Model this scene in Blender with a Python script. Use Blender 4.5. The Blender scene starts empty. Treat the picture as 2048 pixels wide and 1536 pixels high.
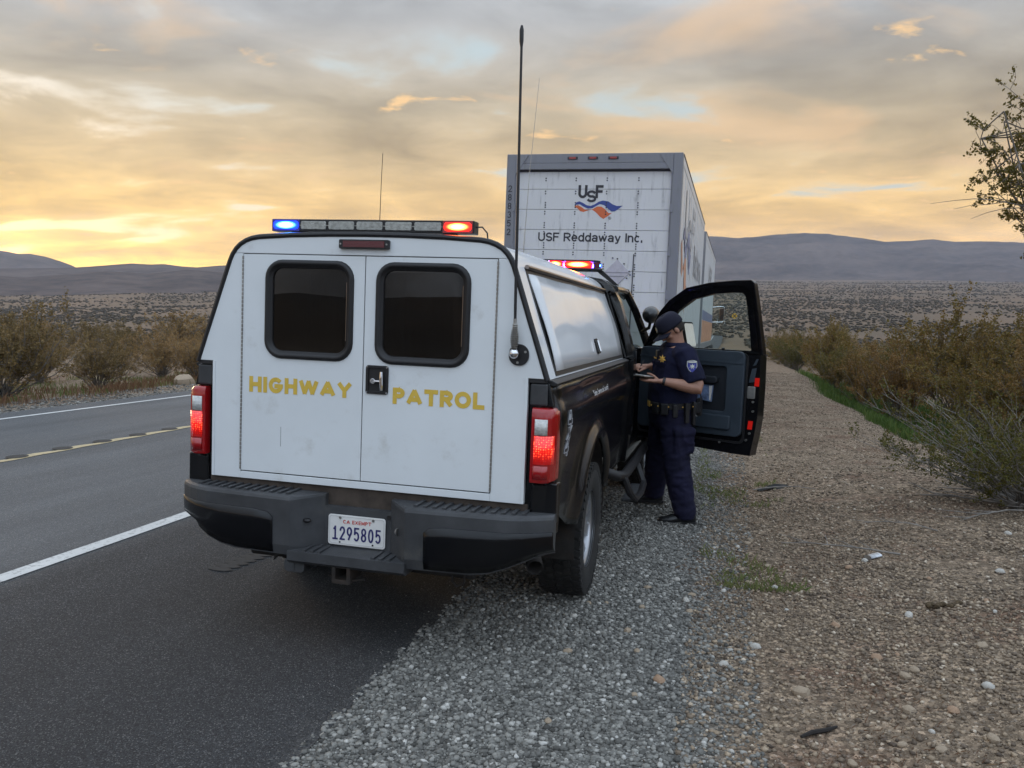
import bpy, math, random
import numpy as np
from mathutils import Matrix, Vector, noise as mnoise

random.seed(7)
rng = np.random.default_rng(7)
sc = bpy.context.scene
col = sc.collection
R_ = math.radians

# ------------------------------------------------------------------ camera
CAMZ = 1.70
cam = bpy.data.cameras.new('camera')
cam.sensor_width = 36.0
cam.lens = 1680 / 2048 * 36
cam.clip_start = 0.05
cam.clip_end = 30000
camo = bpy.data.objects.new('camera', cam)
col.objects.link(camo)
camo.location = (0, 0, CAMZ)
camo.rotation_euler = (R_(90) - math.atan(228 / 1680), 0, 0)
sc.camera = camo

# ------------------------------------------------------------------ sky and sun
SUN_AZ, SUN_EL = R_(-34), R_(3.0)        # sunset ahead and to the left, behind the clouds
SUN_DIR = Vector((math.sin(SUN_AZ) * math.cos(SUN_EL), math.cos(SUN_AZ) * math.cos(SUN_EL), math.sin(SUN_EL)))
world = bpy.data.worlds.new('World')
sc.world = world
world.use_nodes = True
wn, wl = world.node_tree.nodes, world.node_tree.links
wn.clear()


class NB:
    """small helper to chain shader nodes"""
    def __init__(s, tree):
        s.n, s.l = tree.nodes, tree.links

    def put(s, sock, v):
        if hasattr(v, 'is_linked'):
            s.l.new(v, sock)
        elif isinstance(v, (tuple, list)) and len(v) == 3 and sock.type == 'RGBA':
            sock.default_value = (*v, 1)
        else:
            sock.default_value = v

    def math(s, op, a, b=0.0, c=0.0, clamp=False):
        m = s.n.new('ShaderNodeMath'); m.operation = op; m.use_clamp = clamp
        for i, v in enumerate((a, b, c)):
            s.put(m.inputs[i], v)
        return m.outputs[0]

    def vec(s, op, a, b=(0, 0, 0)):
        m = s.n.new('ShaderNodeVectorMath'); m.operation = op
        s.put(m.inputs[0], a)
        if op == 'SCALE':
            s.put(m.inputs['Scale'], b)
        else:
            s.put(m.inputs[1], b)
        return m.outputs['Value'] if op in ('DOT_PRODUCT', 'LENGTH') else m.outputs[0]

    def mix(s, f, a, b, blend='MIX'):
        m = s.n.new('ShaderNodeMix'); m.data_type = 'RGBA'; m.blend_type = blend
        s.put(m.inputs[0], f); s.put(m.inputs[6], a); s.put(m.inputs[7], b)
        return m.outputs[2]

    def ramp(s, f, stops, interp='LINEAR'):
        r = s.n.new('ShaderNodeValToRGB'); cr = r.color_ramp; cr.interpolation = interp
        while len(cr.elements) < len(stops):
            cr.elements.new(0.5)
        for e, (p, c) in zip(cr.elements, stops):
            e.position = p
            e.color = (*c, 1) if isinstance(c, (tuple, list)) else (c, c, c, 1)
        s.put(r.inputs[0], f)
        return r.outputs[0]

    def noise(s, v, scale, detail=4, rough=0.55, dist=0.0, typ=None):
        t = s.n.new('ShaderNodeTexNoise')
        t.inputs['Scale'].default_value = scale; t.inputs['Detail'].default_value = detail
        t.inputs['Roughness'].default_value = rough; t.inputs['Distortion'].default_value = dist
        if v is not None:
            s.l.new(v, t.inputs['Vector'])
        return t.outputs[0]

    def voro(s, v, scale, feature='F1', out='Distance', rnd=1.0):
        t = s.n.new('ShaderNodeTexVoronoi'); t.feature = feature
        t.inputs['Scale'].default_value = scale
        t.inputs['Randomness'].default_value = rnd
        if v is not None:
            s.l.new(v, t.inputs['Vector'])
        return t.outputs[out]

    def sstep(s, f, a, b):
        m = s.n.new('ShaderNodeMapRange'); m.interpolation_type = 'SMOOTHSTEP'
        s.put(m.inputs[0], f); m.inputs[1].default_value = a; m.inputs[2].default_value = b
        return m.outputs[0]


def build_world():
    b = NB(world.node_tree)
    tc = wn.new('ShaderNodeTexCoord').outputs['Generated']
    d = b.vec('NORMALIZE', tc)
    sep = wn.new('ShaderNodeSeparateXYZ'); wl.new(d, sep.inputs[0])
    dx, dy, dz = sep.outputs
    el = b.math('MAXIMUM', dz, 0.0)
    # physical clear sky behind the clouds
    sky = wn.new('ShaderNodeTexSky'); sky.sky_type = 'NISHITA'; sky.sun_disc = False
    sky.sun_elevation = SUN_EL; sky.sun_rotation = SUN_AZ; sky.altitude = 600; sky.dust_density = 2.0
    clear = b.vec('SCALE', sky.outputs[0], 0.11)
    # azimuth towards the sunset
    hl = b.math('SQRT', b.math('ADD', b.math('ADD', b.math('MULTIPLY', dx, dx), b.math('MULTIPLY', dy, dy)), 1e-4))
    az = b.math('DIVIDE', b.math('ADD', b.math('MULTIPLY', dx, math.sin(SUN_AZ)), b.math('MULTIPLY', dy, math.cos(SUN_AZ))), hl)
    warm = b.sstep(az, -0.75, 0.55)
    # cloud deck colour by elevation, sunset side and far side
    g = b.math('POWER', el, 0.6)

    def at(z):
        return z ** 0.6
    front = b.ramp(g, [(at(0.0), (1.18, 0.72, 0.14)), (at(0.03), (0.98, 0.58, 0.15)), (at(0.065), (0.80, 0.51, 0.165)),
                       (at(0.115), (0.57, 0.415, 0.215)), (at(0.18), (0.41, 0.345, 0.245)), (at(0.27), (0.335, 0.34, 0.345)),
                       (at(0.6), (0.74, 0.84, 0.96)), (1.0, (0.98, 1.16, 1.40))])
    back = b.ramp(g, [(at(0.0), (0.46, 0.48, 0.54)), (at(0.08), (0.54, 0.59, 0.67)), (at(0.3), (0.66, 0.77, 0.92)),
                      (at(0.6), (0.86, 1.02, 1.22)), (1.0, (0.98, 1.16, 1.40))])
    deck = b.mix(warm, back, front)
    # projected cloud plane
    inv = b.math('DIVIDE', 1.0, b.math('ADD', el, 0.13))
    p = wn.new('ShaderNodeCombineXYZ')
    wl.new(b.math('MULTIPLY', dx, inv), p.inputs[0]); wl.new(b.math('MULTIPLY', dy, inv), p.inputs[1])
    p.inputs[2].default_value = 3.7
    pv = p.outputs[0]
    big = b.noise(pv, 0.85, 6, 0.52, 0.35)
    mid = b.noise(b.vec('ADD', pv, (11.3, 4.1, 0)), 1.9, 6, 0.55, 0.5)
    fine = b.noise(b.vec('ADD', pv, (3.3, 9.1, 2)), 4.4, 5, 0.6, 0.3)
    # thick and thin parts of the deck
    dens = b.math('ADD', b.math('MULTIPLY', big, 0.65), b.math('MULTIPLY', mid, 0.35))
    shade = b.ramp(dens, [(0.33, 1.36), (0.45, 1.05), (0.53, 0.84), (0.64, 0.62)])
    deck = b.mix(1.0, deck, shade, 'MULTIPLY')
    # edges that catch the low sun
    lit = b.math('MULTIPLY', b.sstep(b.noise(b.vec('ADD', pv, (7.7, 1.2, 5)), 1.3, 5, 0.5, 0.6), 0.52, 0.70), b.math('MULTIPLY', warm, 0.55))
    deck = b.mix(lit, deck, (0.66, 0.44, 0.24))
    puff = b.math('MULTIPLY', b.sstep(b.math('ADD', b.math('MULTIPLY', fine, 0.45), b.math('MULTIPLY', mid, 0.55)), 0.592, 0.675), b.math('MULTIPLY', warm, 0.75))
    deck = b.mix(puff, deck, (0.85, 0.54, 0.24))
    # gaps of clear sky
    gap = b.math('MULTIPLY', b.sstep(b.math('SUBTRACT', 1.0, dens), 0.565, 0.64), 0.80)
    blue = b.mix(0.75, clear, (0.42, 0.54, 0.60))
    deck = b.mix(gap, deck, blue)
    # glow where the sun has gone down
    cs = b.math('MAXIMUM', b.vec('DOT_PRODUCT', d, tuple(SUN_DIR)), 0.0)
    glow = b.math('MULTIPLY', b.math('MULTIPLY', b.math('POWER', cs, 20.0), b.math('POWER', 2.718, b.math('MULTIPLY', el, -22.0))), b.ramp(mid, [(0.35, 1.0), (0.62, 0.35)]))
    deck = b.mix(1.0, deck, b.vec('SCALE', (1.25, 0.76, 0.09), glow), 'ADD')
    bg = wn.new('ShaderNodeBackground'); bg.inputs['Strength'].default_value = 1.0
    wl.new(deck, bg.inputs['Color'])
    out = wn.new('ShaderNodeOutputWorld'); wl.new(bg.outputs[0], out.inputs['Surface'])


build_world()
sun = bpy.data.lights.new('sun', 'SUN')
sun.energy = 0.8
sun.angle = R_(18)
sun.color = (1.0, 0.72, 0.45)
suno = bpy.data.objects.new('sun', sun)
col.objects.link(suno)
suno.rotation_euler = (-SUN_DIR).to_track_quat('-Z', 'Y').to_euler()

sc.view_settings.view_transform = 'Standard'
sc.view_settings.look = 'None'
sc.view_settings.exposure = 0.55
sc.view_settings.gamma = 1.0
sc.view_settings.use_curve_mapping = False
sc.render.engine = 'CYCLES'
cy = sc.cycles
cy.use_denoising = True
cy.max_bounces = 7
cy.diffuse_bounces = 3
cy.glossy_bounces = 4
cy.transmission_bounces = 5
cy.transparent_max_bounces = 8
cy.volume_bounces = 0
cy.sample_clamp_indirect = 6.0
cy.caustics_reflective = False
cy.caustics_refractive = False

# ------------------------------------------------------------------ site frame
# The road falls away from the camera at 3.75 degrees and leans 1.4 degrees to the right;
# near things are laid out in metres on that plane: x to the right, y down the road, z off the road.
def rot(yaw, pitch, roll):
    cyw, sy = math.cos(yaw), math.sin(yaw); cp, sp = math.cos(pitch), math.sin(pitch); cr, sr = math.cos(roll), math.sin(roll)
    return (np.array([[cyw, sy, 0], [-sy, cyw, 0], [0, 0, 1]]) @ np.array([[1, 0, 0], [0, cp, sp], [0, -sp, cp]])
            @ np.array([[cr, 0, sr], [0, 1, 0], [-sr, 0, cr]]))


RT = rot(*np.radians([14.47, 3.75, 1.355]))
OT = np.array([-0.7802314, 4.015089, -1.85804195 + CAMZ])
ML = Matrix([[*RT[0], OT[0]], [*RT[1], OT[1]], [*RT[2], OT[2]], [0, 0, 0, 1]])
NRM = RT[:, 2]


def to_world(P):
    return np.asarray(P, float) @ RT.T + OT


def sst(x, a, b):
    t = np.clip((np.asarray(x, float) - a) / (b - a), 0, 1)
    return t * t * (3 - 2 * t)


def vnoise(x, y, seed=0):
    x = np.asarray(x, float); y = np.asarray(y, float)
    xi = np.floor(x).astype(np.int64); yi = np.floor(y).astype(np.int64)
    fx = x - xi; fy = y - yi; fx = fx * fx * (3 - 2 * fx); fy = fy * fy * (3 - 2 * fy)

    def h(a, b):
        n = (a * 374761393 + b * 668265263 + seed * 1274126177) & 0xffffffff
        n = ((n ^ (n >> 13)) * 1274126177) & 0xffffffff
        return ((n ^ (n >> 16)) & 0xffff) / 65535.0
    return (h(xi, yi) * (1 - fx) + h(xi + 1, yi) * fx) * (1 - fy) + (h(xi, yi + 1) * (1 - fx) + h(xi + 1, yi + 1) * fx) * fy


def fbm(x, y, o=5, seed=0, ridged=False):
    a, s, t = 1.0, 0.0, 0.0
    for i in range(o):
        v = vnoise(x * 2 ** i + 13.1 * i, y * 2 ** i - 7.7 * i, seed + i)
        if ridged:
            v = 1 - np.abs(2 * v - 1)
        s = s + a * v; t += a; a *= 0.5
    return s / t


def ditch_edge(y):
    return 4.35 + 2.2 * (1 - sst(y, 5.5, 11.5)) - 0.012 * np.clip(np.asarray(y, float) - 13, 0, 60) + 1.1 * (fbm(np.asarray(y, float) * 0.28, np.asarray(y, float) * 0 + 3.3, 3, 66) - 0.5)


def relief(x, y):
    """height over the road plane near the road"""
    x = np.asarray(x, float); y = np.asarray(y, float)
    h = (fbm(x * 0.9, y * 0.9, 4, 3) - 0.5) * 0.10 * sst(x, 1.5, 2.6)
    h = h + 0.22 * sst(x, 1.8, 3.8) * (1 - sst(x, 4.2, 5.8)) * (1 - 0.9 * sst(y, 5.0, 10.0))
    e = ditch_edge(y)
    h = h - 0.55 * sst(x, e - 0.2, e + 1.7) + 0.50 * sst(x, e + 2.5, e + 8)
    h = h - 0.035 * np.clip(-5.4 - x, 0, 4.2) - 0.25 * sst(-x, 9.8, 13.5) + (fbm(x * 0.5, y * 0.5, 4, 9) - 0.5) * 0.25 * sst(-x, 9.8, 12)
    return h


def ground_world(X, Y):
    """world height of the ground"""
    X = np.asarray(X, float); Y = np.asarray(Y, float)
    zp = OT[2] - (NRM[0] * (X - OT[0]) + NRM[1] * (Y - OT[1])) / NRM[2]
    dX, dY, dZ = X - OT[0], Y - OT[1], zp - OT[2]
    xl = dX * RT[0, 0] + dY * RT[1, 0] + dZ * RT[2, 0]
    yl = dX * RT[0, 1] + dY * RT[1, 1] + dZ * RT[2, 1]
    near = zp + relief(xl, yl) / NRM[2]
    r = np.hypot(X, Y)
    und = (fbm(X / 90, Y / 90, 4, 21) - 0.5) * 5 * sst(r, 60, 400)
    val = CAMZ - 18.5 + und + 6 * sst(-X - 0.4 * Y, 200, 900)
    hill = CAMZ - 1.6 + 0.060 * np.clip(-Y, 0, 900) + 0.055 * np.clip(r - 25, 0, 260) + (fbm(X / 60, Y / 60, 4, 5) - 0.5) * 9 * sst(r, 30, 200)
    front = sst(Y / np.maximum(r, 1), -0.35, 0.25)
    far = hill * (1 - front) + val * front
    w = sst(np.hypot(xl + 3.5, 0.5 * yl), 13, 190)
    return near * (1 - w) + far * w


# ------------------------------------------------------------------ mesh helpers
class MB:
    def __init__(s):
        s.v = []; s.f = []

    def add(s, V, F):
        o = len(s.v)
        s.v += [tuple(p) for p in V]
        s.f += [tuple(i + o for i in f) for f in F]
        return s

    def box(s, x0, x1, y0, y1, z0, z1):
        return s.add([(x0, y0, z0), (x1, y0, z0), (x1, y1, z0), (x0, y1, z0), (x0, y0, z1), (x1, y0, z1), (x1, y1, z1), (x0, y1, z1)],
                     [(0, 3, 2, 1), (4, 5, 6, 7), (0, 1, 5, 4), (1, 2, 6, 5), (2, 3, 7, 6), (3, 0, 4, 7)])

    def obox(s, c, ax, ay, az, hx, hy, hz):
        c = np.array(c, float); ax, ay, az = (np.array(a, float) for a in (ax, ay, az))
        V = [c + i * hx * ax + j * hy * ay + k * hz * az for k in (-1, 1) for j, i in ((-1, -1), (-1, 1), (1, 1), (1, -1))]
        return s.add(V, [(0, 3, 2, 1), (4, 5, 6, 7), (0, 1, 5, 4), (1, 2, 6, 5), (2, 3, 7, 6), (3, 0, 4, 7)])

    def prism(s, poly, axis, a0, a1):
        def P(p, a):
            return {'x': (a, p[0], p[1]), 'y': (p[0], a, p[1]), 'z': (p[0], p[1], a)}[axis]
        n = len(poly)
        V = [P(p, a0) for p in poly] + [P(p, a1) for p in poly]
        return s.add(V, [tuple(range(n - 1, -1, -1)), tuple(range(n, 2 * n))] + [(i, (i + 1) % n, n + (i + 1) % n, n + i) for i in range(n)])

    def frame(s, outer, inner, axis, a0, a1):
        def P(p, a):
            return {'x': (a, p[0], p[1]), 'y': (p[0], a, p[1]), 'z': (p[0], p[1], a)}[axis]
        n = len(outer)
        V = [P(p, a0) for p in outer] + [P(p, a0) for p in inner] + [P(p, a1) for p in outer] + [P(p, a1) for p in inner]
        F = []
        for i in range(n):
            j = (i + 1) % n
            F += [(i, j, n + j, n + i), (2 * n + j, 2 * n + i, 3 * n + i, 3 * n + j), (j, i, 2 * n + i, 2 * n + j), (n + i, n + j, 3 * n + j, 3 * n + i)]
        return s.add(V, F)

    def loft(s, rings, cap=True, closed=True):
        n = len(rings[0]); V = [p for r in rings for p in r]; F = []
        for a in range(len(rings) - 1):
            for i in range(n if closed else n - 1):
                j = (i + 1) % n
                F.append((a * n + i, a * n + j, (a + 1) * n + j, (a + 1) * n + i))
        if cap and closed:
            F += [tuple(range(n - 1, -1, -1)), tuple((len(rings) - 1) * n + i for i in range(n))]
        return s.add(V, F)

    def tube(s, path, r, n=8, cap=True, flat=1.0, up=(0, 0, 1)):
        path = [np.array(p, float) for p in path]; rings = []
        m = len(path)
        rs = r if isinstance(r, (list, tuple, np.ndarray)) else [r] * m
        prev = None
        for i, p in enumerate(path):
            t = path[min(i + 1, m - 1)] - path[max(i - 1, 0)]
            t = t / (np.linalg.norm(t) + 1e-12)
            if prev is None:
                u = np.array(up, float)
                if abs(u @ t) > 0.95:
                    u = np.array((1.0, 0, 0)) if abs(t[0]) < 0.9 else np.array((0, 1.0, 0))
            else:
                u = prev
            u = u - (u @ t) * t; u /= np.linalg.norm(u) + 1e-12; prev = u
            w = np.cross(t, u)
            ri = rs[i]
            a_, b_ = ri if isinstance(ri, (list, tuple)) else (ri, ri * flat)
            rings.append([p + a_ * math.cos(2 * math.pi * k / n) * w + b_ * math.sin(2 * math.pi * k / n) * u for k in range(n)])
        return s.loft(rings, cap)

    def cyl(s, p0, p1, r0, r1=None, n=16):
        return s.tube([p0, p1], [r0, r0 if r1 is None else r1], n)

    def ball(s, c, r, nu=16, nv=10):
        r = r if isinstance(r, (tuple, list)) else (r, r, r)
        rings = []
        for j in range(nv + 1):
            th = math.pi * min(max(j / nv, 0.002), 0.998)
            rings.append([(c[0] + r[0] * math.sin(th) * math.cos(2 * math.pi * i / nu), c[1] + r[1] * math.sin(th) * math.sin(2 * math.pi * i / nu), c[2] - r[2] * math.cos(th)) for i in range(nu)])
        return s.loft(rings)

    def lathe(s, prof, c, axis='x', n=32):
        """prof: (radius, along) pairs, open profile turned about axis through c"""
        rings = []
        for r, a in prof:
            ring = []
            for k in range(n):
                q = 2 * math.pi * k / n
                u, w = r * math.cos(q), r * math.sin(q)
                ring.append({'x': (c[0] + a, c[1] + u, c[2] + w), 'y': (c[0] + u, c[1] + a, c[2] + w), 'z': (c[0] + u, c[1] + w, c[2] + a)}[axis])
            rings.append(ring)
        return s.loft(rings, cap=False)

    def move(s, f):
        s.v = [tuple(f(p)) for p in s.v]
        return s

    def mirx(s):
        v, f = list(s.v), list(s.f)
        return s.add([(-x, y, z) for x, y, z in v], [tuple(reversed(q)) for q in f])

    def mesh(s, name):
        me = bpy.data.meshes.new(name)
        me.from_pydata([tuple(map(float, p)) for p in s.v], [], s.f)
        me.validate()
        return me


def fix_normals(me):
    import bmesh
    bm = bmesh.new(); bm.from_mesh(me)
    bmesh.ops.recalc_face_normals(bm, faces=bm.faces)
    bm.to_mesh(me); bm.free()


def part(name, mb, mat, parent=None, bevel=0.0, smooth=False, seg=2, solid=0.0, normals=True, label=None):
    me = mb.mesh(name) if isinstance(mb, MB) else mb
    if normals and isinstance(mb, MB):
        fix_normals(me)
    if isinstance(mat, (list, tuple)):
        for m in mat:
            me.materials.append(m)
    elif mat is not None and not me.materials:
        me.materials.append(mat)
    o = bpy.data.objects.new(name, me)
    col.objects.link(o)
    if parent is not None:
        o.parent = parent
    if solid:
        m = o.modifiers.new('solid', 'SOLIDIFY'); m.thickness = abs(solid); m.offset = -1 if solid > 0 else 1
    if bevel:
        m = o.modifiers.new('bevel', 'BEVEL'); m.width = bevel; m.segments = seg; m.limit_method = 'ANGLE'; m.angle_limit = R_(35)
        m.harden_normals = False
    if smooth:
        me.shade_smooth()
        if smooth != 'all':
            try:
                me.set_sharp_from_angle(angle=R_(38 if smooth is True else smooth))
            except Exception:
                pass
    if label:
        o['label'] = label
    return o


def np_mesh(name, V, F, mat=None, smooth=False):
    """V (n,3) array, F (m,k) array"""
    me = bpy.data.meshes.new(name)
    V = np.asarray(V, np.float32); F = np.asarray(F, np.int32)
    k = F.shape[1]
    me.vertices.add(len(V)); me.vertices.foreach_set('co', V.ravel())
    me.loops.add(F.size); me.loops.foreach_set('vertex_index', F.ravel())
    me.polygons.add(len(F))
    me.polygons.foreach_set('loop_start', np.arange(0, F.size, k, dtype=np.int32))
    me.update(calc_edges=True)
    me.validate()
    if mat:
        me.materials.append(mat)
    if smooth:
        me.shade_smooth()
    return me


def obj(name, me, parent=None, mw=None):
    o = bpy.data.objects.new(name, me)
    col.objects.link(o)
    if parent is not None:
        o.parent = parent
    if mw is not None:
        o.matrix_world = mw
    return o


def tag(o, label, cat, group=None):
    o['label'] = label; o['category'] = cat
    if group:
        o['group'] = group
    return o


def structure(o):
    o['kind'] = 'structure'
    return o


def stuff(o, label=None, cat=None):
    o['kind'] = 'stuff'
    if label:
        o['label'] = label; o['category'] = cat
    return o


def thing(name, label, cat, mw=None, group=None):
    o = bpy.data.objects.new(name, None)
    o.empty_display_size = 0.2
    col.objects.link(o)
    if mw is not None:
        o.matrix_world = mw
    return tag(o, label, cat, group)


def copy_tree(o, parent=None):
    c = o.copy(); col.objects.link(c)
    if parent is not None:
        c.parent = parent
    for ch in o.children:
        copy_tree(ch, c)
    return c


def on_site(x, y, z=None, rz=0.0, s=1.0):
    """world matrix for a thing standing on the ground near the road, z from the ground there"""
    P = to_world((x, y, 0))
    gz = float(ground_world(P[0], P[1])) if z is None else P[2] + z
    return Matrix.Translation((P[0], P[1], gz)) @ Matrix.Rotation(rz, 4, 'Z') @ Matrix.Scale(s, 4)


def rrect(x0, x1, z0, z1, r, n=5):
    out = []
    for cx, cz, a in ((x1 - r, z1 - r, 0), (x0 + r, z1 - r, 90), (x0 + r, z0 + r, 180), (x1 - r, z0 + r, 270)):
        for k in range(n + 1):
            q = R_(a + 90 * k / n)
            out.append((cx + r * math.cos(q), cz + r * math.sin(q)))
    return out


def text(name, s, mat, parent, org, ux, uz, height, width=None, bold=0.0, thick=0.0012, align='LEFT', space=1.0, warp=None):
    """lettering as thin mesh: org is the lower left corner of the letters, ux/uz reading and up directions"""
    cu = bpy.data.curves.new('t', 'FONT'); cu.body = s; cu.size = 1.0; cu.offset = bold; cu.space_character = space
    cu.resolution_u = 3
    to = bpy.data.objects.new('t', cu); col.objects.link(to)
    dg = bpy.context.evaluated_depsgraph_get()
    me = bpy.data.meshes.new_from_object(to.evaluated_get(dg))
    bpy.data.objects.remove(to); bpy.data.curves.remove(cu)
    V = np.array([v.co[:] for v in me.vertices]); F = [tuple(p.vertices) for p in me.polygons]
    bpy.data.meshes.remove(me)
    mn, mx = V.min(0), V.max(0)
    sz = height / (mx[1] - mn[1]); sx = sz if width is None else width / (mx[0] - mn[0])
    U = (V[:, 0] - mn[0]) * sx; W = (V[:, 1] - mn[1]) * sz
    if align == 'CENTER':
        U = U - (mx[0] - mn[0]) * sx / 2
    ux, uz = np.array(ux, float), np.array(uz, float); nn = np.cross(ux, uz)
    if warp is None:
        P = np.array(org, float) + U[:, None] * ux + W[:, None] * uz
    else:
        P = np.array([warp(u, w) for u, w in zip(U, W)])
    mb = MB(); mb.add(P + nn * thick, F)
    return part(name, mb, mat, parent, normals=False)


def _arc(cx, cy, rx, ry, a0, a1, n=14):
    return [(cx + rx * math.cos(R_(a0 + (a1 - a0) * k / n)), cy + ry * math.sin(R_(a0 + (a1 - a0) * k / n))) for k in range(n + 1)]


_P = [[(0, 0), (0, 1)], [(0, 1), (0.5, 1)] + _arc(0.5, 0.74, 0.5, 0.26, 90, -90) + [(0, 0.48)]]
_ring = lambda cx, cy, rx, ry: _arc(cx, cy, rx, ry, 90, 450, 24)
GLYPH = {   # centre lines in a unit box, with the width of the letter
    'H': (0.72, [[(0, 0), (0, 1)], [(1, 0), (1, 1)], [(0, 0.5), (1, 0.5)]]), 'I': (0.0, [[(0, 0), (0, 1)]]),
    'G': (0.86, [_arc(0.5, 0.5, 0.5, 0.5, 42, 330, 22) + [(1, 0.44)], [(0.55, 0.44), (1.0, 0.44)]]),
    'W': (1.25, [[(0, 1), (0.25, 0), (0.5, 1), (0.75, 0), (1, 1)]]), 'A': (0.92, [[(0, 0), (0.5, 1), (1, 0)], [(0.22, 0.27), (0.78, 0.27)]]),
    'Y': (0.85, [[(0, 1), (0.5, 0.42), (1, 1)], [(0.5, 0.5), (0.5, 0)]]), 'P': (0.62, _P), 'R': (0.68, _P + [[(0.45, 0.48), (1, 0)]]),
    'T': (0.74, [[(0, 1), (1, 1)], [(0.5, 1), (0.5, 0)]]), 'O': (0.92, [_ring(0.5, 0.5, 0.5, 0.5)]), 'L': (0.55, [[(0, 1), (0, 0), (1, 0)]]),
    'U': (0.66, [[(0, 1)] + _arc(0.5, 0.32, 0.5, 0.32, 180, 360) + [(1, 1)]]),
    'S': (0.62, [_arc(0.5, 0.74, 0.48, 0.26, 22, 270) + _arc(0.5, 0.25, 0.5, 0.25, 90, -158)[1:]]),
    'F': (0.56, [[(0, 0), (0, 1), (1, 1)], [(0, 0.52), (0.85, 0.52)]]), 'E': (0.56, [[(1, 1), (0, 1), (0, 0), (1, 0)], [(0, 0.5), (0.88, 0.5)]]),
    'C': (0.74, [_arc(0.5, 0.5, 0.5, 0.5, 45, 315, 20)]), 'X': (0.72, [[(0, 0), (1, 1)], [(0, 1), (1, 0)]]), 'M': (0.82, [[(0, 0), (0, 1), (0.5, 0.15), (1, 1), (1, 0)]]),
    'e': (0.54, [[(0, 0.37), (1, 0.37)], _arc(0.5, 0.36, 0.5, 0.36, 2, 315, 20)]), 'd': (0.54, [_ring(0.5, 0.36, 0.5, 0.36), [(1, 0), (1, 1.02)]]),
    'a': (0.52, [_arc(0.5, 0.5, 0.5, 0.24, 155, 0, 10) + [(1, 0)], _ring(0.48, 0.20, 0.48, 0.20)]), 'w': (0.84, [[(0, 0.72), (0.25, 0), (0.5, 0.70), (0.75, 0), (1, 0.72)]]),
    'y': (0.54, [[(0, 0.72), (0.52, 0.02)], [(1, 0.72), (0.45, -0.20), (0.1, -0.26)]]), 'n': (0.50, [[(0, 0), (0, 0.72)], [(0, 0.40)] + _arc(0.5, 0.44, 0.5, 0.28, 180, 0) + [(1, 0)]]),
    'c': (0.50, [_arc(0.5, 0.36, 0.5, 0.36, 48, 312, 18)]), '.': (0.0, [[(0, -0.04), (0, 0.10)]]), ' ': (0.18, []),
    '0': (0.5, [_ring(0.5, 0.5, 0.5, 0.5)]), '1': (0.5, [[(0.12, 0.80), (0.5, 1), (0.5, 0)], [(0.0, 0), (1, 0)]]),
    '2': (0.5, [_arc(0.5, 0.72, 0.5, 0.28, 172, -28) + [(0, 0), (1, 0)]]), '3': (0.5, [_arc(0.48, 0.75, 0.46, 0.25, 150, -80), _arc(0.48, 0.27, 0.52, 0.27, 85, -150)]),
    '5': (0.5, [[(0.95, 1), (0.08, 1), (0.04, 0.52)] + _arc(0.48, 0.33, 0.52, 0.33, 128, -148)]),
    '8': (0.5, [_ring(0.5, 0.75, 0.45, 0.25), _ring(0.5, 0.25, 0.5, 0.25)]), '9': (0.5, [_ring(0.5, 0.69, 0.5, 0.31), [(0.99, 0.66), (0.30, 0)]]),
}


def strokes(name, s, mat, parent, org, ux, uz, height, width=None, weight=0.24, gap=0.16, thick=0.001, squeeze=1.0):
    """block lettering drawn as flat strokes of one weight; org is the lower left corner"""
    ux, uz = np.array(ux, float), np.array(uz, float); nn = np.cross(ux, uz)
    if width is not None:      # fit the letters to the width without thinning the strokes
        need = width / height; fixed = len(s) * weight + (len(s) - 1) * gap; free = sum(GLYPH[c][0] for c in s)
        if free > 0.01:
            squeeze = max(0.35, (need - fixed) / free)
    x = 0.0; quads = []; lay = 0
    for ch in s:
        w, pls = GLYPH[ch]
        w = w * squeeze
        split = []
        for pl in pls:            # break the line at sharp corners so the strokes keep their weight
            cur = [pl[0]]
            for i in range(1, len(pl)):
                cur.append(pl[i])
                if i < len(pl) - 1:
                    a_ = np.subtract(pl[i], pl[i - 1]); b_ = np.subtract(pl[i + 1], pl[i])
                    if a_ @ b_ / (np.linalg.norm(a_) * np.linalg.norm(b_) + 1e-9) < -0.2:
                        split.append(cur); cur = [pl[i]]
            split.append(cur)
        for pl in split:
            P = np.array([(x + weight / 2 + u * w, weight / 2 + v * (1 - weight)) for u, v in pl])
            closed = np.linalg.norm(P[0] - P[-1]) < 1e-6 and len(P) > 3
            n = len(P); D = P[1:] - P[:-1]; D /= np.linalg.norm(D, axis=1, keepdims=True) + 1e-9
            L, Rr = [], []
            for i in range(n):
                a = D[i - 1] if i else (D[-1] if closed else D[0]); b = D[i] if i < n - 1 else (D[0] if closed else D[-1])
                t = a + b; t = t / (np.linalg.norm(t) + 1e-9); nr = np.array((-t[1], t[0])); k = 1 / max(0.66, abs(nr @ np.array((-a[1], a[0]))))
                q = P[i].copy()
                if not closed and i == 0 and len(s):
                    q = q - D[0] * weight * 0.5 * (1 if abs(D[0][1]) > 0.98 or abs(D[0][0]) > 0.98 else 0.35)
                if not closed and i == n - 1:
                    q = q + D[-1] * weight * 0.5 * (1 if abs(D[-1][1]) > 0.98 or abs(D[-1][0]) > 0.98 else 0.35)
                L.append(q + nr * k * weight / 2); Rr.append(q - nr * k * weight / 2)
            quads.append((L, Rr, lay)); lay = (lay + 1) % 4
        x += w + weight + gap
    tot = x - gap
    sz = height; sx = sz if width is None else width / tot
    mb = MB()
    for L, Rr, lay in quads:
        V = [np.array(org) + ux * p[0] * sx + uz * p[1] * sz + nn * (thick + 0.00012 * lay) for p in L + Rr]
        n = len(L)
        mb.add(V, [(n + i, n + i + 1, i + 1, i) for i in range(n - 1)])
    return part(name, mb, mat, parent, normals=False)

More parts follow.
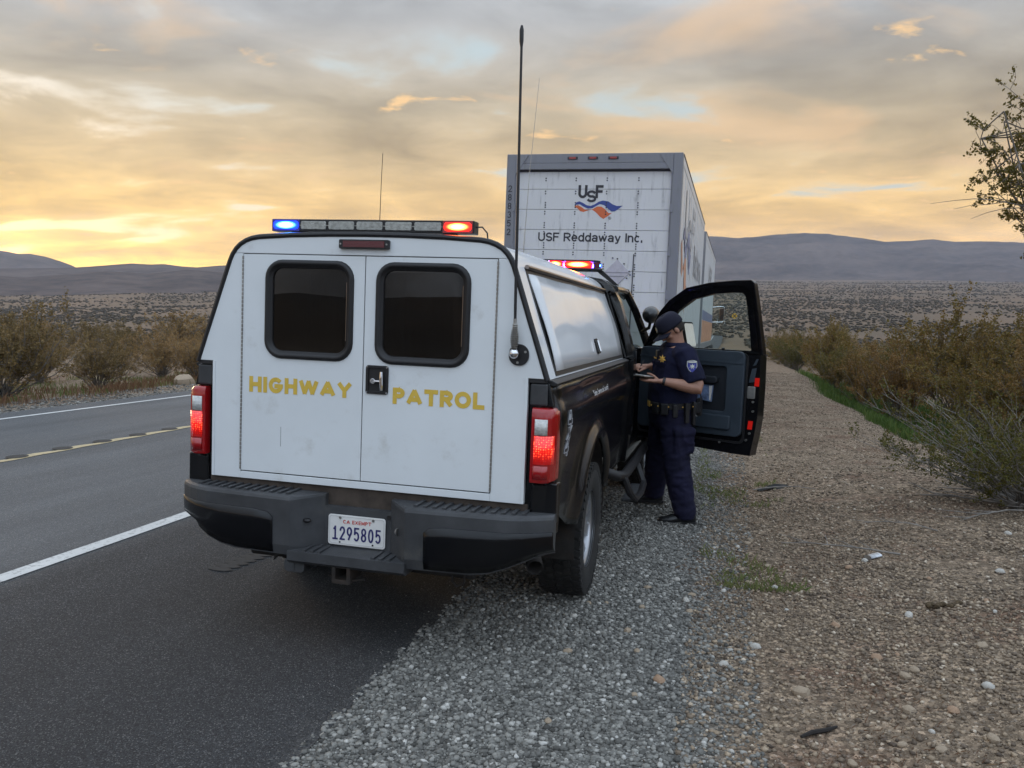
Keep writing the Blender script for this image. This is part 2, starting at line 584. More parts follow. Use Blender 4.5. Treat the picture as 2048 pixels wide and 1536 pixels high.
# ------------------------------------------------------------------ materials
MATS = {}


def mat(name, color=(0.5, 0.5, 0.5), rough=0.5, metal=0.0, coat=0.0, spec=0.5, emit=None, estr=0.0, trans=0.0, ior=1.45,
        var=0.0, vscale=8.0, bump=0.0, bscale=60.0, dirt=None, dscale=3.0, drange=(0.5, 0.75), rvar=0.0, alpha=1.0):
    if name in MATS:
        return MATS[name]
    m = bpy.data.materials.new(name); m.use_nodes = True
    t = m.node_tree; b = NB(t); p = t.nodes['Principled BSDF']
    p.inputs['Base Color'].default_value = (*color, 1)
    p.inputs['Roughness'].default_value = rough
    p.inputs['Metallic'].default_value = metal
    p.inputs['Coat Weight'].default_value = coat
    p.inputs['Coat Roughness'].default_value = 0.06
    p.inputs['Specular IOR Level'].default_value = spec
    p.inputs['IOR'].default_value = ior
    p.inputs['Transmission Weight'].default_value = trans
    p.inputs['Alpha'].default_value = alpha
    if emit:
        p.inputs['Emission Color'].default_value = (*emit, 1); p.inputs['Emission Strength'].default_value = estr
    tc = t.nodes.new('ShaderNodeTexCoord').outputs['Object']
    c = None
    if var:
        n = b.noise(tc, vscale, 5, 0.6)
        c = b.mix(b.ramp(n, [(0.3, 0.0), (0.7, 1.0)]), tuple(x * (1 - var) for x in color), tuple(min(1, x * (1 + var)) for x in color))
    if dirt:
        n2 = b.noise(b.vec('ADD', tc, (5.1, 2.2, 9.3)), dscale, 7, 0.65)
        f = b.sstep(n2, *drange)
        c = b.mix(b.math('MULTIPLY', f, 0.7), c if c is not None else color, dirt)
        t.links.new(b.math('ADD', b.math('MULTIPLY', f, 0.25), rough, clamp=True), p.inputs['Roughness'])
    elif rvar:
        n3 = b.noise(tc, dscale * 2, 5, 0.6)
        t.links.new(b.math('ADD', b.math('MULTIPLY', b.math('SUBTRACT', n3, 0.5), rvar * 2), rough, clamp=True), p.inputs['Roughness'])
    if c is not None:
        t.links.new(c, p.inputs['Base Color'])
    if bump:
        bn = t.nodes.new('ShaderNodeBump'); bn.inputs['Strength'].default_value = bump; bn.inputs['Distance'].default_value = 0.01
        t.links.new(b.noise(tc, bscale, 3, 0.6), bn.inputs['Height']); t.links.new(bn.outputs[0], p.inputs['Normal'])
    MATS[name] = m
    return m


def ground_mat():
    m = bpy.data.materials.new('desert_ground'); m.use_nodes = True
    t = m.node_tree; b = NB(t); p = t.nodes['Principled BSDF']
    geo = t.nodes.new('ShaderNodeNewGeometry').outputs['Position']
    # lateral distance from the road (site x), a property of the place
    xl = b.math('ADD', b.vec('DOT_PRODUCT', b.vec('SUBTRACT', geo, tuple(OT)), tuple(RT[:, 0])), 0.0)
    r = b.vec('LENGTH', geo)
    n1 = b.noise(geo, 1.1, 6, 0.6); n2 = b.noise(geo, 7.0, 6, 0.65); n3 = b.noise(geo, 45.0, 4, 0.6)
    n4 = b.noise(geo, 0.012, 6, 0.6); n5 = b.noise(geo, 0.12, 5, 0.65)
    dirt = b.mix(n2, (0.170, 0.124, 0.086), (0.32, 0.238, 0.163))
    dirt = b.mix(b.sstep(n1, 0.48, 0.66), dirt, (0.17, 0.105, 0.07))
    dirt = b.mix(b.math('MULTIPLY', b.sstep(n3, 0.55, 0.7), 0.5), dirt, (0.38, 0.33, 0.28))
    grav = b.mix(n2, (0.12, 0.112, 0.10), (0.22, 0.21, 0.19))
    grav = b.mix(b.math('MULTIPLY', b.sstep(n3, 0.52, 0.68), 0.6), grav, (0.36, 0.36, 0.34))
    isg = b.math('MULTIPLY', b.math('SUBTRACT', 1.0, b.sstep(b.math('ADD', xl, b.math('MULTIPLY', b.math('SUBTRACT', n1, 0.5), 0.9)), 1.55, 1.95)), b.sstep(xl, -10.0, -9.0))
    vc = t.nodes.new('ShaderNodeSeparateColor'); t.links.new(b.voro(geo, 48.0, 'F1', 'Color'), vc.inputs[0])
    peb = b.ramp(vc.outputs[0], [(0.0, 0.55), (0.6, 1.0), (0.85, 1.35), (1.0, 2.1)])
    near = b.mix(1.0, b.mix(isg, dirt, grav), peb, 'MULTIPLY')
    far = b.mix(n5, (0.120, 0.078, 0.048), (0.185, 0.124, 0.078))
    far = b.mix(b.math('MULTIPLY', b.sstep(n4, 0.42, 0.62), 0.55), far, (0.10, 0.078, 0.054))
    c = b.mix(b.sstep(r, 18, 70), near, far)
    t.links.new(c, p.inputs['Base Color']); p.inputs['Roughness'].default_value = 0.95
    p.inputs['Specular IOR Level'].default_value = 0.2
    bn = t.nodes.new('ShaderNodeBump'); bn.inputs['Strength'].default_value = 0.9; bn.inputs['Distance'].default_value = 0.02
    h = b.math('ADD', b.voro(geo, 70.0), b.math('MULTIPLY', n3, 0.8))
    t.links.new(h, bn.inputs['Height']); t.links.new(bn.outputs[0], p.inputs['Normal'])
    return m


def asphalt_mat():
    m = bpy.data.materials.new('asphalt'); m.use_nodes = True
    t = m.node_tree; b = NB(t); p = t.nodes['Principled BSDF']
    tc = t.nodes.new('ShaderNodeTexCoord').outputs['Object']
    sx = t.nodes.new('ShaderNodeSeparateXYZ'); t.links.new(tc, sx.inputs[0])
    cell = b.voro(tc, 215.0, 'F1', 'Color'); dist = b.voro(tc, 215.0)
    g = t.nodes.new('ShaderNodeSeparateColor'); t.links.new(cell, g.inputs[0])
    lane = b.sstep(b.math('MULTIPLY', sx.outputs[0], -1.0), 2.0, 2.6)      # the travelled lanes are older and greyer than the shoulder
    dark = b.mix(g.outputs[0], (0.010, 0.0105, 0.012), (0.046, 0.048, 0.052))
    dark = b.mix(b.sstep(g.outputs[1], 0.88, 0.97), dark, (0.13, 0.13, 0.125))
    old = b.mix(g.outputs[0], (0.068, 0.070, 0.073), (0.130, 0.133, 0.138))
    old = b.mix(b.sstep(g.outputs[1], 0.9, 0.97), old, (0.24, 0.235, 0.22))
    c = b.mix(lane, dark, old)
    wear = b.noise(b.vec('MULTIPLY', tc, (1.0, 0.12, 1.0)), 1.3, 6, 0.6)
    c = b.mix(1.0, c, b.ramp(wear, [(0.3, 0.78), (0.7, 1.22)]), 'MULTIPLY')
    dust = b.math('MULTIPLY', b.sstep(b.math('ADD', sx.outputs[0], b.math('MULTIPLY', b.math('SUBTRACT', b.noise(tc, 2.5, 5), 0.5), 0.5)), 0.10, 0.42), 0.30)
    c = b.mix(b.math('MULTIPLY', dust, b.sstep(b.noise(tc, 60, 3), 0.4, 0.6)), c, (0.22, 0.21, 0.19))
    t.links.new(c, p.inputs['Base Color']); p.inputs['Roughness'].default_value = 0.85
    p.inputs['Specular IOR Level'].default_value = 0.35
    bn = t.nodes.new('ShaderNodeBump'); bn.inputs['Strength'].default_value = 0.8; bn.inputs['Distance'].default_value = 0.006
    t.links.new(b.math('SUBTRACT', 1.0, dist), bn.inputs['Height']); t.links.new(bn.outputs[0], p.inputs['Normal'])
    return m


def paint_mat(name, c0, c1):
    m = bpy.data.materials.new(name); m.use_nodes = True
    t = m.node_tree; b = NB(t); p = t.nodes['Principled BSDF']
    tc = t.nodes.new('ShaderNodeTexCoord').outputs['Object']
    n = b.noise(tc, 30, 5, 0.7); n2 = b.noise(tc, 3, 4)
    c = b.mix(b.math('MULTIPLY', b.sstep(n, 0.52, 0.66), 0.6), b.mix(n2, c0, c1), (0.09, 0.088, 0.085))
    t.links.new(c, p.inputs['Base Color']); p.inputs['Roughness'].default_value = 0.8
    return m


def rock_mat(name, cols, scale=0.0):
    """per-stone colour from the stone's own random id stored as a face attribute"""
    m = bpy.data.materials.new(name); m.use_nodes = True
    t = m.node_tree; b = NB(t); p = t.nodes['Principled BSDF']
    a = t.nodes.new('ShaderNodeAttribute'); a.attribute_name = 'tone'; a.attribute_type = 'GEOMETRY'
    n = len(cols)
    c = b.ramp(a.outputs['Fac'], [(i / (n - 1), cc) for i, cc in enumerate(cols)], 'CONSTANT' if n > 6 else 'LINEAR')
    tc = t.nodes.new('ShaderNodeTexCoord').outputs['Object']
    c = b.mix(1.0, c, b.ramp(b.noise(tc, 120, 4), [(0.3, 0.8), (0.7, 1.2)]), 'MULTIPLY')
    t.links.new(c, p.inputs['Base Color']); p.inputs['Roughness'].default_value = 0.9
    p.inputs['Specular IOR Level'].default_value = 0.25
    return m


def leaf_mat(name, c0, c1, c2):
    m = bpy.data.materials.new(name); m.use_nodes = True
    t = m.node_tree; b = NB(t); p = t.nodes['Principled BSDF']
    a = t.nodes.new('ShaderNodeAttribute'); a.attribute_name = 'tone'; a.attribute_type = 'GEOMETRY'
    oi = t.nodes.new('ShaderNodeObjectInfo').outputs['Random']
    tc = t.nodes.new('ShaderNodeTexCoord').outputs['Object']
    n = b.noise(tc, 2.2, 3)
    f = b.math('ADD', b.math('MULTIPLY', a.outputs['Fac'], 0.55), b.math('ADD', b.math('MULTIPLY', n, 0.6), b.math('MULTIPLY', b.math('SUBTRACT', oi, 0.5), 0.75)))
    c = b.ramp(f, [(0.25, c0), (0.55, c1), (0.85, c2)])
    t.links.new(c, p.inputs['Base Color']); p.inputs['Roughness'].default_value = 0.6
    p.inputs['Specular IOR Level'].default_value = 0.2
    tr = t.nodes.new('ShaderNodeBsdfTranslucent'); t.links.new(c, tr.inputs[0])
    mx = t.nodes.new('ShaderNodeMixShader'); mx.inputs[0].default_value = 0.3
    t.links.new(p.outputs[0], mx.inputs[1]); t.links.new(tr.outputs[0], mx.inputs[2])
    t.links.new(mx.outputs[0], t.nodes['Material Output'].inputs['Surface'])
    return m


M_ground = ground_mat()
M_asphalt = asphalt_mat()
M_wline = paint_mat('white_road_paint', (0.44, 0.44, 0.43), (0.60, 0.60, 0.58))
M_yline = paint_mat('yellow_road_paint', (0.38, 0.30, 0.17), (0.48, 0.39, 0.23))
M_groove_shade = mat('groove_shade_asphalt', (0.035, 0.034, 0.033), 0.9, var=0.3, vscale=30)  # dark asphalt tone with the shade of the hollows painted in
M_gravel = rock_mat('gravel_stone', [(0.050, 0.048, 0.043), (0.12, 0.115, 0.104), (0.185, 0.178, 0.160), (0.28, 0.268, 0.24), (0.52, 0.50, 0.46)])
M_pebble = rock_mat('dirt_pebble', [(0.070, 0.052, 0.040), (0.15, 0.115, 0.085), (0.24, 0.185, 0.132), (0.36, 0.275, 0.19), (0.60, 0.52, 0.42)])
M_stone = mat('loose_stone', (0.36, 0.28, 0.20), 0.9, var=0.3, vscale=25, bump=0.5, bscale=60)
M_stone_w = mat('pale_stone', (0.48, 0.45, 0.40), 0.85, var=0.25, vscale=25, bump=0.4, bscale=60)
M_stone_r = mat('rusty_stone', (0.35, 0.23, 0.15), 0.9, var=0.3, vscale=25, bump=0.4, bscale=60)
M_stem = mat('grey_stem', (0.17, 0.15, 0.13), 0.9, var=0.35, vscale=9, bump=0.3, bscale=80)
M_leaf = leaf_mat('creosote_leaf', (0.090, 0.085, 0.020), (0.155, 0.122, 0.028), (0.20, 0.122, 0.034))
M_leaf_far = leaf_mat('dry_shrub_leaf', (0.14, 0.102, 0.040), (0.23, 0.155, 0.064), (0.32, 0.205, 0.088))
M_grass = leaf_mat('green_grass', (0.06, 0.105, 0.024), (0.10, 0.155, 0.038), (0.19, 0.20, 0.07))
M_dry = leaf_mat('dry_grass', (0.15, 0.08, 0.045), (0.25, 0.16, 0.09), (0.40, 0.31, 0.19))


def mountain_mat(name, c0, c1):
    m = bpy.data.materials.new(name); m.use_nodes = True
    t = m.node_tree; b = NB(t); p = t.nodes['Principled BSDF']
    geo = t.nodes.new('ShaderNodeNewGeometry').outputs['Position']
    n = b.noise(geo, 0.006, 8, 0.65); n2 = b.noise(geo, 0.06, 5, 0.65)
    c = b.mix(b.sstep(b.math('ADD', b.math('MULTIPLY', n, 0.65), b.math('MULTIPLY', n2, 0.35)), 0.32, 0.66), c0, c1)
    t.links.new(c, p.inputs['Base Color']); p.inputs['Roughness'].default_value = 1.0
    p.inputs['Specular IOR Level'].default_value = 0.0
    return m


M_mount = mountain_mat('mountain_rock', (0.040, 0.034, 0.034), (0.15, 0.115, 0.100))

# ------------------------------------------------------------------ ground sheet
def build_ground():
    na, nr = 540, 250
    az = np.linspace(0, 2 * math.pi, na, endpoint=False)
    rr = np.concatenate([[0.0], 0.35 * (3300 / 0.35) ** np.linspace(0, 1, nr)])
    A, Rr = np.meshgrid(az, rr)
    X, Y = Rr * np.sin(A), Rr * np.cos(A)
    Z = ground_world(X, Y)
    # bed of the road cut a little below the asphalt
    zp = OT[2] - (NRM[0] * (X - OT[0]) + NRM[1] * (Y - OT[1])) / NRM[2]
    xl = (X - OT[0]) * RT[0, 0] + (Y - OT[1]) * RT[1, 0] + (zp - OT[2]) * RT[2, 0]
    yl = (X - OT[0]) * RT[0, 1] + (Y - OT[1]) * RT[1, 1] + (zp - OT[2]) * RT[2, 1]
    cut = sst(xl, -9.35, -9.15) * (1 - sst(xl, 0.12, 0.24)) * (1 - sst(np.abs(yl), 230, 260))
    Z = Z - cut * (0.05 + 0.004 * np.maximum(Rr - 15, 0))
    V = np.stack([X.ravel(), Y.ravel(), Z.ravel()], 1)
    i = np.arange(nr)[:, None] * na; j = np.arange(na)[None, :]; j2 = (j + 1) % na
    F = np.stack([i + j, i + na + j, i + na + j2, i + j2], -1).reshape(-1, 4)
    me = np_mesh('ground', V, F[:, ::-1], M_ground, True)
    structure(obj('ground', me))


build_ground()


def road_strip(name, xa, xb, y0, y1, lift, m, n=None, wob=None, step=1.0, kind=True, edge_noise=0.0, parent=None):
    ys = [y0]
    while ys[-1] < y1:
        ys.append(ys[-1] + max(step, 0.03 * abs(ys[-1])))
    ys = np.array(ys)
    nx = n or 2
    V = []
    for k, y in enumerate(ys):
        for i in range(nx):
            f = i / (nx - 1)
            x = xa + (xb - xa) * f
            if edge_noise and i in (0, nx - 1):
                x += (float(fbm(np.array(y * 2.3), np.array(x), 4, 31)) - 0.5) * edge_noise
            if wob:
                x += wob(y, f)
            P = to_world((x, y, 0))
            V.append((P[0], P[1], float(ground_world(P[0], P[1])) + lift + 0.0006 * max(0, y - 20)))
    F = [(k * nx + i, k * nx + i + 1, (k + 1) * nx + i + 1, (k + 1) * nx + i) for k in range(len(ys) - 1) for i in range(nx - 1)]
    # object frame = site frame so the texture follows the road
    V = (np.array(V) - OT) @ RT
    me = np_mesh(name, V, F, m, True)
    o = obj(name, me, mw=ML)
    return structure(o) if kind else o


road_strip('road', -9.25, 0.27, -40, 240, 0.006, M_asphalt, n=25, step=0.25, edge_noise=0.05)
road_strip('white_edge_line', -2.415, -2.295, -40, 230, 0.011, M_wline, step=0.6, edge_noise=0.012)
road_strip('far_white_edge_line', -8.56, -8.44, -40, 230, 0.011, M_wline, step=0.6, edge_noise=0.012)


def wavy(y, f):
    return 0.034 * math.sin(2 * math.pi * y / 0.62) * (1 if f < 0.5 else 0.3)


for k, xx in enumerate((-5.36,)):
    road_strip('yellow_centre_line', xx - 0.055, xx + 0.055, -20, 230, 0.011, M_yline, step=0.08, wob=wavy)
# flat dark patches paint the shaded rumble grooves along the centre and shoulder lines
gm = MB()
for k in range(16):
    a = 2 * math.pi * k / 16
    gm.v.append((0.095 * math.cos(a), 0.12 * math.sin(a), 0))
gm.f.append(tuple(range(16)))
groove_shade_me = gm.mesh('rumble_groove_shade'); groove_shade_me.materials.append(M_groove_shade)
for k in range(60):
    y = 1.5 + k * 0.62
    P = to_world((-5.42, y, 0))
    o = obj('rumble_groove_shade', groove_shade_me, mw=Matrix.Translation((P[0], P[1], float(ground_world(P[0], P[1])) + 0.016)) @ ML.to_3x3().to_4x4())
    structure(o)
gs = groove_shade_me.copy()
for v in gs.vertices:
    v.co.x *= 0.9; v.co.y *= 0.32
for k in range(7):
    P = to_world((-1.30 + 0.012 * k, 0.78 + k * 0.075, 0))
    structure(obj('rumble_groove_shade', gs, mw=Matrix.Translation((P[0], P[1], float(ground_world(P[0], P[1])) + 0.011)) @ ML.to_3x3().to_4x4()))


# ------------------------------------------------------------------ mountains
def range_mesh(name, px_prof, r0, r1, crest, seed, rough=0.35, naz=260, nr=60):
    """ridge line given as (azimuth tangent, elevation tangent) pairs, built as a real relief between r0 and r1"""
    az = np.linspace(px_prof[0][0], px_prof[-1][0], naz)
    elv = np.interp(az, [p[0] for p in px_prof], [p[1] for p in px_prof])
    t = np.linspace(0, 1, nr)
    A, T = np.meshgrid(az, t)
    E = np.broadcast_to(elv, A.shape)
    Rr = r0 + (r1 - r0) * T
    th = np.arctan(A)
    X, Y = Rr * np.sin(th), Rr * np.cos(th)
    base = ground_world(X, Y) - 6
    rc = r0 + (r1 - r0) * crest
    H = E * rc / np.sqrt(1 + A * A) * np.sqrt(1 + A * A) + CAMZ + 6 - base
    shape = np.where(T < crest, sst(T / crest, 0, 1) ** 1.25, 1 - 0.75 * sst((T - crest) / (1 - crest), 0, 1))
    sc_ = (r1 - r0) / 5.0
    rd = fbm(X / sc_, Y / sc_, 6, seed, True)
    rd2 = fbm(X / sc_ * 2.7, Y / sc_ * 2.7, 5, seed + 40, True)
    k = 1 - rough * (1 - rd) * 2.3 * np.clip(1.12 - shape, 0, 1) - 0.28 * (1 - rd2) * np.clip(1.12 - shape, 0, 1)
    edge = sst(np.abs(A - (az[0] + az[-1]) / 2) / ((az[-1] - az[0]) / 2), 1.0, 0.86)
    Z = base + H * shape * k * edge
    V = np.stack([X.ravel(), Y.ravel(), Z.ravel()], 1)
    i = np.arange(nr - 1)[:, None] * naz; j = np.arange(naz - 1)[None, :]
    F = np.stack([i + j, i + j + 1, i + naz + j + 1, i + naz + j], -1).reshape(-1, 4)
    return structure(obj(name, np_mesh(name, V, F, M_mount, True)))


def prof(pts):
    return [((x - 1024) / 1680, (540 - y) / 1680 * math.cos(math.atan((x - 1024) / 1680)) ) for x, y in pts]


range_mesh('mountain_range', prof([(900, 520), (1100, 500), (1300, 480), (1420, 473), (1470, 476), (1540, 469), (1600, 464), (1650, 469), (1700, 477), (1760, 488), (1810, 486), (1855, 481),
                                   (1900, 487), (1960, 484), (2048, 487), (2200, 480), (2500, 490), (3000, 505)]), 1300, 2900, 0.55, 11, 0.60, 520, 120)
range_mesh('mountain_peak', prof([(-900, 515), (-500, 500), (-200, 505), (-60, 502), (0, 504), (25, 506), (48, 511), (72, 510), (100, 516), (130, 526), (165, 540), (230, 556)]), 1500, 2800, 0.5, 23, 0.3)
range_mesh('foothills', prof([(-900, 548), (-300, 545), (0, 544), (80, 543), (160, 541), (200, 538), (235, 535), (270, 532), (310, 534), (335, 533), (370, 538), (400, 540), (440, 537), (520, 534), (640, 530), (800, 527), (950, 530), (1150, 540), (1400, 552)]), 650, 2000, 0.62, 31, 0.34, 420, 90)
range_mesh('foothills', prof([(-900, 556), (-300, 560), (0, 562), (60, 566), (130, 560), (220, 552), (300, 557), (380, 549), (470, 556), (600, 548), (760, 560)]), 520, 1250, 0.6, 57, 0.4, 300, 60)


def build_haze():
    m = bpy.data.materials.new('haze'); m.use_nodes = True
    t = m.node_tree; t.nodes.remove(t.nodes['Principled BSDF'])
    v = t.nodes.new('ShaderNodeVolumePrincipled')
    v.inputs['Color'].default_value = (0.72, 0.81, 1.0, 1)
    v.inputs['Density'].default_value = 1.7e-4
    v.inputs['Anisotropy'].default_value = 0.35
    t.links.new(v.outputs[0], t.nodes['Material Output'].inputs['Volume'])
    o = part('haze', MB().box(-3350, 3350, -3350, 3350, -45, 150), m, None)
    stuff(o, 'thin evening haze lying over the whole valley', 'haze')


build_haze()

# ------------------------------------------------------------------ vehicle materials
M_black = mat('black_paint', (0.005, 0.005, 0.006), 0.24, coat=0.35, spec=0.28, rvar=0.06, dscale=6)
M_white = mat('white_gelcoat', (0.78, 0.79, 0.80), 0.10, coat=0.0, spec=0.30, var=0.02, vscale=2)
M_panel = mat('white_panel', (0.72, 0.745, 0.755), 0.33, spec=0.45, var=0.04, vscale=2.2, dirt=(0.50, 0.49, 0.46), dscale=5.0, drange=(0.56, 0.78))
M_plastic = mat('grey_bumper_plastic', (0.046, 0.047, 0.050), 0.55, var=0.35, vscale=5, bump=0.25, bscale=260, dirt=(0.10, 0.095, 0.085), dscale=7, drange=(0.55, 0.8))
M_trim = mat('black_trim', (0.014, 0.013, 0.014), 0.45, bump=0.15, bscale=300)
M_dark = mat('dark_underbody', (0.022, 0.019, 0.017), 0.85, var=0.5, vscale=12, dirt=(0.06, 0.04, 0.028), dscale=6)
M_rubber = mat('tyre_rubber', (0.020, 0.019, 0.018), 0.88, var=0.3, vscale=14, bump=0.3, bscale=120, dirt=(0.060, 0.053, 0.045), dscale=8)
M_alloy = mat('alloy_metal', (0.55, 0.56, 0.58), 0.32, metal=0.9, var=0.12, vscale=10)
M_chrome = mat('chrome', (0.72, 0.72, 0.74), 0.10, metal=1.0)
M_steel = mat('worn_steel', (0.34, 0.33, 0.31), 0.42, metal=0.85, var=0.2, vscale=20)
M_bronze = mat('hinge_rail_metal', (0.30, 0.25, 0.22), 0.30, metal=0.9)
M_glass = mat('tinted_glass', (0.008, 0.007, 0.009), 0.03, spec=0.6, coat=0.3)
M_gold = mat('gold_vinyl', (0.68, 0.46, 0.07), 0.45, var=0.06, vscale=30)
M_lens_red = mat('red_lens', (0.33, 0.006, 0.008), 0.10, coat=0.8)
M_lens_dark = mat('unlit_red_lens', (0.10, 0.010, 0.014), 0.22, coat=0.4, bump=0.3, bscale=200)
M_lens_clear = mat('clear_lens', (0.60, 0.60, 0.58), 0.18, coat=0.6, var=0.25, vscale=60, bump=0.6, bscale=120)
M_lens_grey = mat('unlit_strobe_lens', (0.34, 0.34, 0.31), 0.22, coat=0.5, var=0.3, vscale=50, bump=0.5, bscale=120)
M_plate = mat('plate_white', (0.74, 0.72, 0.69), 0.35, var=0.04, vscale=30)
M_red_ink = mat('plate_red', (0.55, 0.05, 0.035), 0.4)
M_navy_ink = mat('plate_navy', (0.025, 0.022, 0.12), 0.4)
M_trimblue = mat('door_trim_plastic', (0.032, 0.044, 0.058), 0.55, bump=0.12, bscale=300, var=0.1, vscale=6)
M_seat = mat('seat_cloth', (0.022, 0.022, 0.025), 0.9, bump=0.3, bscale=200)
M_clearglass = None
M_reflect = mat('glowing_red_reflector', (0.55, 0.012, 0.008), 0.25, coat=0.5, emit=(1, 0.02, 0.01), estr=0.10)  # faint emission adds a glow, though these parts are no lamps


def window_glass(name, tint, refl=1.0):
    m = bpy.data.materials.new(name); m.use_nodes = True
    t = m.node_tree; t.nodes.remove(t.nodes['Principled BSDF'])
    tr = t.nodes.new('ShaderNodeBsdfTransparent'); tr.inputs[0].default_value = (*tint, 1)
    gl = t.nodes.new('ShaderNodeBsdfGlossy'); gl.inputs['Roughness'].default_value = 0.015
    fr = t.nodes.new('ShaderNodeFresnel'); fr.inputs[0].default_value = 1.5
    b = NB(t)
    mx = t.nodes.new('ShaderNodeMixShader')
    t.links.new(b.math('MULTIPLY', fr.outputs[0], refl, clamp=True), mx.inputs[0])
    t.links.new(tr.outputs[0], mx.inputs[1]); t.links.new(gl.outputs[0], mx.inputs[2])
    t.links.new(mx.outputs[0], t.nodes['Material Output'].inputs['Surface'])
    return m


M_clearglass = window_glass('door_glass', (0.80, 0.90, 0.87), 1.3)
M_smoke = window_glass('smoked_glass', (0.014, 0.011, 0.013), 1.9)
M_cabglass = window_glass('cab_glass', (0.35, 0.40, 0.38), 1.3)


def led_mat(name, core, rim, strength):
    """lit strobe: hot core fading to a saturated rim, by place on the module (object coordinates of the lens)"""
    m = bpy.data.materials.new(name); m.use_nodes = True
    t = m.node_tree; b = NB(t); p = t.nodes['Principled BSDF']
    tc = t.nodes.new('ShaderNodeTexCoord').outputs['Generated']
    s = b.vec('SUBTRACT', tc, (0.5, 0.5, 0.5))
    q = b.vec('LENGTH', b.vec('MULTIPLY', s, (2.0, 0.0, 1.8)))
    f = b.sstep(q, 0.95, 0.20)
    c = b.mix(f, rim, core)
    p.inputs['Base Color'].default_value = (*[x * 0.5 for x in rim], 1)
    t.links.new(c, p.inputs['Emission Color'])
    t.links.new(b.math('MULTIPLY', b.math('ADD', f, 0.16), strength), p.inputs['Emission Strength'])
    return m


M_led_red = led_mat('lit_red_strobe', (1.0, 0.24, 0.04), (1.0, 0.008, 0.004), 22.0)
M_led_blue = led_mat('lit_blue_strobe', (0.08, 0.42, 1.0), (0.003, 0.025, 1.0), 22.0)

M_led_far = led_mat('lit_blue_forward_strobe', (0.16, 0.20, 1.0), (0.08, 0.05, 1.0), 150.0)


def brake_mat():
    m = bpy.data.materials.new('lit_brake_lens'); m.use_nodes = True
    t = m.node_tree; b = NB(t); p = t.nodes['Principled BSDF']
    tc = t.nodes.new('ShaderNodeTexCoord').outputs['Object']
    v = b.voro(b.vec('MULTIPLY', tc, (1.0, 0.0, 1.0)), 90.0, rnd=0.35)
    hot = b.sstep(v, 0.45, 0.05)
    sx = t.nodes.new('ShaderNodeSeparateXYZ'); t.links.new(tc, sx.inputs[0])
    band = b.math('MULTIPLY', b.sstep(sx.outputs[2], 0.99, 1.05), b.sstep(sx.outputs[2], 1.16, 1.07))
    e = b.math('ADD', 0.16, b.math('MULTIPLY', band, b.math('ADD', 0.35, b.math('MULTIPLY', hot, 1.9))))
    c = b.mix(b.math('MULTIPLY', hot, band), (1.0, 0.010, 0.006), (1.0, 0.13, 0.04))
    p.inputs['Base Color'].default_value = (0.35, 0.006, 0.006, 1); p.inputs['Roughness'].default_value = 0.12
    p.inputs['Coat Weight'].default_value = 0.8
    t.links.new(c, p.inputs['Emission Color']); t.links.new(e, p.inputs['Emission Strength'])
    return m


M_brake = brake_mat()

# ------------------------------------------------------------------ patrol pickup
truck = thing('patrol_pickup', 'black highway patrol pickup with white cap and flashing light bars, right door open', 'pickup truck', ML)
CY0, CY1 = 0.0, 2.98              # cap rear and front


def cap_x(z):
    return 0.921 - (z - 1.375) * 0.345


def cap_outline(off=0.0, n=6):
    """right half from shoulder to crown, (x, z)"""
    pts = [(0.921, 1.375), (0.875, 1.51), (0.828, 1.645), (0.78, 1.785), (0.742, 1.895)]
    c = [(0.742, 1.895), (0.715, 1.965), (0.668, 2.003), (0.58, 2.013)]
    for k in range(1, n + 1):
        t = k / n
        q = [(1 - t) ** 3, 3 * t * (1 - t) ** 2, 3 * t * t * (1 - t), t ** 3]
        pts.append((sum(a * p[0] for a, p in zip(q, c)), sum(a * p[1] for a, p in zip(q, c))))
    pts += [(0.40, 2.024), (0.2, 2.030), (0.0, 2.032)]
    return pts


half = cap_outline()
full = half + [(-x, z) for x, z in reversed(half[:-1])]
# shell: sides and roof
mb = MB(); rings = []
for y in (0.012, 0.06, 0.6, 1.4, 2.2, 2.85, 2.95):
    k = 1.0 if y < 2.9 else 0.99
    sag = 0.012 * math.sin(math.pi * min(max(y / 2.95, 0), 1))
    rings.append([(x * k, y, z + (sag if z > 1.9 else 0)) for x, z in full])
mb.loft(rings, cap=False, closed=False)
mb.prism([(x * 0.985, 1.375 + (z - 1.375) * 0.985) for x, z in full], 'y', 2.90, 2.955)
part('cap_shell', mb, M_white, truck, smooth=True, solid=0.0)
# rear wall around the doors
DX, DZ0, DZ1 = 0.668, 0.824, 1.930
mb = MB()
mb.prism([(x, z) for x, z in full if z > 1.93] + [(-DX, DZ1), (DX, DZ1)] if False else [(0.7295, 1.9315), *[p for p in half if p[1] > 1.94], *[(-x, z) for x, z in reversed(half[:-1]) if z > 1.94], (-0.7295, 1.9315)], 'y', -0.012, 0.02)
for s in (-1, 1):
    mb.prism([(s * DX, 0.786), (s * 0.832, 0.786), (s * 0.832, 1.381), (s * 0.919, 1.381), (s * 0.7285, 1.9300), (s * DX, 1.9300)], 'y', -0.012, 0.02)
mb.box(-DX + 0.0008, DX - 0.0008, -0.013, 0.02, 0.786, DZ0 - 0.003)
part('rear_wall', mb, M_panel, truck, bevel=0.002)
for s in (-1, 1):
    part('corner_edging', MB().box(s * 0.825 - 0.007, s * 0.825 + 0.007, -0.0155, -0.0125, 0.788, 1.38), M_panel, truck)
part('seam_shade_sheet', MB().box(-DX - 0.004, DX + 0.004, -0.002, 0.004, DZ0 - 0.002, DZ1 + 0.003), M_trim, truck)  # black sheet behind the doors, put in to darken their seams
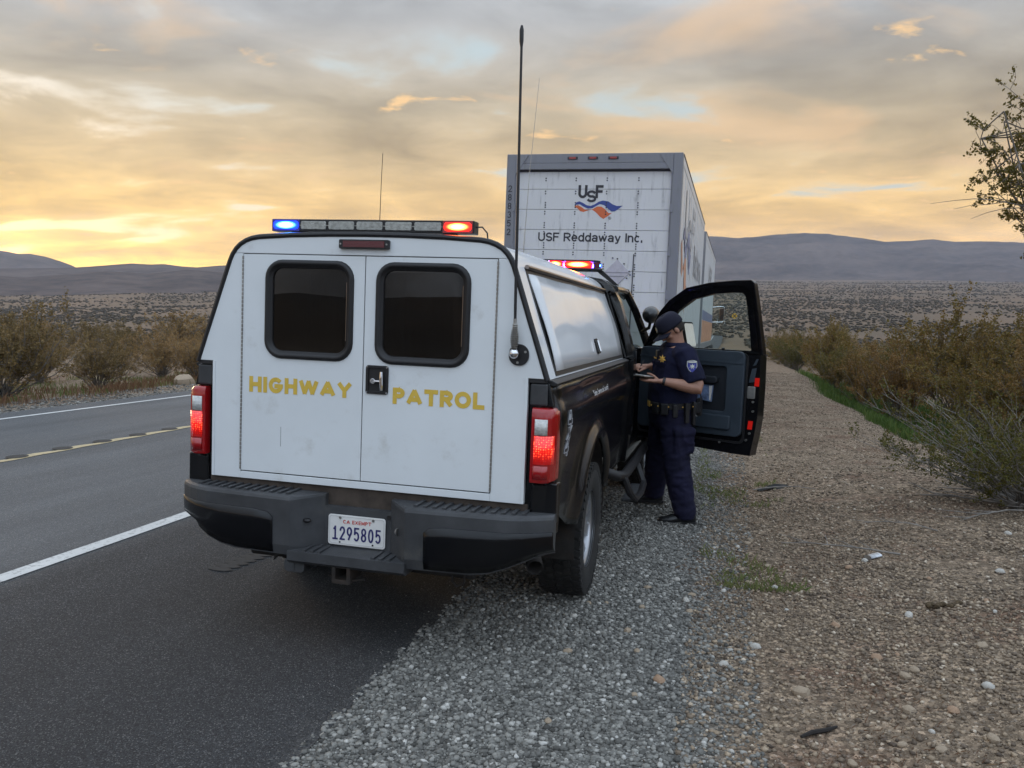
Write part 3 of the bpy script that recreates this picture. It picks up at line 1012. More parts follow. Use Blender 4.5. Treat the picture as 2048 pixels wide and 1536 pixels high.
# trim along the outline
path = [(x, -0.006, z) for x, z in half[:-1]] + [(0, -0.006, 2.032)] + [(-x, -0.006, z) for x, z in reversed(half[:-1])]
part('edge_trim', MB().tube(path, 0.0145, 8), M_trim, truck, smooth=True)
for s in (-1, 1):
    part('shoulder_trim', MB().box(min(s * 0.834, s * 0.918), max(s * 0.834, s * 0.918), -0.011, 0.03, 1.362, 1.3795), M_trim, truck)


def rear_door(s):
    a, b_ = (0.0025, DX - 0.004)
    x0, x1 = (a, b_) if s > 0 else (-b_, -a)
    wx0, wx1, wz0, wz1 = (0.061, 0.536, 1.413, 1.899) if s > 0 else (-0.536, -0.061, 1.413, 1.899)
    outer = rrect(wx0, wx1, wz0, wz1, 0.088, 6)
    inner = rrect(wx0 + 0.022, wx1 - 0.022, wz0 + 0.022, wz1 - 0.022, 0.068, 6)
    inner2 = rrect(wx0 + 0.037, wx1 - 0.037, wz0 + 0.037, wz1 - 0.037, 0.055, 6)
    rect = []
    n = 7
    for (cx, cz), (ex, ez) in zip(((x1, wz1), (wx1, DZ1 - 0.003), (x0, wz1), (wx0, DZ1 - 0.003), (x0, wz0), (wx0, DZ0 + 0.003), (x1, wz0), (wx1, DZ0 + 0.003))[::2],
                                  ((x1, wz1), (wx1, DZ1 - 0.003), (x0, wz1), (wx0, DZ1 - 0.003), (x0, wz0), (wx0, DZ0 + 0.003), (x1, wz0), (wx1, DZ0 + 0.003))[1::2]):
        pass
    # outer outline with the same vertex count as the window cut-out
    corners = [(x1, DZ1 - 0.003), (x0, DZ1 - 0.003), (x0, DZ0 + 0.003), (x1, DZ0 + 0.003)]
    starts = [((x1, wz1 - 0.088), (wx1 - 0.088, DZ1 - 0.003)), ((wx0 + 0.088, DZ1 - 0.003), (x0, wz1 - 0.088)),
              ((x0, wz0 + 0.088), (wx0 + 0.088, DZ0 + 0.003)), ((wx1 - 0.088, DZ0 + 0.003), (x1, wz0 + 0.088))]
    for (p, q), c in zip(starts, corners):
        for k in range(n):
            t = k / (n - 1)
            if t <= 0.5:
                u = t * 2; rect.append((p[0] + (c[0] - p[0]) * u, p[1] + (c[1] - p[1]) * u))
            else:
                u = t * 2 - 1; rect.append((c[0] + (q[0] - c[0]) * u, c[1] + (q[1] - c[1]) * u))
    d = part('rear_door', MB().frame(rect, outer, 'y', -0.0125, -0.003), M_panel, truck, bevel=0.0012)
    # rubber gasket: rounded ring
    mid = rrect(wx0 + 0.010, wx1 - 0.010, wz0 + 0.010, wz1 - 0.010, 0.08, 6)
    rr = []
    for ring, yy in ((rrect(wx0 - 0.004, wx1 + 0.004, wz0 - 0.004, wz1 + 0.004, 0.092, 6), -0.0125), (outer, -0.022), (mid, -0.028), (inner, -0.024),
                     (rrect(wx0 + 0.026, wx1 - 0.026, wz0 + 0.026, wz1 - 0.026, 0.064, 6), -0.014), (rrect(wx0 + 0.033, wx1 - 0.033, wz0 + 0.033, wz1 - 0.033, 0.058, 6), -0.016), (inner2, -0.006), (inner2, 0.006)):
        rr.append([(x, yy, z) for x, z in ring])
    part('window_gasket', MB().loft(rr, cap=False), M_trim, d, smooth='all')
    part('window_pane', MB().prism(inner2, 'y', -0.002, 0.004), M_smoke, d)
    # bright inner edge of the frame
    part('frame_bead', MB().tube([(wx1 - 0.036, -0.010, z) for z in np.linspace(wz0 + 0.10, wz1 - 0.10, 4)], 0.0022, 6), M_bronze, d)
    hx = s * (DX - 0.001)
    hp = MB()
    for k in range(54):
        z = DZ0 + 0.01 + k * (DZ1 - DZ0 - 0.02) / 54
        hp.cyl((hx, -0.0135, z), (hx, -0.0135, z + 0.0165), 0.0048, n=6)
    part('piano_hinge', hp, M_steel, d)
    if s < 0:
        strokes('lettering', 'HIGHWAY', M_gold, d, (-0.622, -0.0128, 1.233), (1, 0, 0), (0, 0, 1), 0.080, 0.566, weight=0.27, gap=0.115)
        part('scratch', MB().box(-0.4408, -0.4392, -0.0131, -0.0126, 0.965, 1.065), M_plastic, d)
    else:
        strokes('lettering', 'PATROL', M_gold, d, (0.160, -0.0128, 1.220), (1, 0, 0), (0, 0, 1), 0.080, 0.465, weight=0.27, gap=0.115)
        lp = part('latch_plate', MB().frame(rrect(0.018, 0.136, 1.262, 1.402, 0.014, 6), rrect(0.032, 0.122, 1.276, 1.388, 0.008, 6), 'y', -0.020, -0.012), M_trim, d, bevel=0.002)
        part('latch_recess', MB().box(0.030, 0.124, -0.0131, -0.0126, 1.274, 1.390), M_trim, d)
        mb = MB(); mb.cyl((0.060, -0.014, 1.325), (0.060, -0.032, 1.325), 0.014, n=12)
        part('lock_cylinder', mb, M_chrome, d, bevel=0.002)
        mb = MB(); mb.cyl((0.060, -0.026, 1.325), (0.106, -0.030, 1.326), 0.006, n=8); mb.tube([(0.106, -0.03, 1.282), (0.1055, -0.034, 1.325), (0.104, -0.03, 1.372)], [0.007, 0.009, 0.007], 8)
        part('latch_handle', mb, M_chrome, d, smooth=True)
        for px, pz in ((0.025, 1.270), (0.129, 1.270), (0.025, 1.394), (0.129, 1.394)):
            part('screw', MB().cyl((px, -0.0195, pz), (px, -0.0225, pz), 0.0045, n=8), M_chrome, d)
    return d


rear_door(-1)
rear_door(1)
# dim floor and walls of the cap interior behind the smoked panes
part('cap_lining', MB().box(-0.60, 0.60, 0.70, 0.72, 0.84, 1.92), M_dark, truck)
part('cargo_box', MB().box(-0.38, -0.05, 0.35, 0.65, 1.0, 1.55).box(0.12, 0.45, 0.35, 0.65, 1.0, 1.62), M_plastic, truck, bevel=0.01)

# high brake light
bl = part('high_brake_light', MB().prism(rrect(-0.134, 0.126, 1.962, 2.006, 0.006, 4), 'y', -0.034, -0.011), M_trim, truck, bevel=0.002)
part('brake_light_lens', MB().box(-0.112, 0.104, -0.0365, -0.0338, 1.969, 1.999), M_lens_dark, bl)
for xx in (-0.124, 0.116):
    part('screw', MB().cyl((xx, -0.033, 1.984), (xx, -0.037, 1.984), 0.0045, n=8), M_steel, bl)


def light_bar(x0, x1, y, z0, z1, depth, lit, rear=True, name='light_bar'):
    """row of strobe modules in a black housing"""
    bar = part(name, MB().box(x0, x1, y, y + depth, z0, z1), M_trim, truck, bevel=0.004)
    n = len(lit)
    w = (x1 - x0 - 0.012) / n
    for i, c in enumerate(lit):
        a = x0 + 0.006 + i * w
        m = {'r': M_led_red, 'b': M_led_blue, 'g': M_lens_grey, 'd': M_lens_red}[c]
        pad = 0.007
        part('strobe_lens', MB().prism(rrect(a + pad, a + w - pad, z0 + 0.011, z1 - 0.010, 0.008 if c in 'gd' else 0.016, 4), 'y', y - 0.006, y + 0.004), m, bar, bevel=0.002)
        if c in 'rb':
            part('module_hood', MB().frame(rrect(a + 0.001, a + w - 0.001, z0 + 0.002, z1 - 0.002, 0.003, 4), rrect(a + pad, a + w - pad, z0 + 0.011, z1 - 0.010, 0.016, 4), 'y', y - 0.004, y + 0.001),
                 M_lens_red if c == 'r' else mat('blue_lens', (0.01, 0.02, 0.35), 0.15, coat=0.6), bar)
        else:
            for xx in (a + 0.0035, a + w - 0.0035):
                part('screw', MB().cyl((xx, y, (z0 + z1) / 2), (xx, y - 0.003, (z0 + z1) / 2), 0.0028, n=8), M_steel, bar)
    return bar


bar = light_bar(-0.535, 0.530, 0.030, 2.047, 2.108, 0.075, 'bgggggr')
for xx in (-0.40, 0.0, 0.40):
    part('bar_foot', MB().box(xx - 0.03, xx + 0.03, 0.04, 0.095, 2.024, 2.0475), M_trim, bar)
part('bar_cable', MB().tube([(0.53, 0.06, 2.08), (0.56, 0.062, 2.082), (0.585, 0.065, 2.055), (0.59, 0.068, 2.012)], 0.004, 6), M_trim, bar, smooth=True)

# whip antenna on the right of the rear wall
ant = part('whip_antenna', MB().tube([(0.768, -0.050, 1.63), (0.766, -0.052, 1.72), (0.757, -0.054, 2.3), (0.748, -0.055, 2.88)], [0.0065, 0.0072, 0.0068, 0.006], 8).tube(
    [(0.748, -0.055, 2.87), (0.747, -0.055, 2.895), (0.746, -0.055, 2.945), (0.746, -0.055, 2.965)], [0.006, 0.010, 0.010, 0.005], 8), M_trim, truck, smooth=True)
sp = [(0.768 + 0.0165 * (0.62 + 0.45 * math.sin(math.pi * min(1, t * 1.15 + 0.02))) * math.cos(2 * math.pi * 13 * t), -0.050 + 0.0165 * (0.62 + 0.45 * math.sin(math.pi * min(1, t * 1.15 + 0.02))) * math.sin(2 * math.pi * 13 * t), 1.515 + 0.115 * t) for t in np.linspace(0, 1, 160)]
part('antenna_spring', MB().tube(sp, 0.0035, 5), M_steel, ant, smooth=True)
part('antenna_ferrule', MB().cyl((0.768, -0.05, 1.625), (0.767, -0.051, 1.655), 0.008, n=10).cyl((0.768, -0.05, 1.50), (0.768, -0.05, 1.63), 0.006, n=8), M_steel, ant)
part('antenna_ball', MB().ball((0.768, -0.048, 1.494), 0.024), M_chrome, ant, smooth='all')
part('antenna_base', MB().prism(rrect(0.735, 0.832, 1.438, 1.538, 0.046, 7), 'y', -0.022, -0.012), M_trim, ant, bevel=0.003)
for a in (25, 145, 265):
    px, pz = 0.783 + 0.036 * math.cos(R_(a)), 1.488 + 0.036 * math.sin(R_(a))
    part('screw', MB().cyl((px, -0.022, pz), (px, -0.026, pz), 0.006, n=8), M_steel, ant)
part('roof_antenna', MB().tube([(0.004, 0.13, 2.03), (0.008, 0.13, 2.30), (0.012, 0.13, 2.445)], [0.0022, 0.0017, 0.0015], 5), M_trim, truck)
part('roof_antenna', MB().tube([(0.545, 0.95, 2.0), (0.565, 0.95, 2.5), (0.60, 0.95, 3.02)], [0.0025, 0.0018, 0.0012], 5), M_steel, truck)

# side doors of the cap
for s in (-1, 1):
    def sp_(y, z, o=0.0):
        return (s * (cap_x(z) + o), y, z + o * 0.33)
    cr = [(0.235, 1.405), (2.86, 1.405), (2.86, 1.875), (0.235, 1.875)]
    seal = [(0.205, 1.383), (2.89, 1.383), (2.89, 1.905), (0.205, 1.905)]
    part('side_door_seal', MB().loft([[sp_(y, z, -0.01) for y, z in seal], [sp_(y, z, 0.003) for y, z in seal]]), M_trim, truck)
    sd = MB()
    rows = []
    for k in range(7):
        z = 1.405 + (1.875 - 1.405) * k / 6
        bow = 0.007 + 0.010 * math.sin(math.pi * k / 6)
        rows.append([sp_(0.235 + (2.86 - 0.235) * i / 14, z, bow + 0.003 * math.sin(i * 1.3 + k)) for i in range(15)])
    V = [p for r in rows for p in r]
    sd.add(V, [(r * 15 + i, r * 15 + i + 1, (r + 1) * 15 + i + 1, (r + 1) * 15 + i) for r in range(6) for i in range(14)])
    sdo = part('side_door', sd, M_white, truck, smooth='all', solid=0.006 if s > 0 else 0.006)
    part('hinge_rail', MB().tube([sp_(0.21, 1.905, 0.012), sp_(2.89, 1.905, 0.012)], 0.011, 8), M_bronze, sdo)
    part('side_latch_plate', MB().loft([[sp_(y, z, o) for y, z in rrect(1.60, 1.69, 1.445, 1.54, 0.012, 4)] for o in (0.012, 0.023)]), M_trim, sdo)
    part('side_latch_handle', MB().tube([sp_(1.645, 1.458, 0.028), sp_(1.645, 1.527, 0.028)], 0.009, 8), M_chrome, sdo)
# bed rails
for s in (-1, 1):
    part('bed_rail', MB().loft([[(s * x, y, z) for x, z in ((0.85, 1.352), (0.955, 1.345), (0.965, 1.36), (0.935, 1.374), (0.85, 1.374))] for y in (0.03, 2.93)]), M_trim, truck, bevel=0.004)

# bed sides with flared wheel arches
AC, AR = (1.20, 0.42), 0.535


def bed_x(y, z):
    x = 0.945 + 0.045 * math.exp(-((z - 1.16) / 0.16) ** 2) + 0.02 * float(sst(1.10 - z, 0, 0.2))
    if z < 0.75:
        x -= 0.03 * (0.75 - z) / 0.25
    x -= 0.012 * math.exp(-((z - 1.285) / 0.03) ** 2)
    dd = math.hypot(y - AC[0], z - AC[1]) - AR
    x += 0.048 * math.exp(-((dd - 0.055) / 0.055) ** 2) if z > 0.45 else 0
    if y < 0.12:
        x -= 0.10 * ((0.12 - y) / 0.12) ** 2 * (1 if z < 0.9 or z > 1.245 else 1)
    return x


for s in (-1, 1):
    ys = sorted(set([0.0, 0.03, 0.07, 0.12, 0.2, 0.3, 0.4, 0.5, 0.6, 0.64] + [AC[0] + AR * math.cos(R_(a)) for a in range(0, 181, 7)] + [1.78, 1.85, 1.95, 2.1, 2.3, 2.6, 2.92]))
    nz = 22
    mb = MB(); V = []
    for y in ys:
        zb = 0.56 + 0.16 * float(sst(0.66 - y, 0, 0.6))
        if abs(y - AC[0]) < AR:
            zb = max(zb, AC[1] + math.sqrt(AR * AR - (y - AC[0]) ** 2))
        for k in range(nz):
            z = zb + (1.352 - zb) * k / (nz - 1)
            V.append((s * bed_x(y, z), y, z))
    mb.add(V, [(i * nz + k, (i + 1) * nz + k, (i + 1) * nz + k + 1, i * nz + k + 1) for i in range(len(ys) - 1) for k in range(nz - 1)])
    bs = part('bed_side', mb, M_black, truck, smooth='all', solid=0.012)
    # wheel well
    w = MB()
    w.loft([[(s * x, AC[0] + (AR + 0.004) * math.cos(R_(a)), AC[1] + (AR + 0.004) * math.sin(R_(a))) for a in range(-8, 189, 7)] for x in (0.97, 0.62)], cap=False, closed=False)
    part('wheel_well', w, M_dark, bs, smooth='all')
    # rear corner post beside the white wall, above and below the lamp
    part('bed_post', MB().prism([(s * 0.834, 0.62), (s * 0.985, 0.70), (s * 0.985, 0.89), (s * 0.875, 0.90), (s * 0.875, 1.24), (s * 0.955, 1.25), (s * 0.93, 1.36), (s * 0.834, 1.36)], 'y', 0.012, 0.06), M_black, truck, bevel=0.006)
    part('post_pad', MB().box(min(s * 0.842, s * 0.925), max(s * 0.842, s * 0.925), -0.008, 0.012, 1.255, 1.358), M_plastic, truck, bevel=0.008)
    part('lower_quarter', MB().loft([[(s * 0.86, 0.0, 0.64), (s * 0.97, 0.02, 0.64), (s * 0.985, 0.10, 0.64), (s * 0.86, 0.10, 0.64)], [(s * 0.862, -0.002, 0.888), (s * 0.97, 0.018, 0.888), (s * 0.992, 0.10, 0.888), (s * 0.862, 0.10, 0.888)]]), M_black, truck, bevel=0.01)
    # tail lamp
    top = [(s * 0.862, 0.09), (s * 0.862, -0.036), (s * 0.922, -0.042), (s * 0.953, -0.024), (s * 0.970, 0.02), (s * 0.974, 0.09)]
    tl = MB(); rr = []
    for z, k in ((0.897, 0.90), (0.905, 0.985), (0.93, 1.0), (1.19, 1.0), (1.225, 0.97), (1.242, 0.86), (1.246, 0.74)):
        rr.append([(s * 0.862 + (x - s * 0.862) * k, y if y > 0.05 else 0.09 + (y - 0.09) * (0.6 + 0.4 * min(1, k + 0.03)), z) for x, y in top])
    tl.loft(rr)
    lamp = part('tail_lamp', tl, M_lens_red, truck, smooth=True)
    def lens(x0, x1, z0, z1, m, nm, o=0.0):
        mb = MB(); P = []
        for z in (z0, z1):
            row = []
            for x in np.linspace(x0, x1, 9):
                yb = np.interp(x, [0.862, 0.922, 0.953, 0.970], [-0.036, -0.042, -0.024, 0.02]) - 0.003 - o
                row.append((s * x, yb, z))
            P.append(row)
        mb.add(P[0] + P[1], [(i, i + 1, 10 + i, 9 + i) for i in range(8)])
        part(nm, mb, m, lamp, smooth='all', solid=0.004)
    lens(0.876, 0.966, 0.985, 1.118, M_brake, 'brake_lens')
    lens(0.878, 0.938, 1.122, 1.196, M_lens_clear, 'reverse_lens')
    lens(0.876, 0.945, 0.915, 0.978, M_lens_red, 'reflector_lens', 0.002)
# decals on the right bed side
def side_warp(y0, z0, off=0.004):
    return lambda u, w: (bed_x(y0 + u, z0 + w) + off, y0 + u, z0 + w)


text('motto_lettering', '"Safety, Service and Security"', mat('white_vinyl', (0.7, 0.7, 0.7), 0.4), truck, (0, 0, 0), (0, 1, 0), (0, 0, 1), 0.042, 0.62, bold=0.006, warp=side_warp(1.02, 1.215))
M_deco = mat('grey_decal', (0.42, 0.42, 0.44), 0.4)
def outline_strokes(pts, y0, z0):
    mb = MB()
    for a, b_ in zip(pts, pts[1:] + pts[:1]):
        q = [(bed_x(y0 + u, z0 + w) + 0.003, y0 + u, z0 + w) for u, w in (a, ((a[0] + b_[0]) / 2, (a[1] + b_[1]) / 2), b_)]
        mb.tube(q, 0.0018, 5)
    return mb


four = [(0.06, 0.0), (0.085, 0.0), (0.085, 0.02), (0.10, 0.02), (0.10, 0.042), (0.085, 0.042), (0.085, 0.085), (0.055, 0.085), (0.0, 0.04), (0.0, 0.02), (0.06, 0.02)]
tri = [(0.06, 0.042), (0.06, 0.066), (0.032, 0.042)]
ex = [(0.0, 0.0), (0.03, 0.0), (0.05, 0.018), (0.07, 0.0), (0.10, 0.0), (0.066, 0.03), (0.10, 0.06), (0.07, 0.06), (0.05, 0.042), (0.03, 0.06), (0.0, 0.06), (0.034, 0.03)]
dm = MB()
for pts, (yy, zz) in ((four, (0.20, 1.13)), (tri, (0.20, 1.13)), (ex, (0.21, 1.075)), (four, (0.215, 0.985)), (tri, (0.215, 0.985))):
    q = outline_strokes(pts, yy, zz); dm.add(q.v, q.f)
part('four_by_four_decal', dm, M_deco, truck)

# floor, frame and underbody
part('bed_floor', MB().box(-0.86, 0.86, 0.03, 2.9, 0.70, 0.775), M_dark, truck)
part('tail_sill', MB().box(-0.85, 0.85, 0.004, 0.10, 0.655, 0.783), mat('brown_dust_metal', (0.060, 0.045, 0.035), 0.8, var=0.4, vscale=10), truck, bevel=0.004)
part('frame_rail', MB().box(-0.50, -0.40, 0.0, 5.6, 0.50, 0.66).box(0.40, 0.50, 0.0, 5.6, 0.50, 0.66).box(-0.5, 0.5, 0.05, 0.14, 0.44, 0.56), M_dark, truck, bevel=0.005)
part('rear_axle', MB().tube([(-0.80, 1.2, 0.40), (-0.2, 1.2, 0.40), (-0.12, 1.2, 0.41), (0.12, 1.2, 0.41), (0.2, 1.2, 0.4), (0.80, 1.2, 0.40)], [0.05, 0.05, 0.15, 0.15, 0.05, 0.05], 12), M_dark, truck, smooth=True)
part('fuel_tank', MB().box(-0.9, -0.55, 1.9, 3.6, 0.42, 0.65), M_dark, truck, bevel=0.03)
part('spare_wheel', MB().lathe([(0.20, -0.07), (0.36, -0.09), (0.38, 0), (0.36, 0.09), (0.2, 0.07)], (0, 0.62, 0.56), 'z', 24), M_rubber, truck, smooth=True)
part('exhaust_pipe', MB().tube([(0.62, 2.6, 0.52), (0.66, 1.9, 0.60), (0.70, 0.9, 0.56), (0.80, 0.35, 0.48), (0.86, 0.18, 0.43)], 0.042, 12, cap=False), M_dark, truck, smooth=True, solid=0.004)

# rear bumper
def yb(x):
    a = abs(x)
    return -0.172 + (0.03 * (a / 0.7) ** 2 if a < 0.7 else 0.03 + 0.115 * ((a - 0.7) / 0.285) ** 2.2)


bump = None
mb = MB()
for s in (-1, 1):
    rr = []
    for x in (0.30, 0.38, 0.5, 0.62, 0.7, 0.78, 0.85, 0.91, 0.95, 0.975, 0.985):
        y = yb(x)
        inset = 0.02 + 0.05 * float(sst(x, 0.8, 0.985))
        zb = 0.455 + 0.10 * float(sst(x, 0.62, 0.985))
        sec = [(y + 0.006, 0.742), (y, 0.730), (y + 0.002, 0.66), (y + 0.008, zb + 0.05), (y + inset, zb), (0.03, zb + 0.01), (0.03, 0.750), (y + 0.02, 0.750)]
        if x < 0.31:
            deep = [(-0.030, 0.742), (-0.030, 0.730), (-0.030, 0.66), (-0.030, 0.47), (-0.028, 0.43), (0.03, 0.435), (0.03, 0.75), (-0.028, 0.75)]
            rr.append([(s * 0.176, *p) for p in deep])
        rr.append([(s * x, *p) for p in sec])
    mb.loft(rr)
# recessed step with the plate
mb.prism([(-0.172, 0.484), (-0.172, 0.438), (-0.15, 0.420), (0.03, 0.420), (0.03, 0.69), (-0.030, 0.69), (-0.030, 0.492)], 'x', -0.305, 0.305)
bump = part('rear_bumper', mb, M_plastic, truck, bevel=0.005)
ridge = MB().box(-0.009, 0.009, -0.125, 0.02, 0.748, 0.7595)
rme = ridge.mesh('step_ridge'); rme.materials.append(M_plastic)
for s in (-1, 1):
    for k in range(12):
        o = obj('step_ridge', rme, bump); o.location = (s * (0.335 + k * 0.047), 0.03 * (1 - 0) - 0.028 + 0.045 * float(sst(0.335 + k * 0.047, 0.6, 0.95)), 0)
for x in (-0.22, -0.18, -0.14, 0.14, 0.18, 0.22):
    o = obj('step_ridge', rme, bump); o.location = (x, -0.04, -0.264)
for s in (-1, 1):
    mb = MB(); V = []
    xs = [0.392, 0.42, 0.5, 0.6, 0.7, 0.78, 0.85, 0.91, 0.95, 0.975, 0.984]
    for i, x in enumerate(xs):
        zt = 0.672 - (0.03 if i == 0 else 0.008 if i == 1 else 0) - 0.0 * i
        zb = 0.462 + 0.10 * float(sst(x, 0.62, 0.985))
        y = yb(x)
        for k in range(5):
            t = k / 4
            z = zt + (zb - zt) * t
            V.append((s * (x + 0.002), y - 0.003 + 0.008 * t + (0.012 + 0.05 * float(sst(x, 0.8, 0.985))) * max(0, t - 0.75) * 4, z))
    mb.add(V, [(i * 5 + k, i * 5 + k + 1, (i + 1) * 5 + k + 1, (i + 1) * 5 + k) for i in range(len(xs) - 1) for k in range(4)])
    part('bumper_insert', mb, mat('satin_black_paint', (0.004, 0.004, 0.005), 0.22, coat=0.2, spec=0.3, rvar=0.06), bump, smooth='all', solid=0.006)
part('recess_bumper_stop', MB().ball((-0.235, -0.105, 0.625), (0.022, 0.016, 0.012)), M_trim, bump, smooth='all')
part('plate_lamp', MB().cyl((0.232, -0.095, 0.615), (0.246, -0.1, 0.615), 0.014, 0.020, 12), M_steel, bump)
part('mount_hole', MB().cyl((0.166, -0.0302, 0.66), (0.166, -0.0335, 0.66), 0.012, n=12), M_trim, bump)
# licence plate
pl = part('licence_plate', MB().prism(rrect(-0.1524, 0.1524, 0.502, 0.654, 0.014, 5), 'y', -0.040, -0.036), M_plate, truck, bevel=0.001)
part('plate_border', MB().frame(rrect(-0.1455, 0.1455, 0.509, 0.647, 0.011, 5), rrect(-0.1435, 0.1435, 0.511, 0.645, 0.010, 5), 'y', -0.0412, -0.0398), mat('plate_emboss', (0.52, 0.51, 0.50), 0.4), pl)
strokes('plate_heading', 'CA EXEMPT', M_red_ink, pl, (-0.072, -0.0404, 0.612), (1, 0, 0), (0, 0, 1), 0.0185, 0.150, weight=0.19, gap=0.16)
strokes('plate_number', '1295805', M_navy_ink, pl, (-0.128, -0.0404, 0.528), (1, 0, 0), (0, 0, 1), 0.069, 0.258, weight=0.125, gap=0.13, squeeze=0.62)
for px, pz, m in ((-0.088, 0.640, M_steel), (0.088, 0.640, M_steel), (-0.088, 0.517, M_trim), (0.088, 0.517, M_trim)):
    part('plate_bolt', MB().cyl((px, -0.0395, pz), (px, -0.0435, pz), 0.0065 if m is M_steel else 0.0045, n=10), m, pl)
# hitch and trailer socket
mb = MB()
mb.frame(rrect(-0.066, 0.020, 0.350, 0.436, 0.008, 3), rrect(-0.052, 0.006, 0.364, 0.422, 0.004, 3), 'y', -0.150, -0.02)
mb.frame(rrect(-0.072, 0.026, 0.344, 0.442, 0.010, 3), rrect(-0.052, 0.006, 0.364, 0.422, 0.004, 3), 'y', -0.158, -0.128)
mb.cyl((-0.6, 0.02, 0.42), (0.6, 0.02, 0.42), 0.032, n=12)
mb.tube([(-0.115, -0.09, 0.362), (-0.06, -0.125, 0.356), (0.015, -0.125, 0.356), (0.075, -0.09, 0.362)], 0.010, 6, flat=0.6)
part('hitch_receiver', mb, M_dark, truck, bevel=0.003)
mb = MB(); mb.prism(rrect(-0.345, -0.235, 0.365, 0.432, 0.022, 4), 'y', -0.125, -0.02); mb.box(-0.291, -0.288, -0.128, -0.124, 0.375, 0.425); mb.box(-0.36, -0.22, -0.03, -0.01, 0.37, 0.455)
part('trailer_socket', mb, M_plastic, truck, bevel=0.003)
part('tow_bracket', MB().prism([(-0.412, 0.452), (-0.36, 0.448), (-0.40, 0.425), (-0.425, 0.40), (-0.418, 0.43)], 'y', -0.09, -0.07), M_dark, truck)
part('tie_down_hook', MB().tube([(0.50, -0.02, 0.45), (0.50, -0.03, 0.385), (0.525, -0.03, 0.36), (0.56, -0.03, 0.38), (0.56, -0.02, 0.44)], 0.006, 6), M_dark, truck)


# wheels
def make_wheel():
    mb = MB()
    prof = [(0.225, -0.105), (0.245, -0.118), (0.30, -0.128), (0.355, -0.126), (0.385, -0.112), (0.396, -0.085), (0.398, 0), (0.396, 0.085), (0.385, 0.112), (0.355, 0.126), (0.30, 0.128), (0.245, 0.118), (0.225, 0.105)]
    mb.lathe(prof, (0, 0, 0), 'x', 56)
    tyre = mb.mesh('tyre'); fix_normals(tyre); tyre.materials.append(M_rubber); tyre.shade_smooth()
    tb = MB()
    for k in range(46):
        q = 2 * math.pi * k / 46
        for xx, w, dq, rr_, sk in ((-0.098, 0.024, 0.0, 0.398, 0.25), (-0.052, 0.019, 0.07, 0.403, -0.3), (-0.002, 0.018, 0.02, 0.404, 0.3), (0.050, 0.019, 0.09, 0.403, -0.3), (0.098, 0.024, 0.05, 0.398, 0.25)):
            a = q + dq
            rad = np.array((0, math.cos(a), math.sin(a))); tan = np.array((0, -math.sin(a), math.cos(a))); ax = np.array((1.0, 0, 0))
            axx = ax * math.cos(sk) + tan * math.sin(sk); tt = np.cross(rad, axx)
            tb.obox(np.array((xx, 0, 0)) + rad * (rr_ - 0.003), axx, tt, rad, w, 0.018, 0.006)
        for sgn in (-1, 1):
            a = q + 0.03
            rad = np.array((0, math.cos(a), math.sin(a))); tan = np.array((0, -math.sin(a), math.cos(a)))
            tb.obox(np.array((sgn * 0.121, 0, 0)) + rad * 0.376, (1, 0, 0), tan, rad, 0.006, 0.016, 0.020)
    tread = tb.mesh('tread_blocks'); tread.materials.append(M_rubber)
    rb = MB()
    rb.lathe([(0.232, 0.112), (0.236, 0.100), (0.215, 0.085), (0.205, 0.02), (0.205, -0.11), (0.232, -0.112)], (0, 0, 0), 'x', 40)
    rb.lathe([(0.001, 0.088), (0.05, 0.088), (0.062, 0.080), (0.066, 0.055), (0.085, 0.050), (0.10, 0.060), (0.10, 0.030), (0.001, 0.03)], (0, 0, 0), 'x', 24)
    for k in range(8):
        a = 2 * math.pi * k / 8
        rad = np.array((0, math.cos(a), math.sin(a))); tan = np.array((0, -math.sin(a), math.cos(a)))
        pts = []
        for r_, w, x_ in ((0.085, 0.030, 0.052), (0.15, 0.026, 0.070), (0.212, 0.040, 0.078)):
            pts.append([np.array((x_, 0, 0)) + rad * r_ + tan * w, np.array((x_, 0, 0)) + rad * r_ - tan * w, np.array((x_ - 0.03, 0, 0)) + rad * r_ - tan * w, np.array((x_ - 0.03, 0, 0)) + rad * r_ + tan * w])
        rb.loft(pts)
        rb.cyl(np.array((0.05, 0, 0)) + (rad * math.cos(0.39) + tan * math.sin(0.39)) * 0.083, np.array((0.075, 0, 0)) + (rad * math.cos(0.39) + tan * math.sin(0.39)) * 0.083, 0.010, n=6)
    rim = rb.mesh('rim'); fix_normals(rim); rim.materials.append(M_alloy); rim.shade_smooth(); rim.set_sharp_from_angle(angle=R_(40))
    disc = MB().cyl((-0.02, 0, 0), (0.0, 0, 0), 0.17, n=24).mesh('brake_disc'); disc.materials.append(M_steel)
    return tyre, tread, rim, disc


wheel_meshes = make_wheel()
FWY = 4.80
for s in (-1, 1):
    for y in (AC[0], FWY):
        w = obj('wheel', wheel_meshes[0], truck)
        w.location = (s * 0.855, y, 0.402); w.rotation_euler = (R_(13 * (y + s)), 0, 0 if s > 0 else math.pi)
        for me, nm in zip(wheel_meshes[1:], ('tread_blocks', 'rim', 'brake_disc')):
            obj(nm, me, w)

# ------------------------------------------------------------------ cab
BC, DO, DF = 3.0, 3.17, 4.22        # cab back, door opening rear and front
cab_half = [(0.965, 0.55), (0.985, 0.80), (0.995, 1.10), (0.995, 1.36), (0.985, 1.42), (0.925, 1.62), (0.86, 1.82), (0.80, 1.935), (0.70, 2.005), (0.5, 2.035), (0.25, 2.05), (0.0, 2.055)]
cab_full = cab_half + [(-x, z) for x, z in reversed(cab_half[:-1])]


def shrink(pts, d):
    return [(x * (1 - d), 0.55 + (z - 0.55) * (1 - d * 0.62) if z > 0.56 else 0.55) for x, z in pts]


mb = MB()
inn = shrink(cab_full, 0.075)
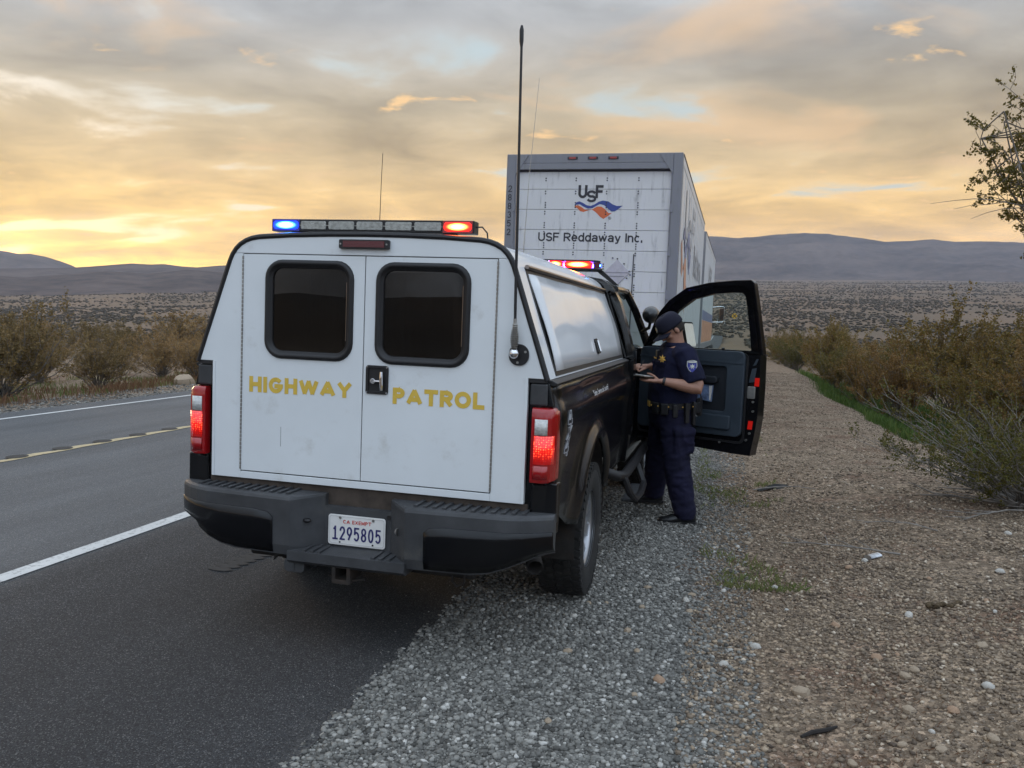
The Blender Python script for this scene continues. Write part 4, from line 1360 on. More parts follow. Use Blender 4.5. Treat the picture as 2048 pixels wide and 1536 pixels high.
# rear hoop (B pillars) and back wall
n_ = len(cab_full)
V = [(x, BC, z) for x, z in cab_full] + [(x, DO, z) for x, z in cab_full] + [(x, DO, z) for x, z in inn] + [(x, BC + 0.05, z) for x, z in inn]
F = []
for i in range(n_ - 1):
    for a, b_ in ((0, 1), (1, 2), (2, 3)):
        F.append((a * n_ + i, a * n_ + i + 1, b_ * n_ + i + 1, b_ * n_ + i))
mb.add(V, F)
part('cab_hoop', mb, M_black, truck, smooth=True)
mb = MB(); mb.prism([(x, z) for x, z in cab_full if z <= 1.36], 'y', BC, BC + 0.04)
part('cab_back_wall', mb, M_black, truck)
mb = MB(); mb.add([(x, BC + 0.02, z) for x, z in cab_full if z >= 1.36], [tuple(range(len([1 for x, z in cab_full if z >= 1.36])))])
part('cab_rear_glass', mb, M_smoke, truck)
roof = [p for p in cab_full if p[1] > 1.93]
mb = MB()
rr = []
for y, dz, kx in ((DO - 0.01, -0.001, 1.0), (3.6, 0.004, 1.0), (3.95, -0.012, 0.99), (4.10, -0.045, 0.97)):
    rr.append([(x * kx, y, z + dz) for x, z in roof])
mb.loft(rr, cap=False, closed=False)
part('cab_roof', mb, M_black, truck, smooth=True, solid=0.03)
for s in (-1, 1):
    part('a_pillar', MB().tube([(s * 0.775, 4.08, 1.945), (s * 0.84, 4.35, 1.78), (s * 0.905, 4.62, 1.56), (s * 0.95, 4.80, 1.40)], [0.035, 0.036, 0.04, 0.045], 8), M_black, truck, smooth=True)
    part('roof_rail', MB().tube([(s * 0.795, DO - 0.02, 1.93), (s * 0.795, 3.7, 1.94), (s * 0.775, 4.1, 1.94)], 0.030, 8), M_black, truck, smooth=True)
    part('rocker_sill', MB().box(min(s * 0.90, s * 0.965), max(s * 0.90, s * 0.965), BC + 0.02, 4.5, 0.52, 0.64), M_black, truck, bevel=0.015)
    # front fender
    fm = MB(); V = []; ys = [4.22, 4.27] + [FWY + 0.50 * math.cos(R_(a)) for a in range(180, -1, -9)] + [5.35, 5.6, 5.78, 5.86]; nz = 12
    for y in ys:
        zb = 0.56
        if abs(y - FWY) < 0.50:
            zb = max(zb, 0.42 + math.sqrt(0.25 - (y - FWY) ** 2))
        zt = 1.40 - 0.06 * (y - 4.2) / 1.6
        for k in range(nz):
            z = zb + (zt - zb) * k / (nz - 1)
            dd = math.hypot(y - FWY, z - 0.42) - 0.50
            x = 0.985 + 0.035 * math.exp(-((dd - 0.05) / 0.06) ** 2) - 0.05 * float(sst(z, 1.2, 1.42)) - 0.14 * float(sst(y, 5.55, 5.9))
            V.append((s * x, y, z))
    fm.add(V, [(i * nz + k, (i + 1) * nz + k, (i + 1) * nz + k + 1, i * nz + k + 1) for i in range(len(ys) - 1) for k in range(nz - 1)])
    part('front_fender', fm, M_black, truck, smooth='all', solid=0.012)
    part('front_wheel_well', MB().loft([[(s * x, FWY + 0.505 * math.cos(R_(a)), 0.42 + 0.505 * math.sin(R_(a))) for a in range(-8, 189, 7)] for x in (0.96, 0.6)], cap=False, closed=False), M_dark, truck)
    hl = part('headlamp', MB().prism([(s * 0.62, 0.98), (s * 0.86, 0.98), (s * 0.88, 1.24), (s * 0.62, 1.20)], 'y', 5.78, 5.90), M_lens_clear, truck, bevel=0.02)
    # step bar with a dropped tread
    part('step_bar', MB().tube([(s * 0.93, 2.05, 0.60), (s * 1.01, 2.10, 0.57), (s * 1.045, 2.25, 0.55), (s * 1.05, 3.0, 0.55), (s * 1.05, 4.05, 0.55), (s * 1.01, 4.2, 0.57), (s * 0.93, 4.25, 0.60)], 0.038, 10), M_trim, truck, smooth=True)
    part('step_hoop', MB().tube([(s * 1.05, 2.20, 0.55), (s * 1.10, 2.22, 0.43), (s * 1.13, 2.28, 0.38), (s * 1.14, 2.6, 0.365), (s * 1.13, 2.92, 0.38), (s * 1.10, 2.98, 0.43), (s * 1.05, 3.0, 0.55)], 0.026, 8), M_trim, truck, smooth=True)
    part('step_tread', MB().box(min(s * 1.03, s * 1.15), max(s * 1.03, s * 1.15), 2.28, 2.92, 0.352, 0.376), M_plastic, truck, bevel=0.01)
mb = MB(); rr = []
for y, z, w in ((4.62, 1.42, 0.90), (4.9, 1.44, 0.91), (5.4, 1.40, 0.90), (5.75, 1.34, 0.86), (5.88, 1.26, 0.80)):
    rr.append([(-w, y, z - 0.06), (-w * 0.9, y, z), (-w * 0.4, y, z + 0.035), (0, y, z + 0.02), (w * 0.4, y, z + 0.035), (w * 0.9, y, z), (w, y, z - 0.06)])
mb.loft(rr, cap=False, closed=False)
part('hood', mb, M_black, truck, smooth=True, solid=0.02)
mb = MB(); mb.add([(-0.92, 4.78, 1.42), (0.92, 4.78, 1.42), (0.75, 4.10, 1.95), (-0.75, 4.10, 1.95)], [(0, 1, 2, 3)])
part('windshield', mb, M_cabglass, truck)
g = part('grille', MB().box(-0.60, 0.60, 5.82, 5.90, 0.85, 1.25), M_trim, truck, bevel=0.02)
for k in range(3):
    part('grille_bar', MB().box(-0.57, 0.57, 5.90, 5.92, 0.91 + k * 0.11, 0.95 + k * 0.11), M_chrome, g)
part('front_bumper', MB().prism([(-0.98, 5.70), (-0.9, 5.92), (-0.6, 5.99), (0.6, 5.99), (0.9, 5.92), (0.98, 5.70)], 'z', 0.52, 0.80), M_trim, truck, bevel=0.03)
part('firewall', MB().box(-0.90, 0.90, 4.50, 4.56, 0.56, 1.40), M_dark, truck)
part('cab_floor', MB().box(-0.90, 0.90, 3.04, 4.5, 0.56, 0.66), M_seat, truck)
part('dashboard', MB().prism([(4.18, 1.05), (4.5, 0.95), (4.72, 1.36), (4.35, 1.40), (4.2, 1.30)], 'x', -0.88, 0.88), M_seat, truck, bevel=0.03)
seat = part('bench_seat', MB().box(-0.84, 0.84, 3.15, 3.72, 0.80, 1.02), M_seat, truck, bevel=0.05)
part('seat_back', MB().prism([(3.08, 0.95), (3.26, 0.95), (3.16, 1.55), (3.06, 1.55)], 'x', -0.84, 0.84), M_seat, seat, bevel=0.04)
for s in (-1, 1):
    part('head_rest', MB().box(s * 0.45 - 0.13, s * 0.45 + 0.13, 3.07, 3.16, 1.57, 1.76), M_seat, seat, bevel=0.04)
part('steering_wheel', MB().tube([(-0.45 + 0.19 * math.cos(a), 4.10 + 0.06 * math.sin(a), 1.22 + 0.18 * math.sin(a)) for a in np.linspace(0, 2 * math.pi, 25)], 0.015, 8), M_trim, truck, smooth=True)
# closed left door
mb = MB(); V = []
zs = [0.58, 0.8, 1.1, 1.36, 1.42]
for y in (DO, 3.5, 3.9, DF):
    V += [(-np.interp(z, [p[1] for p in cab_half[:5]], [p[0] for p in cab_half[:5]]) - 0.002, y, z) for z in zs]
mb.add(V, [(i * 5 + k, (i + 1) * 5 + k, (i + 1) * 5 + k + 1, i * 5 + k + 1) for i in range(3) for k in range(4)])
ld = part('cab_door', mb, M_black, truck, smooth='all', solid=0.05)
part('door_pane', MB().add([(-0.985, DO, 1.42), (-0.985, 4.55, 1.42), (-0.80, 4.10, 1.93), (-0.80, DO, 1.93)], [(0, 1, 2, 3)]), M_cabglass, ld)

# roof light bar on the cab
bar2 = part('cab_light_bar', MB().prism([(-0.62, 3.22), (0.62, 3.22), (0.66, 3.30), (0.60, 3.46), (-0.60, 3.46), (-0.66, 3.30)], 'z', 2.085, 2.105), M_trim, truck, bevel=0.004)
part('bar_hood', MB().prism([(-0.60, 3.24), (0.60, 3.24), (0.64, 3.31), (0.58, 3.44), (-0.58, 3.44), (-0.64, 3.31)], 'z', 2.158, 2.172), M_trim, bar2, bevel=0.005)
for a, b_, m in ((-0.60, -0.42, M_lens_grey), (-0.41, -0.23, M_led_blue), (-0.22, -0.02, M_lens_grey), (0.0, 0.19, M_lens_red), (0.20, 0.33, M_led_red), (0.345, 0.575, M_led_red)):
    part('strobe_lens', MB().prism(rrect(a, b_, 2.107, 2.156, 0.014, 4), 'y', 3.228, 3.30), m, bar2, bevel=0.004)
for a, b_, m in ((-0.55, -0.28, M_led_red), (-0.26, 0.0, M_lens_grey), (0.02, 0.28, M_led_far), (0.30, 0.56, M_led_far)):
    part('strobe_lens', MB().prism(rrect(a, b_, 2.107, 2.156, 0.014, 4), 'y', 3.38, 3.452), m, bar2, bevel=0.004)
for s, m in ((-1, M_led_red), (1, M_led_blue)):
    part('corner_strobe', MB().prism([(s * 0.592, 3.25), (s * 0.645, 3.30), (s * 0.59, 3.42)], 'z', 2.107, 2.156), M_lens_red if s < 0 else M_lens_dark, bar2)
    part('corner_strobe', MB().obox((s * 0.640, 3.31, 2.13), (1, 0, 0), (0, 1, 0), (0, 0, 1), 0.009, 0.016, 0.012), m, bar2)
    part('bar_bracket', MB().prism([(s * 0.60, 2.09), (s * 0.66, 2.09), (s * 0.80, 1.97), (s * 0.76, 1.97)], 'y', 3.31, 3.36), M_trim, bar2)

# spot lamp on the right pillar
spl = part('spot_lamp', MB().lathe([(0.001, -0.10), (0.035, -0.095), (0.065, -0.06), (0.080, 0.0), (0.084, 0.05), (0.078, 0.06)], (0.985, 4.38, 1.745), 'y', 24), mat('satin_black', (0.02, 0.021, 0.022), 0.28, coat=0.3), truck, smooth='all')
part('spot_lens', MB().cyl((0.985, 4.436, 1.745), (0.985, 4.44, 1.745), 0.078, n=24), M_lens_clear, spl)
part('spot_arm', MB().tube([(0.985, 4.38, 1.67), (0.975, 4.40, 1.62), (0.90, 4.50, 1.58)], 0.016, 8), M_trim, spl)

# ------------------------------------------------------------------ open right door (hinged at the front)
HX, HY = 0.965, 4.20
ED = np.array((1.08, -0.50)); ED = ED / np.linalg.norm(ED)          # from hinge to latch edge
ND = np.array((ED[1], -ED[0]))                                     # towards the inside of the door (back and left)
if ND[1] > 0:
    ND = -ND


def tumble(z):
    return float(np.interp(z, [0.5, 0.62, 0.9, 1.15, 1.42, 1.62, 1.82, 1.95, 2.06], [0.045, 0.025, 0.006, 0.0, 0.012, 0.075, 0.145, 0.20, 0.25]))


def dp(u, z, t=0.0):
    """door point: u from hinge to latch, z height, t inwards from the outer skin"""
    k = tumble(z) + t
    return (HX + ED[0] * u + ND[0] * k, HY + ED[1] * u + ND[1] * k, z)


DOUT = [(0.0, 0.62), (0.0, 1.00), (0.0, 1.40), (0.09, 1.52), (0.17, 1.66), (0.25, 1.775), (0.36, 1.875), (0.55, 1.985), (0.78, 2.03), (1.00, 2.048), (1.16, 2.052), (1.175, 2.03), (1.18, 1.90), (1.19, 1.62), (1.20, 1.42), (1.205, 1.15), (1.205, 0.90), (1.19, 0.68), (1.165, 0.56), (0.80, 0.575), (0.4, 0.595)]
WIN = [(0.10, 1.455), (0.12, 1.47), (0.16, 1.50), (0.22, 1.555), (0.29, 1.635), (0.36, 1.715), (0.46, 1.805), (0.62, 1.895), (0.80, 1.935), (0.98, 1.948), (1.055, 1.945), (1.083, 1.925), (1.088, 1.86), (1.090, 1.70), (1.092, 1.55), (1.092, 1.48), (1.088, 1.463), (1.075, 1.455), (0.9, 1.455), (0.6, 1.455), (0.3, 1.455)]
nD = len(DOUT)


def ring_mesh(outer, inner, t0, t1):
    mb = MB(); n = len(outer)
    mb.add([dp(u, z, t0) for u, z in outer] + [dp(u, z, t0) for u, z in inner] + [dp(u, z, t1) for u, z in outer] + [dp(u, z, t1) for u, z in inner], [])
    for i in range(n):
        j = (i + 1) % n
        mb.f += [(i, j, n + j, n + i), (2 * n + j, 2 * n + i, 3 * n + i, 3 * n + j), (j, i, 2 * n + i, 2 * n + j), (n + i, n + j, 3 * n + j, 3 * n + i)]
    return mb


def upper(pts, z0=1.43):
    return pts


# window surround above the belt
up_out = [(0.02, 1.43), (0.055, 1.475), (0.10, 1.535), (0.17, 1.66), (0.25, 1.775), (0.36, 1.875), (0.55, 1.985), (0.78, 2.03), (1.00, 2.048), (1.15, 2.052), (1.175, 2.03), (1.18, 1.90), (1.19, 1.62), (1.20, 1.43), (1.0, 1.43), (0.7, 1.43), (0.4, 1.43)]
up_in = [(0.09, 1.462), (0.12, 1.48), (0.16, 1.515), (0.25, 1.60), (0.33, 1.69), (0.43, 1.785), (0.60, 1.888), (0.80, 1.935), (0.98, 1.948), (1.06, 1.945), (1.084, 1.915), (1.088, 1.82), (1.092, 1.62), (1.092, 1.462), (0.95, 1.462), (0.7, 1.462), (0.4, 1.462)]
door = part('cab_door', ring_mesh(up_out, up_in, 0.0, 0.075), M_black, truck, bevel=0.008, label='open right door seen from its inner side')
mid_out = [(u + (0.5 - u) * 0.028, z + (1.74 - z) * 0.045) for u, z in up_out]
part('frame_seal', ring_mesh([(u + (i_[0] - u) * 0.30, z + (i_[1] - z) * 0.30) for (u, z), i_ in zip(up_out, up_in)], [(u + (i_[0] - u) * 0.46, z + (i_[1] - z) * 0.46) for (u, z), i_ in zip(up_out, up_in)], 0.074, 0.088), M_black, door, smooth=True)
# lower shell: outer skin, inner pan
lo = [(0.0, 0.62), (0.0, 0.90), (0.0, 1.15), (0.0, 1.43), (0.3, 1.43), (0.6, 1.43), (0.9, 1.43), (1.20, 1.43), (1.205, 1.15), (1.205, 0.90), (1.19, 0.68), (1.165, 0.56), (0.80, 0.575), (0.4, 0.595)]
mb = MB(); cols = 13
for t in (0.0, 0.13):
    V = []
    for i in range(cols):
        for z in (0.57, 0.62, 0.75, 0.90, 1.05, 1.15, 1.30, 1.43):
            u = 1.2 * i / (cols - 1)
            zz = max(z, 0.615 - 0.045 * u)
            u2 = min(u, 1.165 + 0.04 * float(sst(zz, 0.56, 0.92)))
            V.append(dp(u2, zz, t))
    mb.add(V, [(i * 8 + k, (i + 1) * 8 + k, (i + 1) * 8 + k + 1, i * 8 + k + 1) for i in range(cols - 1) for k in range(7)])
n8 = cols * 8
edge = [i * 8 for i in range(cols)] + [(cols - 1) * 8 + k for k in range(1, 8)] + [i * 8 + 7 for i in range(cols - 2, -1, -1)] + [k for k in range(6, 0, -1)]
mb.f += [(a, b_, b_ + n8, a + n8) for a, b_ in zip(edge, edge[1:] + edge[:1])]
part('door_shell', mb, M_black, door, smooth=True)
# trim panel with pocket
tp = rrect(0.06, 1.075, 0.735, 1.452, 0.05, 5)
tp = [(u, z + (0.0 if z > 1.0 else -0.04 * (1 - abs(u - 0.55) * 1.2))) for u, z in tp]
pk = rrect(0.20, 0.915, 0.925, 1.315, 0.03, 5)
trim = part('trim_panel', ring_mesh(tp, pk, 0.125, 0.165), M_trimblue, door, bevel=0.008)
part('pocket_back', MB().loft([[dp(u, z, t) for u, z in pk] for t in (0.128, 0.135)]), mat('dark_trim', (0.014, 0.017, 0.022), 0.6), trim)
part('belt_moulding', MB().loft([[dp(u, z, t) for u, z in ((0.06, 1.36), (1.07, 1.345), (1.07, 1.36), (0.06, 1.375))] for t in (0.16, 0.172)]), M_trimblue, trim)
part('arm_rest', MB().loft([[dp(u, z, t) for u, z in rrect(0.22, 0.84, 1.165, 1.225, 0.02, 3)] for t in (0.13, 0.20)]), mat('dark_trim', (0.014, 0.017, 0.022), 0.6), trim, bevel=0.01)
part('map_pocket', MB().loft([[dp(u, z, t) for u, z in rrect(0.18, 0.98, 0.775, 0.895, 0.02, 3)] for t in (0.16, 0.195)]), M_trimblue, trim, bevel=0.008)
part('warning_sticker', MB().loft([[dp(u, z, t) for u, z in ((0.50, 0.868), (0.68, 0.862), (0.68, 0.878), (0.50, 0.884))] for t in (0.1955, 0.197)]), M_plate, trim)
bx = part('tissue_packet', MB().loft([[dp(u, z, t) for u, z in ((0.63, 1.02), (0.78, 1.00), (0.79, 1.145), (0.62, 1.145))] for t in (0.14, 0.17)]), mat('packet_blue', (0.16, 0.22, 0.36), 0.4, var=0.6, vscale=25), trim)
part('packet_band', MB().loft([[dp(u, z, t) for u, z in ((0.77, 1.015), (0.782, 1.01), (0.792, 1.14), (0.76, 1.14))] for t in (0.1705, 0.172)]), M_plate, bx)
part('radio_cords', MB().tube([dp(0.56, 1.15, 0.17), dp(0.50, 1.06, 0.18), dp(0.55, 1.0, 0.18), dp(0.62, 1.01, 0.18)], 0.008, 6), M_steel, trim, smooth=True)
part('red_tag', MB().loft([[dp(u, z, t) for u, z in ((0.46, 1.03), (0.56, 1.015), (0.56, 1.03), (0.46, 1.045))] for t in (0.172, 0.176)]), M_reflect, trim)
part('lock_knob', MB().cyl(dp(0.86, 1.45, 0.12), dp(0.86, 1.475, 0.12), 0.014, n=10), M_trim, trim)
part('door_pane', MB().add([dp(u, z, 0.035) for u, z in up_in], [tuple(range(len(up_in)))]), M_clearglass, door)
part('weather_strip', ring_mesh([(u, z) for u, z in rrect(0.05, 1.10, 0.66, 1.44, 0.05, 5)], [(u, z) for u, z in rrect(0.068, 1.082, 0.678, 1.43, 0.045, 5)], 0.129, 0.140), M_trim, door)
for zz, uu in ((1.20, 1.185), (0.83, 1.15)):
    part('edge_reflector', MB().loft([[dp(u, z, t) for u, z in ((uu - 0.028, zz - 0.036), (uu + 0.012, zz - 0.036), (uu + 0.016, zz + 0.036), (uu - 0.024, zz + 0.036))] for t in (0.1305, 0.134)]), M_reflect, door)
part('door_latch', MB().loft([[dp(u, z, t) for u, z in rrect(1.10, 1.17, 1.055, 1.16, 0.012, 3)] for t in (0.128, 0.146)]), M_steel, door, bevel=0.004)
part('jamb_label', MB().loft([[dp(u, z, t) for u, z in ((1.105, 1.19), (1.155, 1.20), (1.170, 1.32), (1.13, 1.31))] for t in (0.1305, 0.132)]), M_trimblue, door)
part('jamb_label', MB().loft([[dp(u, z, t) for u, z in ((1.135, 1.335), (1.165, 1.345), (1.190, 1.41), (1.175, 1.41))] for t in (0.1305, 0.132)]), M_trimblue, door)
for uu, zz in ((1.155, 1.03), (1.12, 0.70), (0.88, 0.655), (1.145, 0.76), (1.16, 0.95)):
    part('jamb_bolt', MB().cyl(dp(uu, zz, 0.128), dp(uu, zz, 0.142), 0.010, n=8), M_steel, door)
part('outer_handle', MB().loft([[dp(u, z, t) for u, z in rrect(0.98, 1.15, 1.13, 1.19, 0.02, 3)] for t in (-0.03, 0.002)]), M_trim, door, bevel=0.008)
# mirror outside the door
mc = np.array(dp(0.33, 1.57, -0.26))
e3 = np.array((ED[0], ED[1], 0.0)); n3 = np.array((ND[0], ND[1], 0))
mir = MB(); rr = []
for k, (t, sc_) in enumerate(((-0.11, 0.62), (-0.08, 0.9), (-0.03, 1.0), (0.0, 1.0))):
    rr.append([mc + e3 * t + n3 * x * sc_ + np.array((0, 0, 1)) * z * sc_ for x, z in rrect(-0.10, 0.10, -0.12, 0.12, 0.03, 4)])
mir.loft(rr)
mo = part('door_mirror', mir, M_trim, door, smooth=True)
part('mirror_glass', MB().add([mc + np.array((ED[0], ED[1], 0)) * (0.030 - 0.24 * z) + n3 * x + np.array((0, 0, 1)) * z for x, z in rrect(-0.086, 0.086, -0.106, 0.106, 0.022, 4)], [tuple(range(20 + 0 * 4))] if False else [tuple(range(len(rrect(-0.086, 0.086, -0.106, 0.106, 0.022, 4))))]), M_chrome, mo)
part('mirror_arm', MB().tube([mc + n3 * 0.09 + np.array((0, 0, -0.03)), np.array(dp(0.27, 1.46, 0.02))], 0.022, 8).tube([mc + n3 * 0.09 + np.array((0, 0, 0.05)), np.array(dp(0.30, 1.49, 0.02))], 0.016, 8), M_trim, mo)

# ------------------------------------------------------------------ freight trailers
def streaky(name, color, streak=(0.25, 0.24, 0.22), amount=0.5, rough=0.45, vert=True):
    m = bpy.data.materials.new(name); m.use_nodes = True
    t = m.node_tree; b = NB(t); p = t.nodes['Principled BSDF']
    tc = t.nodes.new('ShaderNodeTexCoord').outputs['Object']
    n = b.noise(b.vec('MULTIPLY', tc, (9.0, 9.0, 0.8)), 1.6, 6, 0.65)
    n2 = b.noise(tc, 2.4, 6, 0.65)
    n3 = b.noise(b.vec('MULTIPLY', tc, (3.0, 3.0, 1.0)), 14, 4, 0.7)
    f = b.math('MULTIPLY', b.math('MULTIPLY', b.sstep(n, 0.5, 0.74), b.sstep(n2, 0.38, 0.66)), amount)
    f = b.math('MAXIMUM', f, b.math('MULTIPLY', b.sstep(n3, 0.68, 0.76), amount))
    c = b.mix(f, b.mix(n2, tuple(x * 0.94 for x in color), color), streak)
    t.links.new(c, p.inputs['Base Color']); p.inputs['Roughness'].default_value = rough
    return m


M_tdoor = streaky('trailer_door_white', (0.68, 0.67, 0.65), (0.16, 0.15, 0.14), amount=1.0)
M_tside = streaky('trailer_side_white', (0.66, 0.67, 0.68), (0.30, 0.26, 0.22), 0.8, 0.40)
M_tframe = streaky('trailer_frame_grey', (0.22, 0.22, 0.235), (0.10, 0.09, 0.09), 0.6, 0.5)
M_tink = mat('charcoal_vinyl', (0.035, 0.033, 0.038), 0.5)
M_torange = mat('orange_vinyl', (0.62, 0.14, 0.045), 0.45, var=0.12, vscale=6)
M_tblue = mat('blue_vinyl', (0.040, 0.065, 0.25), 0.45, var=0.12, vscale=6)
M_tfade = mat('faded_grey_vinyl', (0.42, 0.42, 0.43), 0.5, var=0.3, vscale=5)
M_tofade = mat('faded_orange_vinyl', (0.60, 0.30, 0.19), 0.5, var=0.3, vscale=5)
M_tbfade = mat('faded_blue_vinyl', (0.20, 0.22, 0.34), 0.5, var=0.3, vscale=5)
M_placard = mat('placard_metal', (0.50, 0.47, 0.50), 0.5, var=0.12, vscale=14)

# wave of the logo in units: u to the right, w up, from its left tip
W_BLUE = [(0.0, 0.0), (0.03, 0.04), (0.07, 0.055), (0.12, 0.035), (0.18, 0.0), (0.24, -0.012), (0.30, 0.01), (0.36, 0.05), (0.42, 0.067), (0.50, 0.055), (0.57, 0.01), (0.63, -0.012), (0.715, -0.008),
          (0.66, -0.05), (0.60, -0.09), (0.55, -0.092), (0.50, -0.05), (0.44, 0.0), (0.38, 0.015), (0.33, -0.01), (0.27, -0.045), (0.20, -0.05), (0.13, -0.02), (0.08, 0.012), (0.03, 0.005)]
W_ORNG = [(0.0, -0.018), (0.05, 0.0), (0.10, -0.025), (0.16, -0.065), (0.22, -0.072), (0.28, -0.055), (0.34, -0.02), (0.40, -0.02), (0.46, -0.06), (0.51, -0.115), (0.56, -0.112),
          (0.50, -0.16), (0.44, -0.20), (0.39, -0.17), (0.32, -0.10), (0.26, -0.065), (0.20, -0.08), (0.14, -0.10), (0.09, -0.09), (0.05, -0.05)]


def decal(name, poly, org, ux, uz, m, parent, thick=0.002, su=1.0, sw=1.0):
    ux, uz = np.array(ux, float), np.array(uz, float); nn = np.cross(ux, uz)
    P = [np.array(org, float) + ux * u * su + uz * w * sw + nn * thick for u, w in poly]
    return part(name, MB().add(P, [tuple(range(len(P)))]), m, parent, normals=False)


def make_trailer(mw, label, first):
    tr = thing('box_trailer', label, 'trailer', mw)
    Wd, Zf, Zt, Ln = 1.295, 1.12, 4.10, 8.53
    # body shell
    mb = MB(); mb.box(-Wd + 0.02, Wd - 0.02, 0.16, Ln, Zf, Zt - 0.02)
    part('body_core', mb, M_tside, tr)
    # side panels, each with its own seam
    for s in (-1, 1):
        for k in range(7):
            y0 = 0.20 + k * 1.185
            p_ = part('side_panel', MB().box(min(s * (Wd - 0.022), s * (Wd - 0.004)), max(s * (Wd - 0.022), s * (Wd - 0.004)), y0 + 0.004, y0 + 1.181, Zf + 0.12, Zt - 0.16), M_tside, tr, bevel=0.003)
            if s > 0:
                for j in range(2):
                    part('rivet_strip', MB().box(Wd - 0.004, Wd + 0.002, y0 + 0.02 + j * 0.58, y0 + 0.05 + j * 0.58, Zf + 0.13, Zt - 0.17), M_tside, p_)
        part('top_rail', MB().box(min(s * (Wd - 0.05), s * Wd), max(s * (Wd - 0.05), s * Wd), 0.16, Ln, Zt - 0.15, Zt - 0.02), M_tside, tr, bevel=0.006)
        part('roof_edge', MB().box(min(s * (Wd - 0.08), s * (Wd + 0.006)), max(s * (Wd - 0.08), s * (Wd + 0.006)), 0.16, Ln, Zt - 0.02, Zt + 0.008), M_tink, tr)
        part('bottom_rail', MB().box(min(s * (Wd - 0.05), s * Wd), max(s * (Wd - 0.05), s * Wd), 0.16, Ln, Zf - 0.04, Zf + 0.11), M_tframe, tr, bevel=0.006)
    part('roof_sheet', MB().box(-Wd + 0.08, Wd - 0.08, 0.16, Ln, Zt - 0.02, Zt - 0.002), M_tside, tr)
    # rear frame
    for s in (-1, 1):
        pt = part('corner_post', MB().box(min(s * (Wd - 0.135), s * Wd), max(s * (Wd - 0.135), s * Wd), 0.0, 0.16, Zf - 0.02, Zt), M_tframe, tr, bevel=0.008)
        part('post_face', MB().box(min(s * (Wd - 0.155), s * (Wd - 0.135)), max(s * (Wd - 0.155), s * (Wd - 0.135)), 0.02, 0.06, Zf, Zt - 0.26), M_tframe, pt)
        part('corner_gusset', MB().prism([(s * (Wd - 0.135), Zt - 0.30), (s * (Wd - 0.135), Zt - 0.02), (s * (Wd - 0.33), Zt - 0.02)], 'y', -0.006, 0.012), M_tframe, pt)
        for k in range(4):
            part('door_catch', MB().box(min(s * (Wd - 0.15), s * (Wd - 0.11)), max(s * (Wd - 0.15), s * (Wd - 0.11)), -0.012, 0.0, 1.4 + k * 0.62, 1.52 + k * 0.62), M_tframe, pt)
    hd = part('rear_header', MB().box(-Wd + 0.135, Wd - 0.135, 0.004, 0.16, Zt - 0.135, Zt), M_tframe, tr, bevel=0.006)
    part('header_lip', MB().box(-Wd + 0.135, Wd - 0.135, 0.0, 0.14, Zt - 0.225, Zt - 0.137), M_tframe, hd, bevel=0.006)
    part('header_shadow_gap', MB().box(-Wd + 0.135, Wd - 0.135, 0.06, 0.10, Zt - 0.25, Zt - 0.226), M_tink, hd)
    for x in (-0.30, 0.0, 0.30):
        ml = part('marker_lamp', MB().box(x - 0.075, x + 0.075, -0.004, 0.004, Zt - 0.085, Zt - 0.045), M_tink, hd, bevel=0.004)
        part('marker_lens', MB().prism(rrect(x - 0.05, x + 0.05, Zt - 0.080, Zt - 0.050, 0.010, 3), 'y', -0.014, -0.004), mat('marker_red', (0.30, 0.03, 0.02), 0.3, coat=0.4), ml)
    part('rear_sill', MB().box(-Wd, Wd, -0.01, 0.16, Zf - 0.16, Zf - 0.022), M_tframe, tr, bevel=0.008)
    # roll-up door slats
    z = Zt - 0.25
    hs = [0.255] + [0.297] * 9
    k = 0
    while z > Zf + 0.02 and k < len(hs):
        z0 = max(Zf - 0.02, z - hs[k])
        sl = part('door_slat', MB().box(-Wd + 0.152, Wd - 0.152, 0.066, 0.10, z0 + 0.003, z - 0.002), M_tdoor, tr, bevel=0.004)
        if first and k < 7:
            for x in (-0.70, -0.245, 0.215, 0.675):
                hinge = MB()
                for j in range(2 if k == 0 else 4):
                    zz = z0 + 0.10 - j * 0.034 + (0.06 if k == 0 else 0)
                    if z0 + 0.004 < zz < z:
                        hinge.cyl((x + 0.004 * (k % 2), 0.0665, zz), (x + 0.004 * (k % 2), 0.0625, zz), 0.0115, n=6)
                for j in range(2):
                    zz = z - 0.03 - j * 0.035
                    if k:
                        hinge.cyl((x, 0.0665, zz), (x, 0.0625, zz), 0.0115, n=6)
                if hinge.v:
                    o = part('hinge_rivets', hinge, M_tink, sl)
                    o['kind'] = 'stuff'
        z = z0; k += 1
    if first:
        fy = 0.0655
        for i_, ch in enumerate('288352'):
            strokes('unit_number', ch, M_tink, tr, (-Wd + 0.036, -0.001, 3.545 - i_ * 0.128), (1, 0, 0), (0, 0, 1), 0.098, 0.058, weight=0.15)
        for ch, x, z, w in (('U', -0.205, 3.465, 0.135), ('S', -0.078, 3.405, 0.145), ('F', 0.052, 3.465, 0.115)):
            strokes('logo_letter', ch, M_tink, tr, (x, fy - 0.0025, z), (1, 0, 0), (0, 0, 1), 0.19 if ch != 'S' else 0.175, w, weight=0.20)
        decal('logo_wave', W_BLUE, (-0.255, fy, 3.365), (1, 0, 0), (0, 0, 1), M_tblue, tr, 0.0022)
        decal('logo_wave', W_ORNG, (-0.255, fy, 3.365), (1, 0, 0), (0, 0, 1), M_torange, tr, 0.0014)
        text('registered_mark', '\u00ae', M_tink, tr, (0.255, fy - 0.0015, 3.155), (1, 0, 0), (0, 0, 1), 0.045)
        strokes('company_name', 'USF Reddaway Inc.', M_tink, tr, (-0.785, fy - 0.0015, 2.830), (1, 0, 0), (0, 0, 1), 0.130, 1.555, weight=0.175, gap=0.085)
